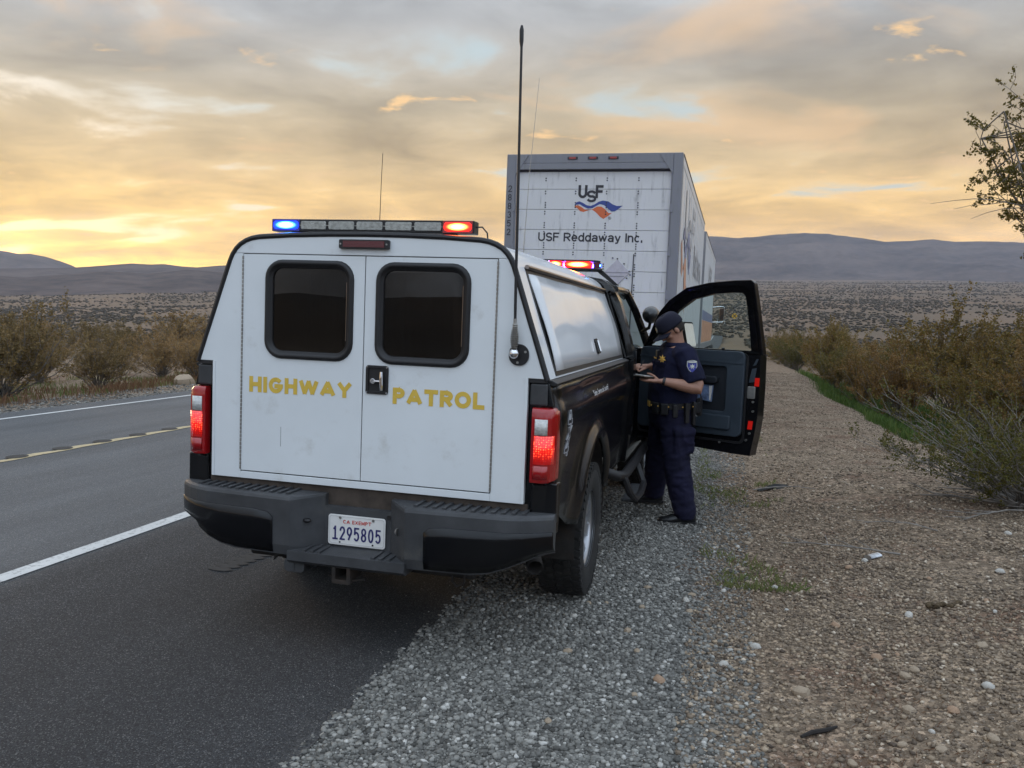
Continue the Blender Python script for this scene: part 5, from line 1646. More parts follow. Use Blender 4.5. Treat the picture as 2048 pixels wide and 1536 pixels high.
        pc = part('placard', MB().prism([(0.42, 2.20), (0.61, 2.39), (0.42, 2.58), (0.23, 2.39)][::-1], 'y', 0.052, 0.064), M_placard, tr, bevel=0.003, label='blank diamond placard holder on the door')
        for zz in (2.39, 2.335):
            part('placard_slide', MB().box(0.25 + abs(zz - 2.39), 0.59 - abs(zz - 2.39), 0.048, 0.052, zz - 0.004, zz + 0.004), M_tframe, pc)
        for x, zz in ((0.42, 2.59), (0.60, 2.41), (0.615, 2.36), (0.35, 2.60), (0.52, 2.52), (0.57, 2.31)):
            part('rivet', MB().cyl((x, 0.066, zz), (x, 0.050, zz), 0.011, n=6), M_tink, pc)
        part('pull_strap', MB().tube([(0.655, 0.058, 2.66), (0.652, 0.056, 2.2), (0.648, 0.056, 1.55)], 0.007, 5), M_tink, tr)
        part('latch_bar', MB().box(-0.06, 0.06, 0.04, 0.066, 1.25, 1.42), M_steel, tr, bevel=0.006)
    # side livery
    S = 1.0
    if first:
        decal('side_wave', [(u * 3.2, w * 5.5) for u, w in W_ORNG], (Wd, 0.5, 2.95), (0, 1, 0), (0, 0, 1), M_tofade, tr, 0.004)
        decal('side_wave', [(u * 3.2, w * 4.5) for u, w in W_BLUE], (Wd, 0.9, 2.95), (0, 1, 0), (0, 0, 1), M_tbfade, tr, 0.006)
        for ch, y, z in (('U', 1.2, 3.05), ('S', 2.2, 2.75), ('F', 3.2, 3.05)):
            strokes('side_letter', ch, M_tfade, tr, (Wd + 0.003, y, z), (0, 1, 0), (0, 0, 1), 0.72, 0.95, weight=0.22)
        strokes('side_name', 'Reddaway', M_tfade, tr, (Wd + 0.003, 4.3, 2.6), (0, 1, 0), (0, 0, 1), 0.6, 3.2, weight=0.15)
    else:
        part('blue_stripe', MB().box(Wd - 0.004, Wd + 0.004, 0.3, Ln - 0.1, 1.86, 2.12), M_tbfade, tr)
        part('orange_stripe', MB().box(Wd - 0.004, Wd + 0.004, 0.3, Ln - 0.1, 1.26, 1.85), M_tofade, tr)
        strokes('side_name', 'USF', M_tfade, tr, (Wd + 0.003, 3.0, 2.9), (0, 1, 0), (0, 0, 1), 0.6, 2.6, weight=0.2)
    # running gear
    part('axle', MB().cyl((-1.2, 0.95, 0.50), (1.2, 0.95, 0.50), 0.07, n=12), M_dark, tr)
    part('under_frame', MB().box(-0.5, -0.38, 0.1, Ln - 0.2, 0.80, Zf - 0.05).box(0.38, 0.5, 0.1, Ln - 0.2, 0.80, Zf - 0.05).box(-0.5, 0.5, 0.5, 1.4, 0.72, 0.80), M_dark, tr)
    part('under_ride_bar', MB().box(-1.15, 1.15, 0.0, 0.10, 0.50, 0.60).box(-0.6, -0.5, 0.02, 0.08, 0.6, 1.0).box(0.5, 0.6, 0.02, 0.08, 0.6, 1.0), M_tframe, tr)
    tyre = MB().lathe([(0.28, -0.12), (0.40, -0.14), (0.48, -0.13), (0.505, -0.09), (0.508, 0), (0.505, 0.09), (0.48, 0.13), (0.40, 0.14), (0.28, 0.12)], (0, 0, 0), 'x', 36).mesh('wheel')
    fix_normals(tyre); tyre.materials.append(M_rubber); tyre.shade_smooth()
    hub = MB().lathe([(0.29, 0.11), (0.27, 0.06), (0.16, 0.02), (0.15, 0.10), (0.10, 0.12), (0.001, 0.12)], (0, 0, 0), 'x', 24).mesh('hub'); fix_normals(hub); hub.materials.append(M_steel)
    for s in (-1, 1):
        for x in (1.12, 0.80):
            w = obj('wheel', tyre, tr); w.location = (s * x, 0.95, 0.508); w.rotation_euler = (0, 0, 0 if s > 0 else math.pi)
            obj('hub', hub, w)
        part('mud_flap', MB().box(min(s * 0.68, s * 1.26), max(s * 0.68, s * 1.26), 0.30, 0.31, 0.20, 0.95), M_trim, tr)
        part('tail_lamp', MB().cyl((s * 0.95, -0.004, 0.90), (s * 0.95, 0.03, 0.90), 0.05, n=14), M_lens_red, tr)
        part('landing_leg', MB().box(s * 0.6 - 0.05, s * 0.6 + 0.05, 6.2, 6.3, 0.45, Zf), M_dark, tr)
    return tr


def site_m(x, y, yaw, z=0.0, pitch=0.0):
    return ML @ Matrix.Translation((x, y, z)) @ Matrix.Rotation(-R_(yaw), 4, 'Z') @ Matrix.Rotation(R_(pitch), 4, 'X')


make_trailer(site_m(-0.335, 8.52, 0.45), 'white box trailer with logo and number on its rear roll-up door, right behind pickup', True)
make_trailer(site_m(-0.265, 18.35, 0.70, -0.03, -0.3), 'white box trailer with blue and orange side stripes, coupled ahead of the logo trailer', False)
# coupling dolly between the trailers
dl = thing('trailer_dolly', 'dark coupling dolly on two wheels between the two box trailers', 'dolly', site_m(-0.30, 17.7, 0.6))
part('dolly_frame', MB().box(-0.45, 0.45, -0.3, 1.6, 0.75, 0.92).box(-0.08, 0.08, -0.75, -0.3, 0.75, 0.85), M_dark, dl)
part('dolly_axle', MB().cyl((-1.2, 1.3, 0.5), (1.2, 1.3, 0.5), 0.07, n=10), M_dark, dl)
dt = MB().lathe([(0.10, -0.13), (0.28, -0.13), (0.48, -0.13), (0.508, 0), (0.48, 0.13), (0.28, 0.12), (0.10, 0.06)], (0, 0, 0), 'x', 28).mesh('wheel'); fix_normals(dt); dt.materials.append(M_rubber)
for s in (-1, 1):
    w = obj('wheel', dt, dl); w.location = (s * 1.12, 1.3, 0.508); w.rotation_euler = (0, 0, 0 if s > 0 else math.pi)

# tractor ahead of the trailers: only its right mirror shows past the boxes
tc = thing('semi_tractor', 'white semi tractor ahead of the trailers, its black right mirror showing', 'truck', site_m(-0.15, 26.6, 0.9, -0.03, -0.4))
M_tcab = mat('tractor_white', (0.65, 0.66, 0.67), 0.3, coat=0.4, var=0.05)
cabm = MB(); rr = []
for y, w, z0, z1 in ((1.6, 1.15, 1.0, 2.75), (2.4, 1.18, 1.0, 2.95), (3.1, 1.18, 1.0, 2.95), (3.5, 1.12, 1.0, 2.1), (5.2, 0.9, 1.0, 1.85), (5.4, 0.85, 1.0, 1.7)):
    rr.append([(-w, y, z0), (w, y, z0), (w, y, z0 + (z1 - z0) * 0.6), (w * 0.88, y, z1 - 0.06), (w * 0.7, y, z1), (-w * 0.7, y, z1), (-w * 0.88, y, z1 - 0.06), (-w, y, z0 + (z1 - z0) * 0.6)])
cabm.loft(rr)
part('cab_body', cabm, M_tcab, tc, smooth=True)
part('chassis', MB().box(-0.45, 0.45, -1.2, 5.2, 0.7, 1.0), M_dark, tc)
part('windscreen', MB().add([(-0.95, 3.52, 2.15), (0.95, 3.52, 2.15), (0.88, 3.13, 2.85), (-0.88, 3.13, 2.85)], [(0, 1, 2, 3)]), M_glass, tc)
part('cab_rear_window', MB().box(-0.6, 0.6, 1.585, 1.6, 2.0, 2.5), M_glass, tc)
for s in (-1, 1):
    m_ = part('side_mirror', MB().box(min(s * 1.44, s * 1.60), max(s * 1.44, s * 1.60), 3.15, 3.27, 1.98, 2.42), mat('mirror_brown', (0.035, 0.018, 0.012), 0.3), tc, bevel=0.02)
    part('mirror_bracket', MB().tube([(s * 1.15, 3.15, 1.88), (s * 1.58, 3.18, 1.90), (s * 1.615, 3.2, 1.98), (s * 1.615, 3.2, 2.48), (s * 1.5, 3.2, 2.50), (s * 1.15, 3.1, 2.45)], 0.018, 6), M_chrome, m_, smooth=True)
    part('headlamp', MB().box(min(s * 0.6, s * 0.85), max(s * 0.6, s * 0.85), 5.38, 5.44, 1.05, 1.3), M_lens_clear, tc, bevel=0.01)
    for y in (-0.9, 0.35, 4.6):
        w = obj('wheel', dt, tc); w.location = (s * 1.08, y, 0.508); w.rotation_euler = (0, 0, 0 if s > 0 else math.pi)
part('front_bumper', MB().box(-1.15, 1.15, 5.40, 5.55, 0.5, 0.95), M_chrome, tc, bevel=0.03)

# ------------------------------------------------------------------ roadside signs seen through the door window
def sign_at(px, py, dist):
    """point on the line of sight at a distance, used once to survey where the sign stands"""
    p = math.atan(228 / 1680)
    d = np.array(((px - 1024) / 1680, math.cos(p) - (py - 768) / 1680 * math.sin(p), -math.sin(p) - (py - 768) / 1680 * math.cos(p)))
    return d * dist / d[1]


def survey(px, py):
    """where the line of sight through a pixel of the photograph meets the ground"""
    for dist in np.arange(45, 420, 1.0):
        q = sign_at(px, py, dist)
        if CAMZ + q[2] <= float(ground_world(q[0], q[1])):
            break
    return q


SX, SY = survey(1468, 662)[:2]
SZ = float(ground_world(SX, SY))
sg = thing('crossing_sign', 'yellow round warning sign with black cross on post by the road ahead', 'road sign', Matrix.Translation((SX, SY, SZ)))
top = CAMZ + sign_at(1468, 632, SY)[2] - SZ
sr_ = 10.5 / 1680 * SY / 2 * 1.05
sk_ = sr_ / 0.36
part('post', MB().box(-0.035, 0.035, 0.0, 0.05, 0, top + 1.25 * sk_), M_steel, sg)
part('sign_face', MB().prism([(sr_ * math.cos(a), top + sr_ * math.sin(a)) for a in np.linspace(0, 2 * math.pi, 8, endpoint=False) + math.pi / 8], 'y', -0.02, -0.001), mat('sign_yellow', (0.70, 0.38, 0.02), 0.4), sg)
xm = MB()
for a in (45, 135):
    u = np.array((math.cos(R_(a)), 0, math.sin(R_(a))))
    xm.obox((0, -0.024 - 0.001 * (a > 90), top), u, (0, 1, 0), np.cross(u, (0, 1, 0)), 0.33 * sk_, 0.002, 0.05 * sk_)
part('black_cross', xm, M_tink, sg)
part('sign_beacon', MB().box(-0.16 * sk_, 0.16 * sk_, -0.05, 0.10, top + 0.62 * sk_, top + 0.85 * sk_).box(-0.22 * sk_, 0.22 * sk_, -0.02, 0.07, top + 0.98 * sk_, top + 1.12 * sk_), M_tink, sg)
for k, (px, dd) in enumerate(((1434, 78.0), (1449, 88.0))):
    q = survey(px, 648)
    gz = float(ground_world(q[0], q[1]))
    dlm = thing('delineator_post', 'thin white delineator post at the road edge ahead, near the crossing sign', 'marker post', Matrix.Translation((q[0], q[1], gz)), 'delineator posts along the road')
    h = 9.0 / 1680 * q[1]
    part('post', MB().box(-0.05, 0.05, -0.01, 0.01, 0, max(0.9, h)), mat('delineator_white', (0.7, 0.7, 0.68), 0.5), dlm)
    part('reflector', MB().box(-0.04, 0.04, -0.02, -0.01, max(0.9, h) - 0.2, max(0.9, h) - 0.08), M_plate, dlm)

# ------------------------------------------------------------------ officer
OX, OY = 1.24, 3.62
oP = to_world((OX, OY, 0))
oyaw = math.atan2(RT[1, 0], RT[0, 0])
officer = thing('person', 'officer in navy uniform and cap writing on a notepad beside the open door', 'person',
                Matrix.Translation((oP[0], oP[1], oP[2] + 0.006)) @ Matrix.Rotation(oyaw, 4, 'Z') @ Matrix.Diagonal((1.07, 1.07, 1.0, 1.0)))
M_skin = mat('skin', (0.36, 0.185, 0.125), 0.5, var=0.14, vscale=14, bump=0.08, bscale=200)
M_navy = mat('navy_cloth', (0.008, 0.009, 0.028), 0.85, var=0.35, vscale=9, bump=0.35, bscale=40, spec=0.25)
M_navy2 = mat('navy_trousers', (0.010, 0.0095, 0.026), 0.88, var=0.4, vscale=7, bump=0.4, bscale=30, spec=0.25)
M_capc = mat('cap_cloth', (0.008, 0.008, 0.020), 0.9, bump=0.2, bscale=300)
M_boot = mat('boot_leather', (0.010, 0.010, 0.011), 0.32, coat=0.2, bump=0.25, bscale=80)
M_leather = mat('belt_leather', (0.008, 0.008, 0.009), 0.35, coat=0.2, bump=0.5, bscale=150)
M_goldm = mat('badge_gold', (0.75, 0.45, 0.10), 0.35, metal=0.35)
M_patchb = mat('patch_blue', (0.05, 0.06, 0.30), 0.8)
M_patchw = mat('patch_white', (0.55, 0.55, 0.50), 0.8, var=0.3, vscale=90)
M_paper = mat('paper', (0.60, 0.59, 0.57), 0.7)
FW = np.array((-0.93, -0.37, 0.0)); FW /= np.linalg.norm(FW)
LF = np.array((-FW[1], FW[0], 0.0))          # his left
if LF[1] > 0:
    LF = -LF
UP = np.array((0, 0, 1.0))


def v3(*a):
    return np.array(a, float)


def ell_ring(c, hw, hd, n=28, k=2.4, fw=None, lf=None):
    fw = FW if fw is None else fw; lf = LF if lf is None else lf
    out = []
    for i in range(n):
        a = 2 * math.pi * i / n
        ca, sa = math.cos(a), math.sin(a)
        e = 2 / k
        out.append(np.array(c) + lf * hw * math.copysign(abs(ca) ** e, ca) + fw * hd * math.copysign(abs(sa) ** e, sa))
    return out


def remesh(mb, voxel, smooth_it=4, wr=0.0, wscale=12.0, name='m', stretch=(1, 1, 1)):
    me = mb.mesh(name); fix_normals(me)
    o = bpy.data.objects.new(name, me); col.objects.link(o)
    m = o.modifiers.new('r', 'REMESH'); m.mode = 'VOXEL'; m.voxel_size = voxel; m.adaptivity = 0.0
    s = o.modifiers.new('s', 'SMOOTH'); s.iterations = smooth_it; s.factor = 0.5
    dg = bpy.context.evaluated_depsgraph_get()
    me2 = bpy.data.meshes.new_from_object(o.evaluated_get(dg))
    bpy.data.objects.remove(o); bpy.data.meshes.remove(me)
    if wr:
        N = [v.normal.copy() for v in me2.vertices]
        for v, n in zip(me2.vertices, N):
            p = Vector((v.co.x * wscale * stretch[0], v.co.y * wscale * stretch[1], v.co.z * wscale * stretch[2]))
            a = mnoise.noise(p) + 0.5 * mnoise.noise(p * 2.1)
            v.co += n * wr * (1 - abs(a) * 1.6)
    me2.shade_smooth()
    return me2


PELV = v3(0.060, 0.0, 0.92)
CH = v3(0.095, 0.0, 1.30)
SHL = v3(0.092, 0, 1.420) + LF * 0.190
SHR = v3(0.092, 0, 1.420) - LF * 0.190
ELL, WRL = v3(0.275, -0.265, 1.150), v3(0.005, -0.285, 1.205)
ELR, WRR = v3(0.050, 0.255, 1.175), v3(-0.120, 0.030, 1.290)
HL, HR = v3(0.06, 0, 0.90) + LF * 0.092, v3(0.06, 0, 0.90) - LF * 0.092
KNL, KNR = v3(0.120, -0.190, 0.500), v3(-0.045, 0.175, 0.505)
ANL, ANR = v3(0.200, -0.285, 0.085), v3(-0.095, 0.290, 0.085)
pit = R_(38)
HC = v3(0.045, -0.018, 1.625)
HF = FW * math.cos(pit) - UP * math.sin(pit)
HU = FW * math.sin(pit) + UP * math.cos(pit)


def ellipsoid(mb, c, ax, rad, nu=20, nv=14):
    b0 = MB().ball((0, 0, 0), 1.0, nu, nv)
    A = np.array(ax)
    V = [np.array(c) + A[0] * p[0] * rad[0] + A[1] * p[1] * rad[1] + A[2] * p[2] * rad[2] for p in b0.v]
    return mb.add(V, b0.f)


def torso(mb, grow=0.0, z_top=1.50, z_bot=0.86):
    secs = [(0.86, 0.060, 0.178, 0.140), (0.93, 0.060, 0.190, 0.156), (1.00, 0.058, 0.192, 0.166), (1.10, 0.064, 0.192, 0.170), (1.20, 0.076, 0.196, 0.165), (1.30, 0.090, 0.202, 0.152),
            (1.37, 0.096, 0.204, 0.136), (1.425, 0.096, 0.190, 0.114), (1.465, 0.090, 0.135, 0.094), (1.49, 0.086, 0.080, 0.078)]
    mb.loft([ell_ring((x, 0, z), hw + grow, hd + grow) for z, x, hw, hd in secs if z_bot - 0.001 <= z <= z_top + 0.001])
    return mb


# one continuous body: trunk, legs, arms, hands, neck and head
B = MB()
torso(B)
B.tube([v3(0.086, 0, 1.46), v3(0.075, -0.006, 1.53), HC - HU * 0.03], [0.070, 0.066, 0.066], 16)
AX = (HF, LF, HU)
ellipsoid(B, HC + HU * 0.015, AX, (0.098, 0.078, 0.105))
ellipsoid(B, HC + HF * 0.040 - HU * 0.070, AX, (0.056, 0.056, 0.052))
ellipsoid(B, HC + HF * 0.078 - HU * 0.100, AX, (0.024, 0.030, 0.020))          # chin
B.tube([HC + HF * 0.088 + HU * 0.008, HC + HF * 0.104 - HU * 0.020, HC + HF * 0.114 - HU * 0.038, HC + HF * 0.092 - HU * 0.046], [0.009, 0.012, 0.015, 0.012], 10)
ellipsoid(B, HC + HF * 0.088 - HU * 0.070, AX, (0.014, 0.024, 0.009))           # lips
ellipsoid(B, HC + HF * 0.082 + HU * 0.018, AX, (0.014, 0.058, 0.012))           # brow
for s in (-1, 1):
    ellipsoid(B, HC + LF * s * 0.079 - HF * 0.008 - HU * 0.022, AX, (0.018, 0.009, 0.030), 12, 8)
    ellipsoid(B, HC + LF * s * 0.042 + HF * 0.060 - HU * 0.035, AX, (0.026, 0.024, 0.024), 12, 8)
for sh, el, wr in ((SHL, ELL, WRL), (SHR, ELR, WRR)):
    B.tube([sh - UP * 0.0, sh * 0.6 + el * 0.4, el * 0.92 + sh * 0.08, el, el * 0.85 + wr * 0.15, el * 0.6 + wr * 0.4, el * 0.15 + wr * 0.85, wr], [0.066, 0.062, 0.054, 0.052, 0.055, 0.052, 0.036, 0.032], 14)
for h, k, a in ((HL, KNL, ANL), (HR, KNR, ANR)):
    B.tube([h, h * 0.5 + k * 0.5, k, k * 0.6 + a * 0.4, a], [0.088, 0.075, 0.056, 0.056, 0.040], 14)


def hand(mb, wr, palm, knuck, side, tips, thumb):
    mb.tube([wr, wr * 0.4 + palm * 0.6, palm, knuck], [(0.029, 0.022), (0.034, 0.018), (0.041, 0.016), (0.040, 0.013)], 14, up=side[1])
    for i, (mid, tip) in enumerate(tips):
        b0 = knuck + side[0] * (0.030 - 0.020 * i)
        mb.tube([b0 - (knuck - palm) * 0.4, b0, mid, (mid + tip) / 2 + (mid - b0) * 0.06, tip], [0.0088, 0.0092, 0.0085, 0.0080, 0.0070], 9)
    mb.tube([palm * 0.7 + wr * 0.3 + side[0] * 0.022, *thumb], [0.013] + [0.0105, 0.0092, 0.0080][:len(thumb)], 9)


# left hand under and around the notepad
PADC = v3(-0.185, -0.165, 1.232)
pl_ = v3(-0.060, -0.262, 1.200); kn_ = v3(-0.108, -0.232, 1.199)
sx_ = v3(0.45, 0.85, 0.15); sx_ /= np.linalg.norm(sx_)
hand(B, WRL, pl_, kn_, (sx_, v3(0, 0, 1)), [(kn_ + sx_ * (0.030 - 0.020 * i) + v3(-0.040, 0.030, 0.006), kn_ + sx_ * (0.030 - 0.020 * i) + v3(-0.075 + 0.008 * abs(i - 1), 0.056, 0.014)) for i in range(4)],
     [v3(-0.070, -0.215, 1.236), v3(-0.102, -0.198, 1.252), v3(-0.128, -0.190, 1.254)])
# right hand closed on the pen
pr_ = v3(-0.162, -0.015, 1.297); kr_ = v3(-0.196, -0.040, 1.300)
sr_ = v3(0.55, -0.70, -0.25); sr_ /= np.linalg.norm(sr_)
hand(B, WRR, pr_, kr_, (sr_, v3(0, 0, 1)), [(kr_ + sr_ * (0.030 - 0.020 * i) + v3(-0.030, -0.022, -0.008), kr_ + sr_ * (0.022 - 0.018 * i) + v3(-0.028, -0.040, -0.036 + 0.004 * i)) for i in range(4)],
     [v3(-0.165, -0.070, 1.275), v3(-0.190, -0.088, 1.262), v3(-0.205, -0.092, 1.254)])
body_me = remesh(B, 0.0052, 3, name='body'); body_me.materials.append(M_skin)
obj('body', body_me, officer)
for s in (-1, 1):
    part('eye', ellipsoid(MB(), HC + LF * s * 0.031 + HF * 0.086 - HU * 0.006, AX, (0.008, 0.013, 0.005), 10, 8), M_trim, officer)
    part('eyebrow', MB().tube([HC + LF * s * 0.014 + HF * 0.097 + HU * 0.014, HC + LF * s * 0.034 + HF * 0.094 + HU * 0.020, HC + LF * s * 0.052 + HF * 0.080 + HU * 0.014], 0.0045, 6), M_leather, officer)
H = MB(); ellipsoid(H, HC + HU * 0.012 - HF * 0.006, AX, (0.0985, 0.0815, 0.109), 28, 20)
H.f = [q for q in H.f if all((np.array(H.v[i]) - HC) @ HF < 0.028 for i in q) and all(((np.array(H.v[i]) - HC) @ HU) > -0.062 + 0.25 * max(0, ((np.array(H.v[i]) - HC) @ HF) + 0.03) for i in q)]
part('hair', H, mat('dark_hair', (0.022, 0.015, 0.011), 0.7, bump=0.6, bscale=220), officer, smooth='all', solid=0.003)

# shirt
S = MB()
torso(S, 0.016, 1.465, 0.93)
for sh, el in ((SHL, ELL), (SHR, ELR)):
    S.tube([sh * 0.75 + v3(0.09, 0, 1.425) * 0.25, sh, sh * 0.6 + el * 0.4, sh * 0.18 + el * 0.82], [0.092, 0.090, 0.086, 0.084], 16)
shirt = remesh(S, 0.0085, 5, 0.0065, 10.0, 'shirt', (1, 1, 0.8)); shirt.materials.append(M_navy)
so = obj('shirt', shirt, officer)
col_ = MB(); rr = []
for t, dz, g_ in ((0, -0.012, 0.016), (1, 0.026, 0.008), (2, 0.030, 0.014), (3, -0.006, 0.030)):
    rr.append(ell_ring((0.086 - 0.004 * t, -0.002, 1.478 + dz), 0.074 + g_, 0.072 + g_, 24, 2.0))
col_.loft(rr, cap=False)
part('collar', col_, M_navy, so, smooth='all', solid=0.003)
for s in (-1, 1):
    pc_ = v3(0.095, 0, 1.285) + FW * 0.152 + LF * s * 0.085
    nrm = FW * 0.9 + LF * s * 0.43; nrm /= np.linalg.norm(nrm); tx = np.cross(UP, nrm); tx /= np.linalg.norm(tx)
    fl = MB()
    fl.obox(pc_ + nrm * 0.012, tx, nrm, UP, 0.050, 0.007, 0.058)
    part('breast_pocket', fl, M_navy, so, bevel=0.005)
    part('pocket_flap', MB().obox(pc_ + nrm * 0.017 + UP * 0.048, tx, nrm, UP, 0.053, 0.006, 0.016), M_navy, so, bevel=0.004)
# star badge on the left breast
def star(c, n, r0, r1, pts, thick, rot=0.0):
    tx = np.cross(UP, n); tx /= np.linalg.norm(tx); ty = np.cross(n, tx)
    mb = MB(); V = []
    for i in range(pts * 2):
        a = math.pi * i / pts + rot; r = r0 if i % 2 == 0 else r1
        V.append(c + tx * r * math.sin(a) + ty * r * math.cos(a))
    k = len(V)
    mb.add(V + [c + n * thick], [(i, (i + 1) % k, k) for i in range(k)])
    return mb


bn = FW * 0.80 + LF * 0.55 + UP * 0.10; bn /= np.linalg.norm(bn)
bc = v3(0.092, 0, 1.372) + FW * 0.138 + LF * 0.095
bc = bc + bn * 0.022
bad = part('star_badge', star(bc, bn, 0.039, 0.019, 7, 0.006), M_goldm, so)
part('badge_centre', MB().cyl(bc + bn * 0.003, bc + bn * 0.008, 0.012, n=14), M_goldm, bad)
nb = MB(); tx = np.cross(UP, FW); tx /= np.linalg.norm(tx)
part('name_bar', MB().obox(v3(0.092, 0, 1.365) + FW * 0.156 - LF * 0.082, tx, FW, UP, 0.030, 0.002, 0.006), M_goldm, so)
# shoulder patch
pn = LF * 0.93 + v3(-0.12, 0, 0.10); pn /= np.linalg.norm(pn)
am = SHL * 0.66 + ELL * 0.34
pcn = am + pn * 0.097
tx = np.cross(UP, pn); tx /= np.linalg.norm(tx); ty = np.cross(pn, tx)
sh_out = [(-0.038, 0.040), (-0.020, 0.046), (0, 0.050), (0.020, 0.046), (0.038, 0.040), (0.040, 0.0), (0.026, -0.034), (0, -0.058), (-0.026, -0.034), (-0.040, 0.0)]
for k, (sc_, m, t) in enumerate(((1.0, M_patchw, 0.0), (0.88, M_patchb, 0.0015))):
    pm = MB(); pm.add([pcn + tx * u * sc_ + ty * (w * sc_) + pn * (t + 0.004 - 10.0 * 0 - 6.0 * (u * sc_) ** 2) for u, w in sh_out], [tuple(range(len(sh_out)))])
    if k == 0:
        pat = part('shoulder_patch', pm, m, so, solid=0.0, normals=False)
    else:
        part('patch_field', pm, m, pat, normals=False)
sb = star(pcn - ty * 0.004 + pn * 0.0062, pn, 0.026, 0.011, 7, 0.002)
part('patch_star', sb, M_patchw, pat)
part('patch_banner', MB().obox(pcn + ty * 0.033 + pn * 0.0065, tx, pn, ty, 0.030, 0.001, 0.007), M_patchw, pat)
mi = MB().tube([SHL * 0.5 + SHR * 0.5 + FW * 0.125 + UP * -0.02 - LF * 0.05, v3(0.092, 0, 1.33) + FW * 0.150 - LF * 0.075, v3(0.09, 0, 1.22) + FW * 0.158 - LF * 0.10], 0.005, 6)
part('radio_cord', mi, M_leather, so)
part('collar_mike', MB().obox(v3(0.092, 0, 1.405) + FW * 0.142 - LF * 0.055, LF, FW, UP, 0.022, 0.014, 0.030), M_trim, so, bevel=0.006)

# trousers
T = MB()
T.loft([ell_ring((x, 0, z), hw, hd) for z, x, hw, hd in ((0.78, 0.062, 0.165, 0.145), (0.84, 0.061, 0.195, 0.168), (0.93, 0.060, 0.204, 0.172), (1.00, 0.060, 0.204, 0.176))])
for h, k, a, s in ((HL, KNL, ANL, 1), (HR, KNR, ANR, -1)):
    T.tube([h + UP * 0.02, h * 0.75 + k * 0.25, h * 0.4 + k * 0.6, k, k * 0.65 + a * 0.35, k * 0.3 + a * 0.7, a + UP * 0.015, a - UP * 0.03], [0.128, 0.124, 0.114, 0.102, 0.098, 0.088, 0.082, 0.074], 18)
    cc = h * 0.48 + k * 0.52 + LF * s * 0.100 - FW * 0.03
    T.obox(cc, FW, LF, UP, 0.075, 0.034, 0.100)
    T.obox(cc + UP * 0.085 + LF * s * 0.006, FW, LF, UP, 0.080, 0.036, 0.026)
trs = remesh(T, 0.0085, 4, 0.0100, 7.5, 'trousers', (1, 1, 1.7)); trs.materials.append(M_navy2)
to_ = obj('trousers', trs, officer)

# boots
for a, nm, yaw in ((ANL, 'boot', 0.10), (ANR, 'boot', -0.06)):
    d = v3(-math.cos(yaw), math.sin(yaw) * -1, 0); sd = v3(-d[1], d[0], 0)
    base = v3(a[0], a[1], 0)
    bt = MB(); rr = []
    for t, w, h0 in ((-0.085, 0.030, 0.095), (-0.070, 0.036, 0.12), (-0.02, 0.041, 0.135), (0.035, 0.043, 0.112), (0.085, 0.048, 0.082), (0.135, 0.049, 0.062), (0.180, 0.042, 0.052), (0.205, 0.026, 0.038)):
        c = base + d * t
        rr.append([c + sd * w * x + UP * (0.022 + (h0 - 0.022) * z) for x, z in ((-1, 0), (-1.0, 0.4), (-0.8, 0.8), (-0.35, 1.0), (0.35, 1.0), (0.8, 0.8), (1.0, 0.4), (1, 0))])
    bt.loft(rr)
    bt.tube([a + UP * 0.10, a + UP * 0.02, base + UP * 0.06], [0.055, 0.054, 0.05], 14)
    bme = remesh(bt, 0.007, 3, name='boot'); bme.materials.append(M_boot)
    bo = obj('boot', bme, officer)
    sl = MB(); pts = [base + d * t + sd * w * sg for sg in (1, -1) for t, w in (((-0.092, 0.030), (-0.06, 0.043), (0.02, 0.045), (0.11, 0.052), (0.175, 0.046), (0.212, 0.022)) if sg == 1 else ((0.212, 0.022), (0.175, 0.046), (0.11, 0.052), (0.02, 0.045), (-0.06, 0.043), (-0.092, 0.030)))]
    sl.loft([[p + UP * 0.0 for p in pts], [p + UP * 0.026 for p in pts]])
    part('sole', sl, M_trim, bo, bevel=0.003)

# duty belt with gear
bl_ = MB(); bl_.loft([ell_ring((0.062, 0, z), 0.214 + g_, 0.186 + g_, 40) for z, g_ in ((0.955, 0.0), (0.957, 0.006), (1.005, 0.006), (1.007, 0.0))], cap=False)
belt = part('duty_belt', bl_, M_leather, officer, smooth=True)


def belt_item(name, deg, w, d, h, dz, m, bev=0.008):
    a = R_(deg)       # 0 = front, 90 = his left
    n = FW * math.cos(a) + LF * math.sin(a); t = np.cross(UP, n)
    rad = 1 / math.sqrt((math.cos(a) / 0.192) ** 2 + (math.sin(a) / 0.220) ** 2) * 1.02
    c = v3(0.062, 0, 0.98 + dz) + n * (rad + d * 0.9)
    return part(name, MB().obox(c, t, n, UP, w, d, h), m, belt, bevel=bev)


belt_item('belt_buckle', 4, 0.026, 0.004, 0.024, 0, M_goldm, 0.003)
belt_item('cuff_pouch', 128, 0.034, 0.020, 0.045, -0.015, M_leather)
belt_item('magazine_pouch', 38, 0.030, 0.018, 0.048, -0.02, M_leather)
belt_item('magazine_pouch', 58, 0.030, 0.018, 0.048, -0.02, M_leather)
belt_item('baton_holder', 100, 0.018, 0.020, 0.085, -0.05, M_trim)
rd = belt_item('belt_radio', 148, 0.030, 0.020, 0.075, -0.02, M_trim)
belt_item('flashlight', 118, 0.014, 0.016, 0.10, -0.06, M_trim)
belt_item('pepper_holder', 78, 0.020, 0.018, 0.055, -0.03, M_leather)
belt_item('holster', -98, 0.040, 0.026, 0.11, -0.07, M_leather, 0.015)
for dg_ in (30, 46, 66, 90, 110):
    a = R_(dg_); n = FW * math.cos(a) + LF * math.sin(a)
    rad = 1 / math.sqrt((math.cos(a) / 0.192) ** 2 + (math.sin(a) / 0.220) ** 2) + 0.045
    part('snap', MB().ball(v3(0.062, 0, 0.985) + n * rad, 0.0055, 8, 6), M_goldm, belt)
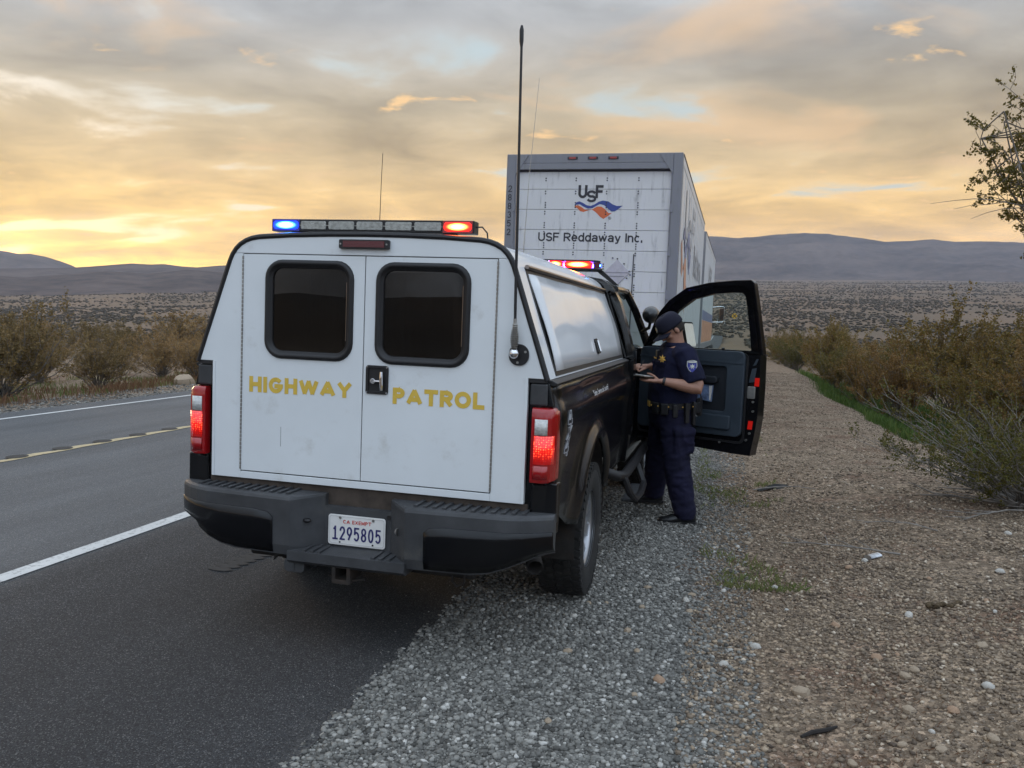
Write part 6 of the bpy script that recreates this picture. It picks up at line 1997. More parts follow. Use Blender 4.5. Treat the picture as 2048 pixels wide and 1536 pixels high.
part('radio_antenna', MB().cyl(v3(0.062, 0, 1.03) + (FW * math.cos(R_(148)) + LF * math.sin(R_(148))) * 0.235, v3(0.062, 0, 1.16) + (FW * math.cos(R_(148)) + LF * math.sin(R_(148))) * 0.205, 0.006, 0.004, 8), M_trim, rd)

# cap
C = MB(); rings = []
c0 = HC + HU * 0.030 - HF * 0.004
for t in np.linspace(0, 1, 10):
    th = t * math.pi / 2 * 0.985
    rr_ = math.cos(th)
    rings.append(ell_ring(c0 + HU * (0.100 * math.sin(th) + 0.012 * math.sin(math.pi * t)), 0.088 * max(rr_, 0.02) ** 0.75, 0.112 * max(rr_, 0.02) ** 0.75, 32, 2.1, HF, LF))
rings.insert(0, ell_ring(c0 - HU * 0.016, 0.087, 0.110, 32, 2.1, HF, LF))
C.loft(rings, cap=False)
cap_o = part('baseball_cap', C, M_capc, officer, smooth='all', solid=0.003)
br = MB(); V = []; nu, nv = 15, 6
for j in range(nv):
    for i in range(nu):
        a = R_(-68 + 136 * i / (nu - 1)); t = j / (nv - 1)
        inn = HF * 0.112 * math.cos(a) + LF * 0.089 * math.sin(a)
        ext = HF * 0.080 * t * math.cos(a) ** 0.55 + LF * 0.010 * t * math.sin(a)
        V.append(c0 - HU * 0.012 + inn * 0.985 + ext - HU * (0.022 * math.sin(a) ** 2 + 0.014 * t))
br.add(V, [(j * nu + i, j * nu + i + 1, (j + 1) * nu + i + 1, (j + 1) * nu + i) for j in range(nv - 1) for i in range(nu - 1)])
part('cap_brim', br, M_capc, cap_o, smooth='all', solid=0.004)
part('cap_button', MB().ball(c0 + HU * 0.101, 0.008, 10, 6), M_capc, cap_o)
en = HF * 0.93 + HU * 0.36; en /= np.linalg.norm(en)
ec = c0 + HF * 0.1085 + HU * 0.034
ex_ = np.cross(HU, en); ex_ /= np.linalg.norm(ex_); ey = np.cross(en, ex_)
em = MB(); em.add([ec + en * (0.006 - 4.2 * (u * 0.62) ** 2) + ex_ * u * 0.62 + ey * w * 0.50 for u, w in sh_out], [tuple(range(len(sh_out)))])
emo = part('cap_emblem', em, M_patchw, cap_o, normals=False)
part('emblem_star', star(ec + en * 0.0075, en, 0.015, 0.007, 7, 0.002), M_goldm, emo)

# wrist watch
wd = (WRL - ELL) / np.linalg.norm(WRL - ELL)
wa = WRL - wd * 0.008
part('wrist_watch', MB().tube([wa - wd * 0.011, wa - wd * 0.010, wa + wd * 0.010, wa + wd * 0.011], [0.030, 0.0345, 0.0345, 0.030], 20), M_trim, officer, bevel=0.001)

# notepad and pen: held, so things of their own
pn_x = v3(-0.80, 0.60, 0); pn_x /= np.linalg.norm(pn_x)
pn_n = v3(0.28, -0.02, 0.96); pn_n -= pn_x * (pn_n @ pn_x); pn_n /= np.linalg.norm(pn_n); pn_y = np.cross(pn_n, pn_x)
omw = officer.matrix_world.copy()
npd = thing('notepad', 'small grey ticket pad held open in the hands of the officer', 'notepad', Matrix.Translation((oP[0], oP[1], oP[2] + 0.006)) @ Matrix.Rotation(oyaw, 4, 'Z') @ Matrix.Diagonal((1.07, 1.07, 1.0, 1.0)))
part('cover', MB().obox(PADC - pn_n * 0.006, pn_x, pn_y, pn_n, 0.095, 0.058, 0.004), mat('pad_cover', (0.10, 0.07, 0.045), 0.5), npd, bevel=0.002)
part('pages', MB().obox(PADC + pn_n * 0.002, pn_x, pn_y, pn_n, 0.092, 0.055, 0.0038), M_paper, npd, bevel=0.001)
part('clip', MB().obox(PADC + pn_n * 0.008 + pn_x * 0.080, pn_x, pn_y, pn_n, 0.012, 0.045, 0.003), M_steel, npd, bevel=0.002)
pen = part('pen', MB().tube([v3(-0.212, -0.098, 1.244), v3(-0.209, -0.090, 1.256), v3(-0.170, -0.030, 1.345)], [0.001, 0.0045, 0.0045], 8), M_trim, None, smooth=True)
pen.matrix_world = Matrix.Translation((oP[0], oP[1], oP[2] + 0.006)) @ Matrix.Rotation(oyaw, 4, 'Z') @ Matrix.Diagonal((1.07, 1.07, 1.0, 1.0))
tag(pen, 'thin black pen in the right hand above the ticket pad', 'pen')

# ------------------------------------------------------------------ vegetation
def tubes_np(paths, radii, n=3):
    """many thin tubes: paths list of (k,3), radii list of (k,)"""
    Vs, Fs, o = [], [], 0
    for P, r in zip(paths, radii):
        k = len(P)
        T = np.gradient(P, axis=0); T /= np.linalg.norm(T, axis=1, keepdims=True) + 1e-9
        u = np.cross(T, np.array((0.31, 0.53, 0.79))); u /= np.linalg.norm(u, axis=1, keepdims=True) + 1e-9
        w = np.cross(T, u)
        a = 2 * np.pi * np.arange(n) / n
        V = P[:, None, :] + r[:, None, None] * (np.cos(a)[None, :, None] * u[:, None, :] + np.sin(a)[None, :, None] * w[:, None, :])
        Vs.append(V.reshape(-1, 3))
        i = np.arange(k - 1)[:, None] * n; j = np.arange(n)[None, :]; j2 = (j + 1) % n
        Fs.append((np.stack([i + j, i + j2, i + n + j2, i + n + j], -1).reshape(-1, 4)) + o)
        o += k * n
    return np.concatenate(Vs), np.concatenate(Fs)


def leaves_np(C, size, g, squash=0.55):
    """one small bent leaf (two triangles joined) at each centre"""
    n = len(C)
    a = g.normal(size=(n, 3)); a /= np.linalg.norm(a, axis=1, keepdims=True)
    b = np.cross(a, g.normal(size=(n, 3))); b /= np.linalg.norm(b, axis=1, keepdims=True) + 1e-9
    s = (size * g.uniform(0.6, 1.4, n))[:, None]
    V = np.stack([C - a * s, C + b * s * squash, C + a * s, C - b * s * squash], 1).reshape(-1, 3)
    F = np.arange(n * 4).reshape(-1, 4)
    return V, F


def tone_attr(me, vals, dom='FACE'):
    at = me.attributes.new('tone', 'FLOAT', dom)
    at.data.foreach_set('value', np.asarray(vals, np.float32))


def creosote(seed, height=1.6, spread=1.1, nst=34, twigs=7, leaf=0.011, per=14, lean=(0, 0), low=0.25, bare=0.45, thick=1.0, leafm=None, cone=None, tmin=0.32):
    """stems fan out from one crown, fork into twigs, leaf sprays sit on the outer half"""
    g = np.random.default_rng(seed)
    paths, rad, C = [], [], []
    for k in range(nst):
        az = g.uniform(0, 2 * np.pi) if cone is None else g.uniform(*cone)
        tilt = np.clip(abs(g.normal(low + 0.25, 0.28)), 0.03, 1.35)
        L = height * g.uniform(0.65, 1.05) / max(0.5, math.cos(tilt * 0.55))
        d = np.array((math.cos(az) * math.sin(tilt) * spread, math.sin(az) * math.sin(tilt) * spread, math.cos(tilt)))
        m = 8
        t = np.linspace(0, 1, m)
        wob = np.cumsum(g.normal(0, 0.030 * L, (m, 3)), 0); wob -= wob[0]
        P = d[None] * (L * t)[:, None] + wob + np.array((lean[0], lean[1], 0))[None] * (t ** 1.6)[:, None] * height
        P[:, 2] += 0.16 * L * (t ** 2) * (math.sin(tilt)) * 1.2
        P[:, 2] = np.maximum(P[:, 2], 0.015 + 0.02 * g.uniform())
        P[0] = g.normal(0, 0.05, 3) * (1, 1, 0)
        paths.append(P); rad.append(np.linspace(0.013, 0.0028, m) * thick * g.uniform(0.6, 1.2))
        for j in range(twigs):
            f = g.uniform(tmin, 1.0); i = min(m - 2, int(f * (m - 1))); q = P[i] + (P[i + 1] - P[i]) * (f * (m - 1) - i)
            dd = d * 0.8 + g.normal(0, 0.55, 3); dd[2] += 0.35; dd /= np.linalg.norm(dd)
            l = height * g.uniform(0.14, 0.30)
            tt = np.linspace(0, 1, 4)
            Q = q + dd[None] * (l * tt)[:, None] + np.cumsum(g.normal(0, 0.02 * l, (4, 3)), 0)
            Q[:, 2] = np.maximum(Q[:, 2], 0.02)
            paths.append(Q); rad.append(np.linspace(0.0034, 0.0014, 4) * thick)
            if f > bare * g.uniform(0.7, 1.2):
                for _ in range(per):
                    u = g.uniform(0.25, 1.05)
                    C.append(q + dd * l * u + g.normal(0, leaf * 1.15, 3))
    sv, sf = tubes_np(paths, rad)
    C = np.array(C); C[:, 2] = np.maximum(C[:, 2], 0.02)
    lv, lf = leaves_np(C, leaf, g)
    sm = np_mesh('stems', sv, sf, M_stem)
    lm = np_mesh('foliage', lv, lf, leafm or M_leaf)
    tone_attr(lm, np.clip(g.normal(0.45, 0.25, len(lf)), 0, 1))
    return sm, lm


def plant(meshes, mw, label, cat='bush', group=None, name='creosote_bush'):
    r = thing(name, label, cat, mw, group)
    obj('stems', meshes[0], r); obj('foliage', meshes[1], r)
    return r


# near bush leaning over the dirt from the right, with bare limbs lying along the ground
near_v = creosote(101, 0.85, 1.1, 54, 10, 0.012, 24, lean=(-0.70, 0.05), low=0.48, bare=0.35, thick=0.9)
plant(near_v, on_site(4.20, 4.05, rz=R_(-10)), 'low olive bush on the pebbly dirt with bare grey limbs trailing on the ground')
near_w = creosote(103, 0.75, 1.2, 40, 9, 0.012, 30, lean=(-0.25, -0.1), low=0.5, bare=0.3, thick=0.8)
plant(near_w, on_site(4.75, 5.1, rz=0.8), 'sparse olive bush with arching twigs just behind the low trailing bush')
# tall creosote: open crown against the sky
def tall_creosote(seed):
    """bare stems rising to one leafy crown, leaf sprays set on every twig"""
    g = np.random.default_rng(seed); paths, rad, C = [], [], []
    cc, cr = np.array((-0.80, 0.16, 2.78)), np.array((0.66, 0.60, 0.56))

    def curve(p, q, n, bow, r0, r1):
        t = np.linspace(0, 1, n)[:, None]
        P = p + (q - p) * t + np.sin(np.pi * t) * bow + np.concatenate([np.zeros((1, 3)), np.cumsum(g.normal(0, (0.005 if n == 10 else 0.012) * np.linalg.norm(q - p), (n - 1, 3)), 0)])
        paths.append(P); rad.append(np.linspace(r0, r1, n)); return P
    for k in range(9):
        d = g.normal(size=3); d /= np.linalg.norm(d)
        top = cc + d * cr * np.array((0.75, 0.75, 0.55))
        P = curve(g.normal(0, 0.06, 3) * (1, 1, 0), top, 10, g.normal(0, 0.10, 3) * (1, 1, 0) + np.array((0.08, 0, 0)), 0.016, 0.005)
        for j in range(11):
            i = g.integers(5, 10); d = g.normal(size=3); d /= np.linalg.norm(d)
            q = cc + d * cr * g.uniform(0.55, 1.0)
            Q = curve(P[i], P[i] + (q - P[i]) * g.uniform(0.45, 0.9), 6, g.normal(0, 0.04, 3), 0.0055, 0.0022)
            for m in range(7):
                u = g.integers(2, 6); dd = g.normal(size=3) + d * 0.8; dd[2] += 0.4; dd /= np.linalg.norm(dd)
                l = g.uniform(0.07, 0.17)
                W = curve(Q[u], Q[u] + dd * l, 3, g.normal(0, 0.008, 3), 0.0022, 0.0012)
                for c in range(4):
                    o = W[0] + (W[2] - W[0]) * g.uniform(0.3, 1.05)
                    C.append(o + g.normal(0, 0.011, (7, 3)))
    for q in ((-1.60, 0.1, 2.42), (-1.46, 0.12, 2.34), (-1.36, 0.1, 2.28)):       # dead twigs reaching out below the crown
        curve(np.array((-0.75, 0.1, 2.26)), np.array(q), 8, np.array((0, 0, 0.07)), 0.006, 0.0015)
    sv, sf = tubes_np(paths, rad); C = np.concatenate(C)
    lv, lf = leaves_np(C, 0.0105, g, 0.6)
    lm = np_mesh('foliage', lv, lf, M_leaf); tone_attr(lm, np.clip(g.normal(0.5, 0.22, len(lf)), 0, 1))
    return np_mesh('stems', sv, sf, M_stem), lm


plant(tall_creosote(117), on_site(4.60, 2.30, rz=-R_(14.47)), 'tall creosote with one leafy crown against the sky, taller than every other bush')
# limbs on the ground
g = np.random.default_rng(5)
def limb_mesh(seed, L, r, n=9, bend=0.25, kids=5):
    g = np.random.default_rng(seed); t = np.linspace(0, 1, n)
    P = np.stack([L * t, bend * L * (t ** 2) * g.choice([-1, 1]) + np.cumsum(g.normal(0, 0.012 * L, n)), 0.02 + 0.05 * L * np.sin(np.pi * t) + np.abs(np.cumsum(g.normal(0, 0.006 * L, n)))], 1)
    paths, rad = [P], [np.linspace(r, r * 0.35, n)]
    for k in range(kids):
        i = g.integers(2, n - 1); d = P[i] - P[i - 1]; d = d / np.linalg.norm(d) + g.normal(0, 0.45, 3); d[2] = abs(d[2]) * 0.5
        l = L * g.uniform(0.15, 0.4); tt = np.linspace(0, 1, 5)
        paths.append(P[i] + d[None] * (l * tt)[:, None] + np.cumsum(g.normal(0, 0.015 * l, (5, 3)), 0)); rad.append(np.linspace(r * 0.5, r * 0.15, 5))
    v, f = tubes_np(paths, rad, 5)
    v[:, 2] = np.maximum(v[:, 2], 0.004)
    return np_mesh('dead_limb', v, f, M_limb, True)


M_limb = mat('bleached_limb', (0.23, 0.205, 0.18), 0.9, var=0.35, vscale=14, bump=0.4, bscale=90)
for k, (x, y, rz, L, r, lab) in enumerate(((4.55, 3.78, 172, 1.15, 0.017, 'thick bleached limb lying under the low trailing bush'),
                                           (4.5, 3.95, 160, 1.0, 0.012, 'thin bleached limb crossing the thick one under the low bush'),
                                           (4.4, 3.65, 185, 0.9, 0.010, 'slender forked dead limb on the dirt in front of the low bush'),
                                           (2.95, 2.35, 192, 0.75, 0.008, 'long curved dead twig lying on the dirt beside the crushed can'),
                                           (3.3, 2.9, 160, 0.5, 0.006, 'short straight dead twig on reddish dirt below the low bush'),
                                           (2.05, 4.9, 12, 0.9, 0.006, 'dark thin stick lying along the dirt near the open door'))):
    tag(obj('dead_limb', limb_mesh(300 + k, L, r), mw=on_site(x, y, rz=R_(rz) - R_(14.47))), lab, 'branch')

M_leaf_r = leaf_mat('rusty_leaf', (0.13, 0.095, 0.026), (0.19, 0.122, 0.034), (0.23, 0.130, 0.042))
V_mid = [creosote(200 + k, 1.9, 1.0, 46, 11, 0.025, 40, low=0.24, bare=0.20, thick=1.1, leafm=(M_leaf, M_leaf_r)[k % 2]) for k in range(4)]
V_left = [creosote(230 + k, 1.6, 1.2, 50, 10, 0.024, 34, low=0.30, bare=0.34, thick=1.4, leafm=M_leaf_far) for k in range(3)]
V_far = [creosote(260 + k, 1.45, 1.1, 30, 6, 0.036, 18, low=0.25, bare=0.25, thick=1.8, leafm=M_leaf_far) for k in range(3)]
g = np.random.default_rng(77)
right_spots = [(7.9, 8.8, 0.80), (8.6, 7.9, 0.95), (7.6, 10.6, 0.85), (8.4, 10.4, 1.2), (9.4, 9.4, 1.25), (7.7, 12.9, 1.0), (9.0, 12.4, 1.15), (10.2, 11.6, 1.3), (7.2, 15.4, 1.0), (8.4, 15.9, 1.05), (9.8, 14.8, 1.2),
               (5.8, 18.3, 1.0), (7.3, 19.2, 1.1), (9.4, 18.6, 1.2), (12.2, 15.0, 1.3), (5.6, 22.5, 1.0), (7.0, 24.0, 1.05), (9.2, 23.2, 1.1), (12.0, 20.5, 1.2), (9.8, 7.4, 1.15)]
for k, (x, y, s) in enumerate(right_spots):
    plant(V_mid[k % 4], on_site(x, y, rz=g.uniform(0, 6.28), s=1.10 * s * g.uniform(0.72, 1.22)), ('olive green', 'rusty brown')[k % 2] + (' creosote bush at the grassy ditch beside the dirt shoulder' if x < 7.8 else ' creosote bush deep in the thicket behind the ditch-side bushes'), group='creosote bushes right of the road')
left_spots = [(-11.6, 9.2, 1.25), (-13.2, 8.0, 1.2), (-14.2, 10.6, 1.2), (-12.2, 12.4, 0.95), (-14.8, 13.4, 1.0), (-11.8, 15.6, 0.95), (-13.8, 16.8, 1.0), (-12.2, 19.0, 0.95), (-14.6, 20.2, 1.0), (-12.6, 23.0, 1.0), (-15.2, 24.4, 1.05), (-17.4, 15.0, 1.1), (-17.2, 11.0, 1.15), (-17.8, 20.0, 1.1), (-13.2, 27.0, 1.0), (-16.2, 28.0, 1.0)]
for k, (x, y, s) in enumerate(left_spots):
    if k == 0:
        plant(V_left[0], on_site(x, y, rz=0.6, s=0.80 * s), 'large dry bush with dark fanned stems beside the far road edge')
    else:
        plant(V_left[k % 3], on_site(x, y, rz=g.uniform(0, 6.28), s=0.68 * s * g.uniform(0.85, 1.15)), ('broad', 'upright', 'ragged')[k % 3] + (' dry brown bush standing just beyond the far road edge' if x > -13 else ' dry brown bush in the rows behind the roadside bushes'), group='dry bushes left of the road')
# further bushes on both sides, still countable
for k in range(110):
    if k < 60:
        x, y = g.uniform(5.5, 30), g.uniform(26, 75)
    else:
        x, y = -g.uniform(13, 55), g.uniform(24, 70)
    x *= 1 + (y - 26) / 120
    plant(V_far[k % 3], on_site(x, y, rz=g.uniform(0, 6.28), s=g.uniform(0.7, 1.25)), 'distant tawny bush on the slope below the road', group='bushes further down the slope')


def far_shrubs():
    """shrubs of the valley floor, too many to count"""
    g = np.random.default_rng(9)
    n = 90000
    az = g.uniform(-0.78, 0.78, n)
    r = 85 * (1500 / 85) ** (g.uniform(0, 1, n) ** 0.62)
    X, Y = r * np.sin(az), r * np.cos(az)
    keep = fbm(X / 35, Y / 35, 4, 71) > g.uniform(0.28, 0.62, n)
    X, Y, r = X[keep], Y[keep], r[keep]; n = len(X)
    Z = ground_world(X, Y)
    # skip the roadway
    zp = OT[2] - (NRM[0] * (X - OT[0]) + NRM[1] * (Y - OT[1])) / NRM[2]
    xl = (X - OT[0]) * RT[0, 0] + (Y - OT[1]) * RT[1, 0] + (zp - OT[2]) * RT[2, 0]
    ok = (xl < -11) | (xl > 6) | (r > 235); X, Y, Z, r = X[ok], Y[ok], Z[ok], r[ok]; n = len(X)
    s = g.uniform(0.22, 0.68, n) * (1 + r / 2600)
    u = np.array([(0, 0, 1.15), (1, 0, 0.55), (0.31, 0.95, 0.6), (-0.81, 0.59, 0.5), (-0.81, -0.59, 0.6), (0.31, -0.95, 0.5), (0.62, 0.36, -0.1), (-0.6, 0.1, -0.1), (0.1, -0.66, -0.1)])
    f = np.array([(0, 1, 2), (0, 2, 3), (0, 3, 4), (0, 4, 5), (0, 5, 1), (1, 6, 2), (2, 7, 3), (3, 7, 4), (4, 8, 5), (5, 6, 1), (2, 6, 7), (4, 7, 8), (5, 8, 6)])
    J = u[None] * s[:, None, None] * g.uniform(0.65, 1.35, (n, 9, 1)) * np.array((1.25, 1.25, 0.85))
    V = (J + np.stack([X, Y, Z], 1)[:, None, :]).reshape(-1, 3)
    F = (f[None] + (np.arange(n) * 9)[:, None, None]).reshape(-1, 3)
    me = np_mesh('valley_shrubs', V, F, leaf_mat('valley_shrub', (0.066, 0.050, 0.030), (0.098, 0.070, 0.041), (0.14, 0.095, 0.053)))
    tone_attr(me, np.repeat(np.clip(g.normal(0.25, 0.25, n), 0, 1), 13))
    stuff(obj('valley_shrubs', me), 'scattered low shrubs dotting the valley floor', 'shrubs')


far_shrubs()
for k in range(10):
    y = 27 + k * 4.6
    plant(V_mid[k % 4], on_site(5.1 + g.uniform(0, 2.4), y, rz=g.uniform(0, 6.28), s=g.uniform(0.6, 1.25)), ('olive green', 'rusty brown')[k % 2] + ' roadside bush past the open door, along the shoulder edge', group='bushes along the shoulder ahead')


def blades(name, pts, h, m, seed, label, cat, lean=0.35, w=0.006):
    g = np.random.default_rng(seed); n = len(pts)
    a = g.uniform(0, 2 * np.pi, n); d = np.stack([np.cos(a), np.sin(a), np.zeros(n)], 1)
    t = np.stack([-np.sin(a), np.cos(a), np.zeros(n)], 1)
    hh = (h * g.uniform(0.5, 1.3, n))[:, None]; L = (lean * g.uniform(0.2, 1.4, n))[:, None] * hh
    up = np.array((0, 0, 1.0))[None]
    ww = w * g.uniform(0.6, 1.4, n)[:, None]
    V = np.stack([pts - t * ww, pts + t * ww, pts + d * L * 0.35 + up * hh * 0.6 + t * ww * 0.7, pts + d * L + up * hh], 1).reshape(-1, 3)
    b = np.arange(n) * 4
    F = np.concatenate([np.stack([b, b + 1, b + 2], 1), np.stack([b, b + 2, b + 3], 1)])
    me = np_mesh(name, V, F, m)
    tn = np.clip(g.normal(0.4, 0.3, n), 0, 1); tone_attr(me, np.concatenate([tn, tn]))
    return stuff(obj(name, me), label, cat)


def scatter(seed, n, x0, x1, y0, y1, dens=None):
    g = np.random.default_rng(seed)
    x = g.uniform(x0, x1, n); y = y0 + (y1 - y0) * g.uniform(0, 1, n) ** 1.35
    if dens is not None:
        k = g.uniform(0, 1, n) < dens(x, y); x, y = x[k], y[k]
    P = to_world(np.stack([x, y, np.zeros(len(x))], 1))
    P[:, 2] = ground_world(P[:, 0], P[:, 1])
    return P


blades('green_grass', scatter(41, 60000, 4.0, 9.5, 7, 34, lambda x, y: sst(x, ditch_edge(y) + 0.1, ditch_edge(y) + 0.7) * (1 - sst(x, ditch_edge(y) + 2.6, ditch_edge(y) + 4.2)) * sst(fbm(x, y, 3, 8), 0.30, 0.5)), 0.20, M_grass, 1, 'green grass in the ditch beyond the dirt shoulder', 'grass', w=0.007)
blades('verge_grass', scatter(42, 16000, -14.5, -9.9, 4, 30, lambda x, y: sst(fbm(x * 0.8, y * 0.8, 3, 18), 0.45, 0.6) * sst(-x, 9.9, 10.8)), 0.11, M_grass, 2, 'low green grass under the bushes beyond the far road edge', 'grass', w=0.008)
blades('dry_tufts', scatter(43, 9000, -12.5, -9.8, 5, 30, lambda x, y: sst(fbm(x * 0.9, y * 0.9, 3, 28), 0.5, 0.62)), 0.19, M_dry, 3, 'pale dry grass tufts beyond the far road edge', 'grass', w=0.0032)
blades('dry_litter', scatter(44, 52000, 1.45, 4.5, -2.4, 9, lambda x, y: sst(fbm(x * 1.6, y * 1.1, 4, 38), 0.50, 0.64) * (0.35 + 0.65 * (1 - sst(x, 1.9, 2.7)))), 0.016, M_dry, 4, 'reddish dry weed litter over the dirt', 'dry weeds', lean=1.6, w=0.0016)
blades('shoulder_weeds', scatter(45, 9000, 1.45, 2.3, 1.6, 12, lambda x, y: sst(fbm(x * 2.1, y * 1.4, 3, 48), 0.54, 0.64)), 0.045, M_grass, 5, 'tiny green weeds along the gravel edge', 'weeds', lean=0.8, w=0.0025)


# ------------------------------------------------------------------ gravel and stones
def pebbles(name, P, size, m, seed, label, ico=True):
    g = np.random.default_rng(seed); n = len(P)
    if ico:
        q = (1 + 5 ** 0.5) / 2
        u = np.array([(-1, q, 0), (1, q, 0), (-1, -q, 0), (1, -q, 0), (0, -1, q), (0, 1, q), (0, -1, -q), (0, 1, -q), (q, 0, -1), (q, 0, 1), (-q, 0, -1), (-q, 0, 1)]) / math.sqrt(1 + q * q)
        f = np.array([(0, 11, 5), (0, 5, 1), (0, 1, 7), (0, 7, 10), (0, 10, 11), (1, 5, 9), (5, 11, 4), (11, 10, 2), (10, 7, 6), (7, 1, 8), (3, 9, 4), (3, 4, 2), (3, 2, 6), (3, 6, 8), (3, 8, 9), (4, 9, 5), (2, 4, 11), (6, 2, 10), (8, 6, 7), (9, 8, 1)])
    else:
        u = np.array([(1, 0, 0.1), (0, 1, 0), (-1, 0, 0.1), (0, -1, 0), (0, 0.1, 1), (0, 0, -1)], float)
        f = np.array([(0, 1, 4), (1, 2, 4), (2, 3, 4), (3, 0, 4), (1, 0, 5), (2, 1, 5), (3, 2, 5), (0, 3, 5)])
    k = len(u)
    ax = g.normal(size=(n, 3)); ax /= np.linalg.norm(ax, axis=1, keepdims=True)
    an = g.uniform(0, 2 * np.pi, n)
    c, s_ = np.cos(an)[:, None], np.sin(an)[:, None]
    U = np.broadcast_to(u[None], (n, k, 3)) * g.uniform(0.72, 1.28, (n, k, 1))
    A = ax[:, None, :]
    U = U * c[:, None] + np.cross(np.broadcast_to(A, U.shape), U) * s_[:, None] + A * (U * A).sum(-1, keepdims=True) * (1 - c[:, None])
    sz = np.asarray(size)[:, None, None]
    U = U * sz * (np.stack([g.uniform(0.8, 1.3, n), g.uniform(0.8, 1.3, n), g.uniform(0.5, 0.85, n)], 1)[:, None, :])
    V = (U + P[:, None, :] + np.array((0, 0, 1.0)) * sz * 0.28).reshape(-1, 3)
    F = (f[None] + (np.arange(n) * k)[:, None, None]).reshape(-1, 3)
    me = np_mesh(name, V, F, m)
    tone_attr(me, np.repeat(np.clip(g.beta(2.0, 2.4, n), 0, 1), len(f)))
    return stuff(obj(name, me), label, 'gravel')


def sizes(P, seed, lo, hi):
    g = np.random.default_rng(seed)
    return lo + (hi - lo) * g.uniform(0, 1, len(P)) ** 2.6


tyre_clear = lambda x, y: 1.0
P = scatter(51, 66000, 0.235, 1.95, -2.3, 3.0, lambda x, y: (1 - 0.75 * sst(x + 0.3 * (fbm(x * 1.5, y * 0.7, 3, 60) - 0.5), 1.35, 1.9)) * (0.45 + 0.55 * sst(x, 0.12, 0.45)))
pebbles('gravel', P, sizes(P, 1, 0.004, 0.0150), M_gravel, 61, 'grey crushed gravel along the asphalt edge')
P = scatter(52, 26000, 0.235, 2.0, 3.0, 16, lambda x, y: 1 - 0.7 * sst(x, 1.5, 1.95))
pebbles('gravel', P, sizes(P, 2, 0.008, 0.020), M_gravel, 62, 'grey crushed gravel beside and beyond the pickup', False)
P = scatter(53, 95000, 1.6, 5.0, -2.5, 4.2, lambda x, y: 0.35 + 0.65 * sst(fbm(x * 1.2, y * 1.2, 3, 90), 0.35, 0.6))
pebbles('dirt_pebbles', P, sizes(P, 3, 0.0035, 0.0165), M_pebble, 63, 'small tan pebbles over the dirt shoulder', False)
P = scatter(54, 36000, 1.7, 7.0, 4.2, 30, lambda x, y: (1 - sst(x, ditch_edge(y), ditch_edge(y) + 0.6)))
pebbles('dirt_pebbles', P, sizes(P, 4, 0.007, 0.020), M_pebble, 64, 'tan pebbles on the shoulder past the open door', False)
P = scatter(55, 6000, -10.6, -9.15, 4, 30)
pebbles('verge_gravel', P, sizes(P, 5, 0.012, 0.032), M_gravel, 65, 'pale gravel strip along the far road edge', False)
P = scatter(56, 1800, -0.15, 0.30, -2.3, 8, lambda x, y: sst(x, -0.15, 0.3) ** 2)
P[:, 2] += 0.006
pebbles('loose_chippings', P, sizes(P, 6, 0.002, 0.006), M_gravel, 66, 'loose chippings scattered on the asphalt edge', False)


def rock(seed, r):
    g = np.random.default_rng(seed); mb = MB().ball((0, 0, 0), 1.0, 12, 8)
    V = np.array(mb.v); d = V / np.linalg.norm(V, axis=1, keepdims=True)
    off = g.uniform(0, 20, 3)
    V = V * (0.72 + 0.5 * np.array([mnoise.noise(Vector(p * 1.3 + off)) * 0.5 + 0.5 for p in d])[:, None]) * np.array((1.15, 0.9, 0.68)) * r
    V[:, 2] += r * 0.30
    mb.v = [tuple(p) for p in V]
    me = mb.mesh('stone'); fix_normals(me); me.shade_smooth(); me.set_sharp_from_angle(angle=R_(35))
    return me


rocks = []
for k, m in enumerate((M_stone, M_stone_w, M_stone_r, M_stone)):
    me = rock(400 + k, 1.0); me.materials.append(m); rocks.append(me)
g = np.random.default_rng(12)
named = [(1.95, 0.63, 0.026, 1), (2.13, 0.09, 0.036, 0), (2.38, 1.0, 0.026, 2), (2.52, 0.55, 0.026, 2), (2.60, 0.30, 0.026, 0), (2.9, 0.15, 0.024, 1), (3.0, 0.62, 0.030, 0), (2.55, -0.05, 0.028, 0), (2.72, -0.05, 0.024, 2), (3.2, 0.3, 0.03, 0), (1.5, 0.05, 0.03, 2), (2.1, 1.7, 0.02, 1), (1.9, 2.05, 0.02, 0), (2.8, -0.3, 0.026, 0)]
for k in range(60):
    named.append((g.uniform(1.7, 3.9), -1.0 + 4.4 * g.uniform() ** 1.3, 0.012 + 0.016 * g.uniform() ** 2, int(g.integers(0, 4))))
for k in range(26):
    named.append((g.uniform(0.5, 1.6), -1.0 + 3.0 * g.uniform(), 0.014 + 0.010 * g.uniform(), 1 if g.uniform() < 0.6 else 0))
for k, (x, y, r, c) in enumerate(named):
    big_ = 'large ' if r > 0.0235 else 'small '
    gr_ = ' on the grey gravel' if x < 1.65 else ' on the brown dirt'
    lab = big_ + ('rounded tan stone lying loose on the shoulder', 'pale whitish stone lying loose on the shoulder', 'rusty orange stone lying loose on the shoulder', 'rounded tan stone lying loose on the shoulder')[c].replace(' on the shoulder', gr_)
    tag(obj('loose_stone', rocks[c], mw=on_site(x, y, rz=g.uniform(0, 6.28), s=r)), lab, 'stone', ('tan loose stones', 'pale loose stones', 'rusty loose stones', 'tan loose stones')[c])
bigr = rock(450, 1.0); bigr.materials.append(M_stone)
tag(obj('boulder', bigr, mw=on_site(5.75, 7.2, rz=0.4, s=0.21)), 'tan boulder sitting at the grass edge behind the low bushes', 'rock')
tag(obj('boulder', rocks[0], mw=on_site(-10.5, 13.2, rz=1.4, s=0.24)), 'pale rounded boulder on the verge beyond the far road edge', 'rock')

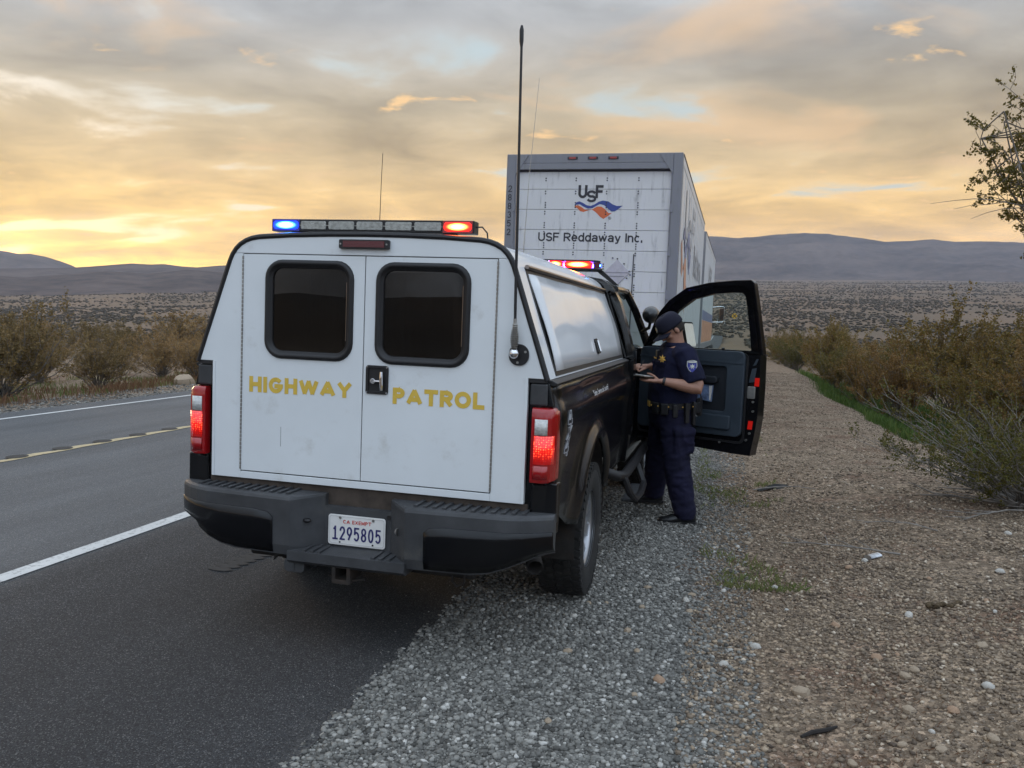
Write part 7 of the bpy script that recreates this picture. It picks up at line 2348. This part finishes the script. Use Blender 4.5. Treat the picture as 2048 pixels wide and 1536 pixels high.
# litter
M_can = mat('crushed_aluminium', (0.50, 0.51, 0.53), 0.35, metal=0.8, var=0.3, vscale=20)
cm = MB(); rr = []
for t in np.linspace(0, 1, 9):
    a = np.linspace(0, 2 * math.pi, 14, endpoint=False)
    k = 1 - 0.35 * math.sin(t * 9) ** 2
    rr.append([(0.11 * (t - 0.5), 0.031 * math.cos(q), 0.016 + 0.015 * k * math.sin(q)) for q in a])
cm.loft(rr)
can = part('crushed_can', cm, M_can, None, smooth=True); can.matrix_world = on_site(2.78, 2.36, rz=0.5)
tag(can, 'crushed silver can lying on the dirt by a dead twig', 'can')
sm_ = MB(); rr = []
for t in np.linspace(0, 1, 12):
    w = 0.055 * math.sin(math.pi * (0.08 + 0.86 * t)) * (1 + 0.3 * math.sin(11 * t))
    rr.append([(0.42 * (t - 0.5), -w, 0.004 + 0.02 * abs(math.sin(5 * t))), (0.42 * (t - 0.5), 0, 0.02 + 0.03 * math.sin(3 * t) ** 2), (0.42 * (t - 0.5), w, 0.004 + 0.012 * abs(math.sin(7 * t))), (0.42 * (t - 0.5), 0, 0.002)])
sm_.loft(rr)
scrap = part('rubber_scrap', sm_, M_rubber, None, smooth=True); scrap.matrix_world = on_site(2.25, 5.03, rz=0.5)
tag(scrap, 'torn black tyre scrap lying on the shoulder below the open door', 'scrap')
st = MB().tube([(-0.09, 0, 0.008), (-0.03, 0.006, 0.012), (0.04, 0.0, 0.012), (0.10, 0.012, 0.008)], [0.006, 0.010, 0.009, 0.005], 6)
stick = part('charred_stick', st, mat('charred_wood', (0.02, 0.016, 0.014), 0.9), None, smooth=True); stick.matrix_world = on_site(2.17, -0.29, rz=0.35)
tag(stick, 'short charred stick lying on the pebbly dirt', 'stick')
cl = MB()
for k in range(9):
    q = np.random.default_rng(700 + k).uniform(-1, 1, 3)
    cl.ball((0.07 * (k - 4) * 0.35, 0.018 * q[1], 0.012 + 0.006 * q[2]), (0.022 + 0.008 * q[0], 0.018, 0.014), 8, 6)
clod = part('plant_clod', cl, mat('rotten_plant', (0.075, 0.05, 0.025), 0.95, var=0.5, vscale=60, bump=0.8, bscale=90), None); clod.matrix_world = on_site(2.98, 1.27, rz=0.1)
tag(clod, 'brown clod of rotten plant matter lying on the dirt', 'clod')
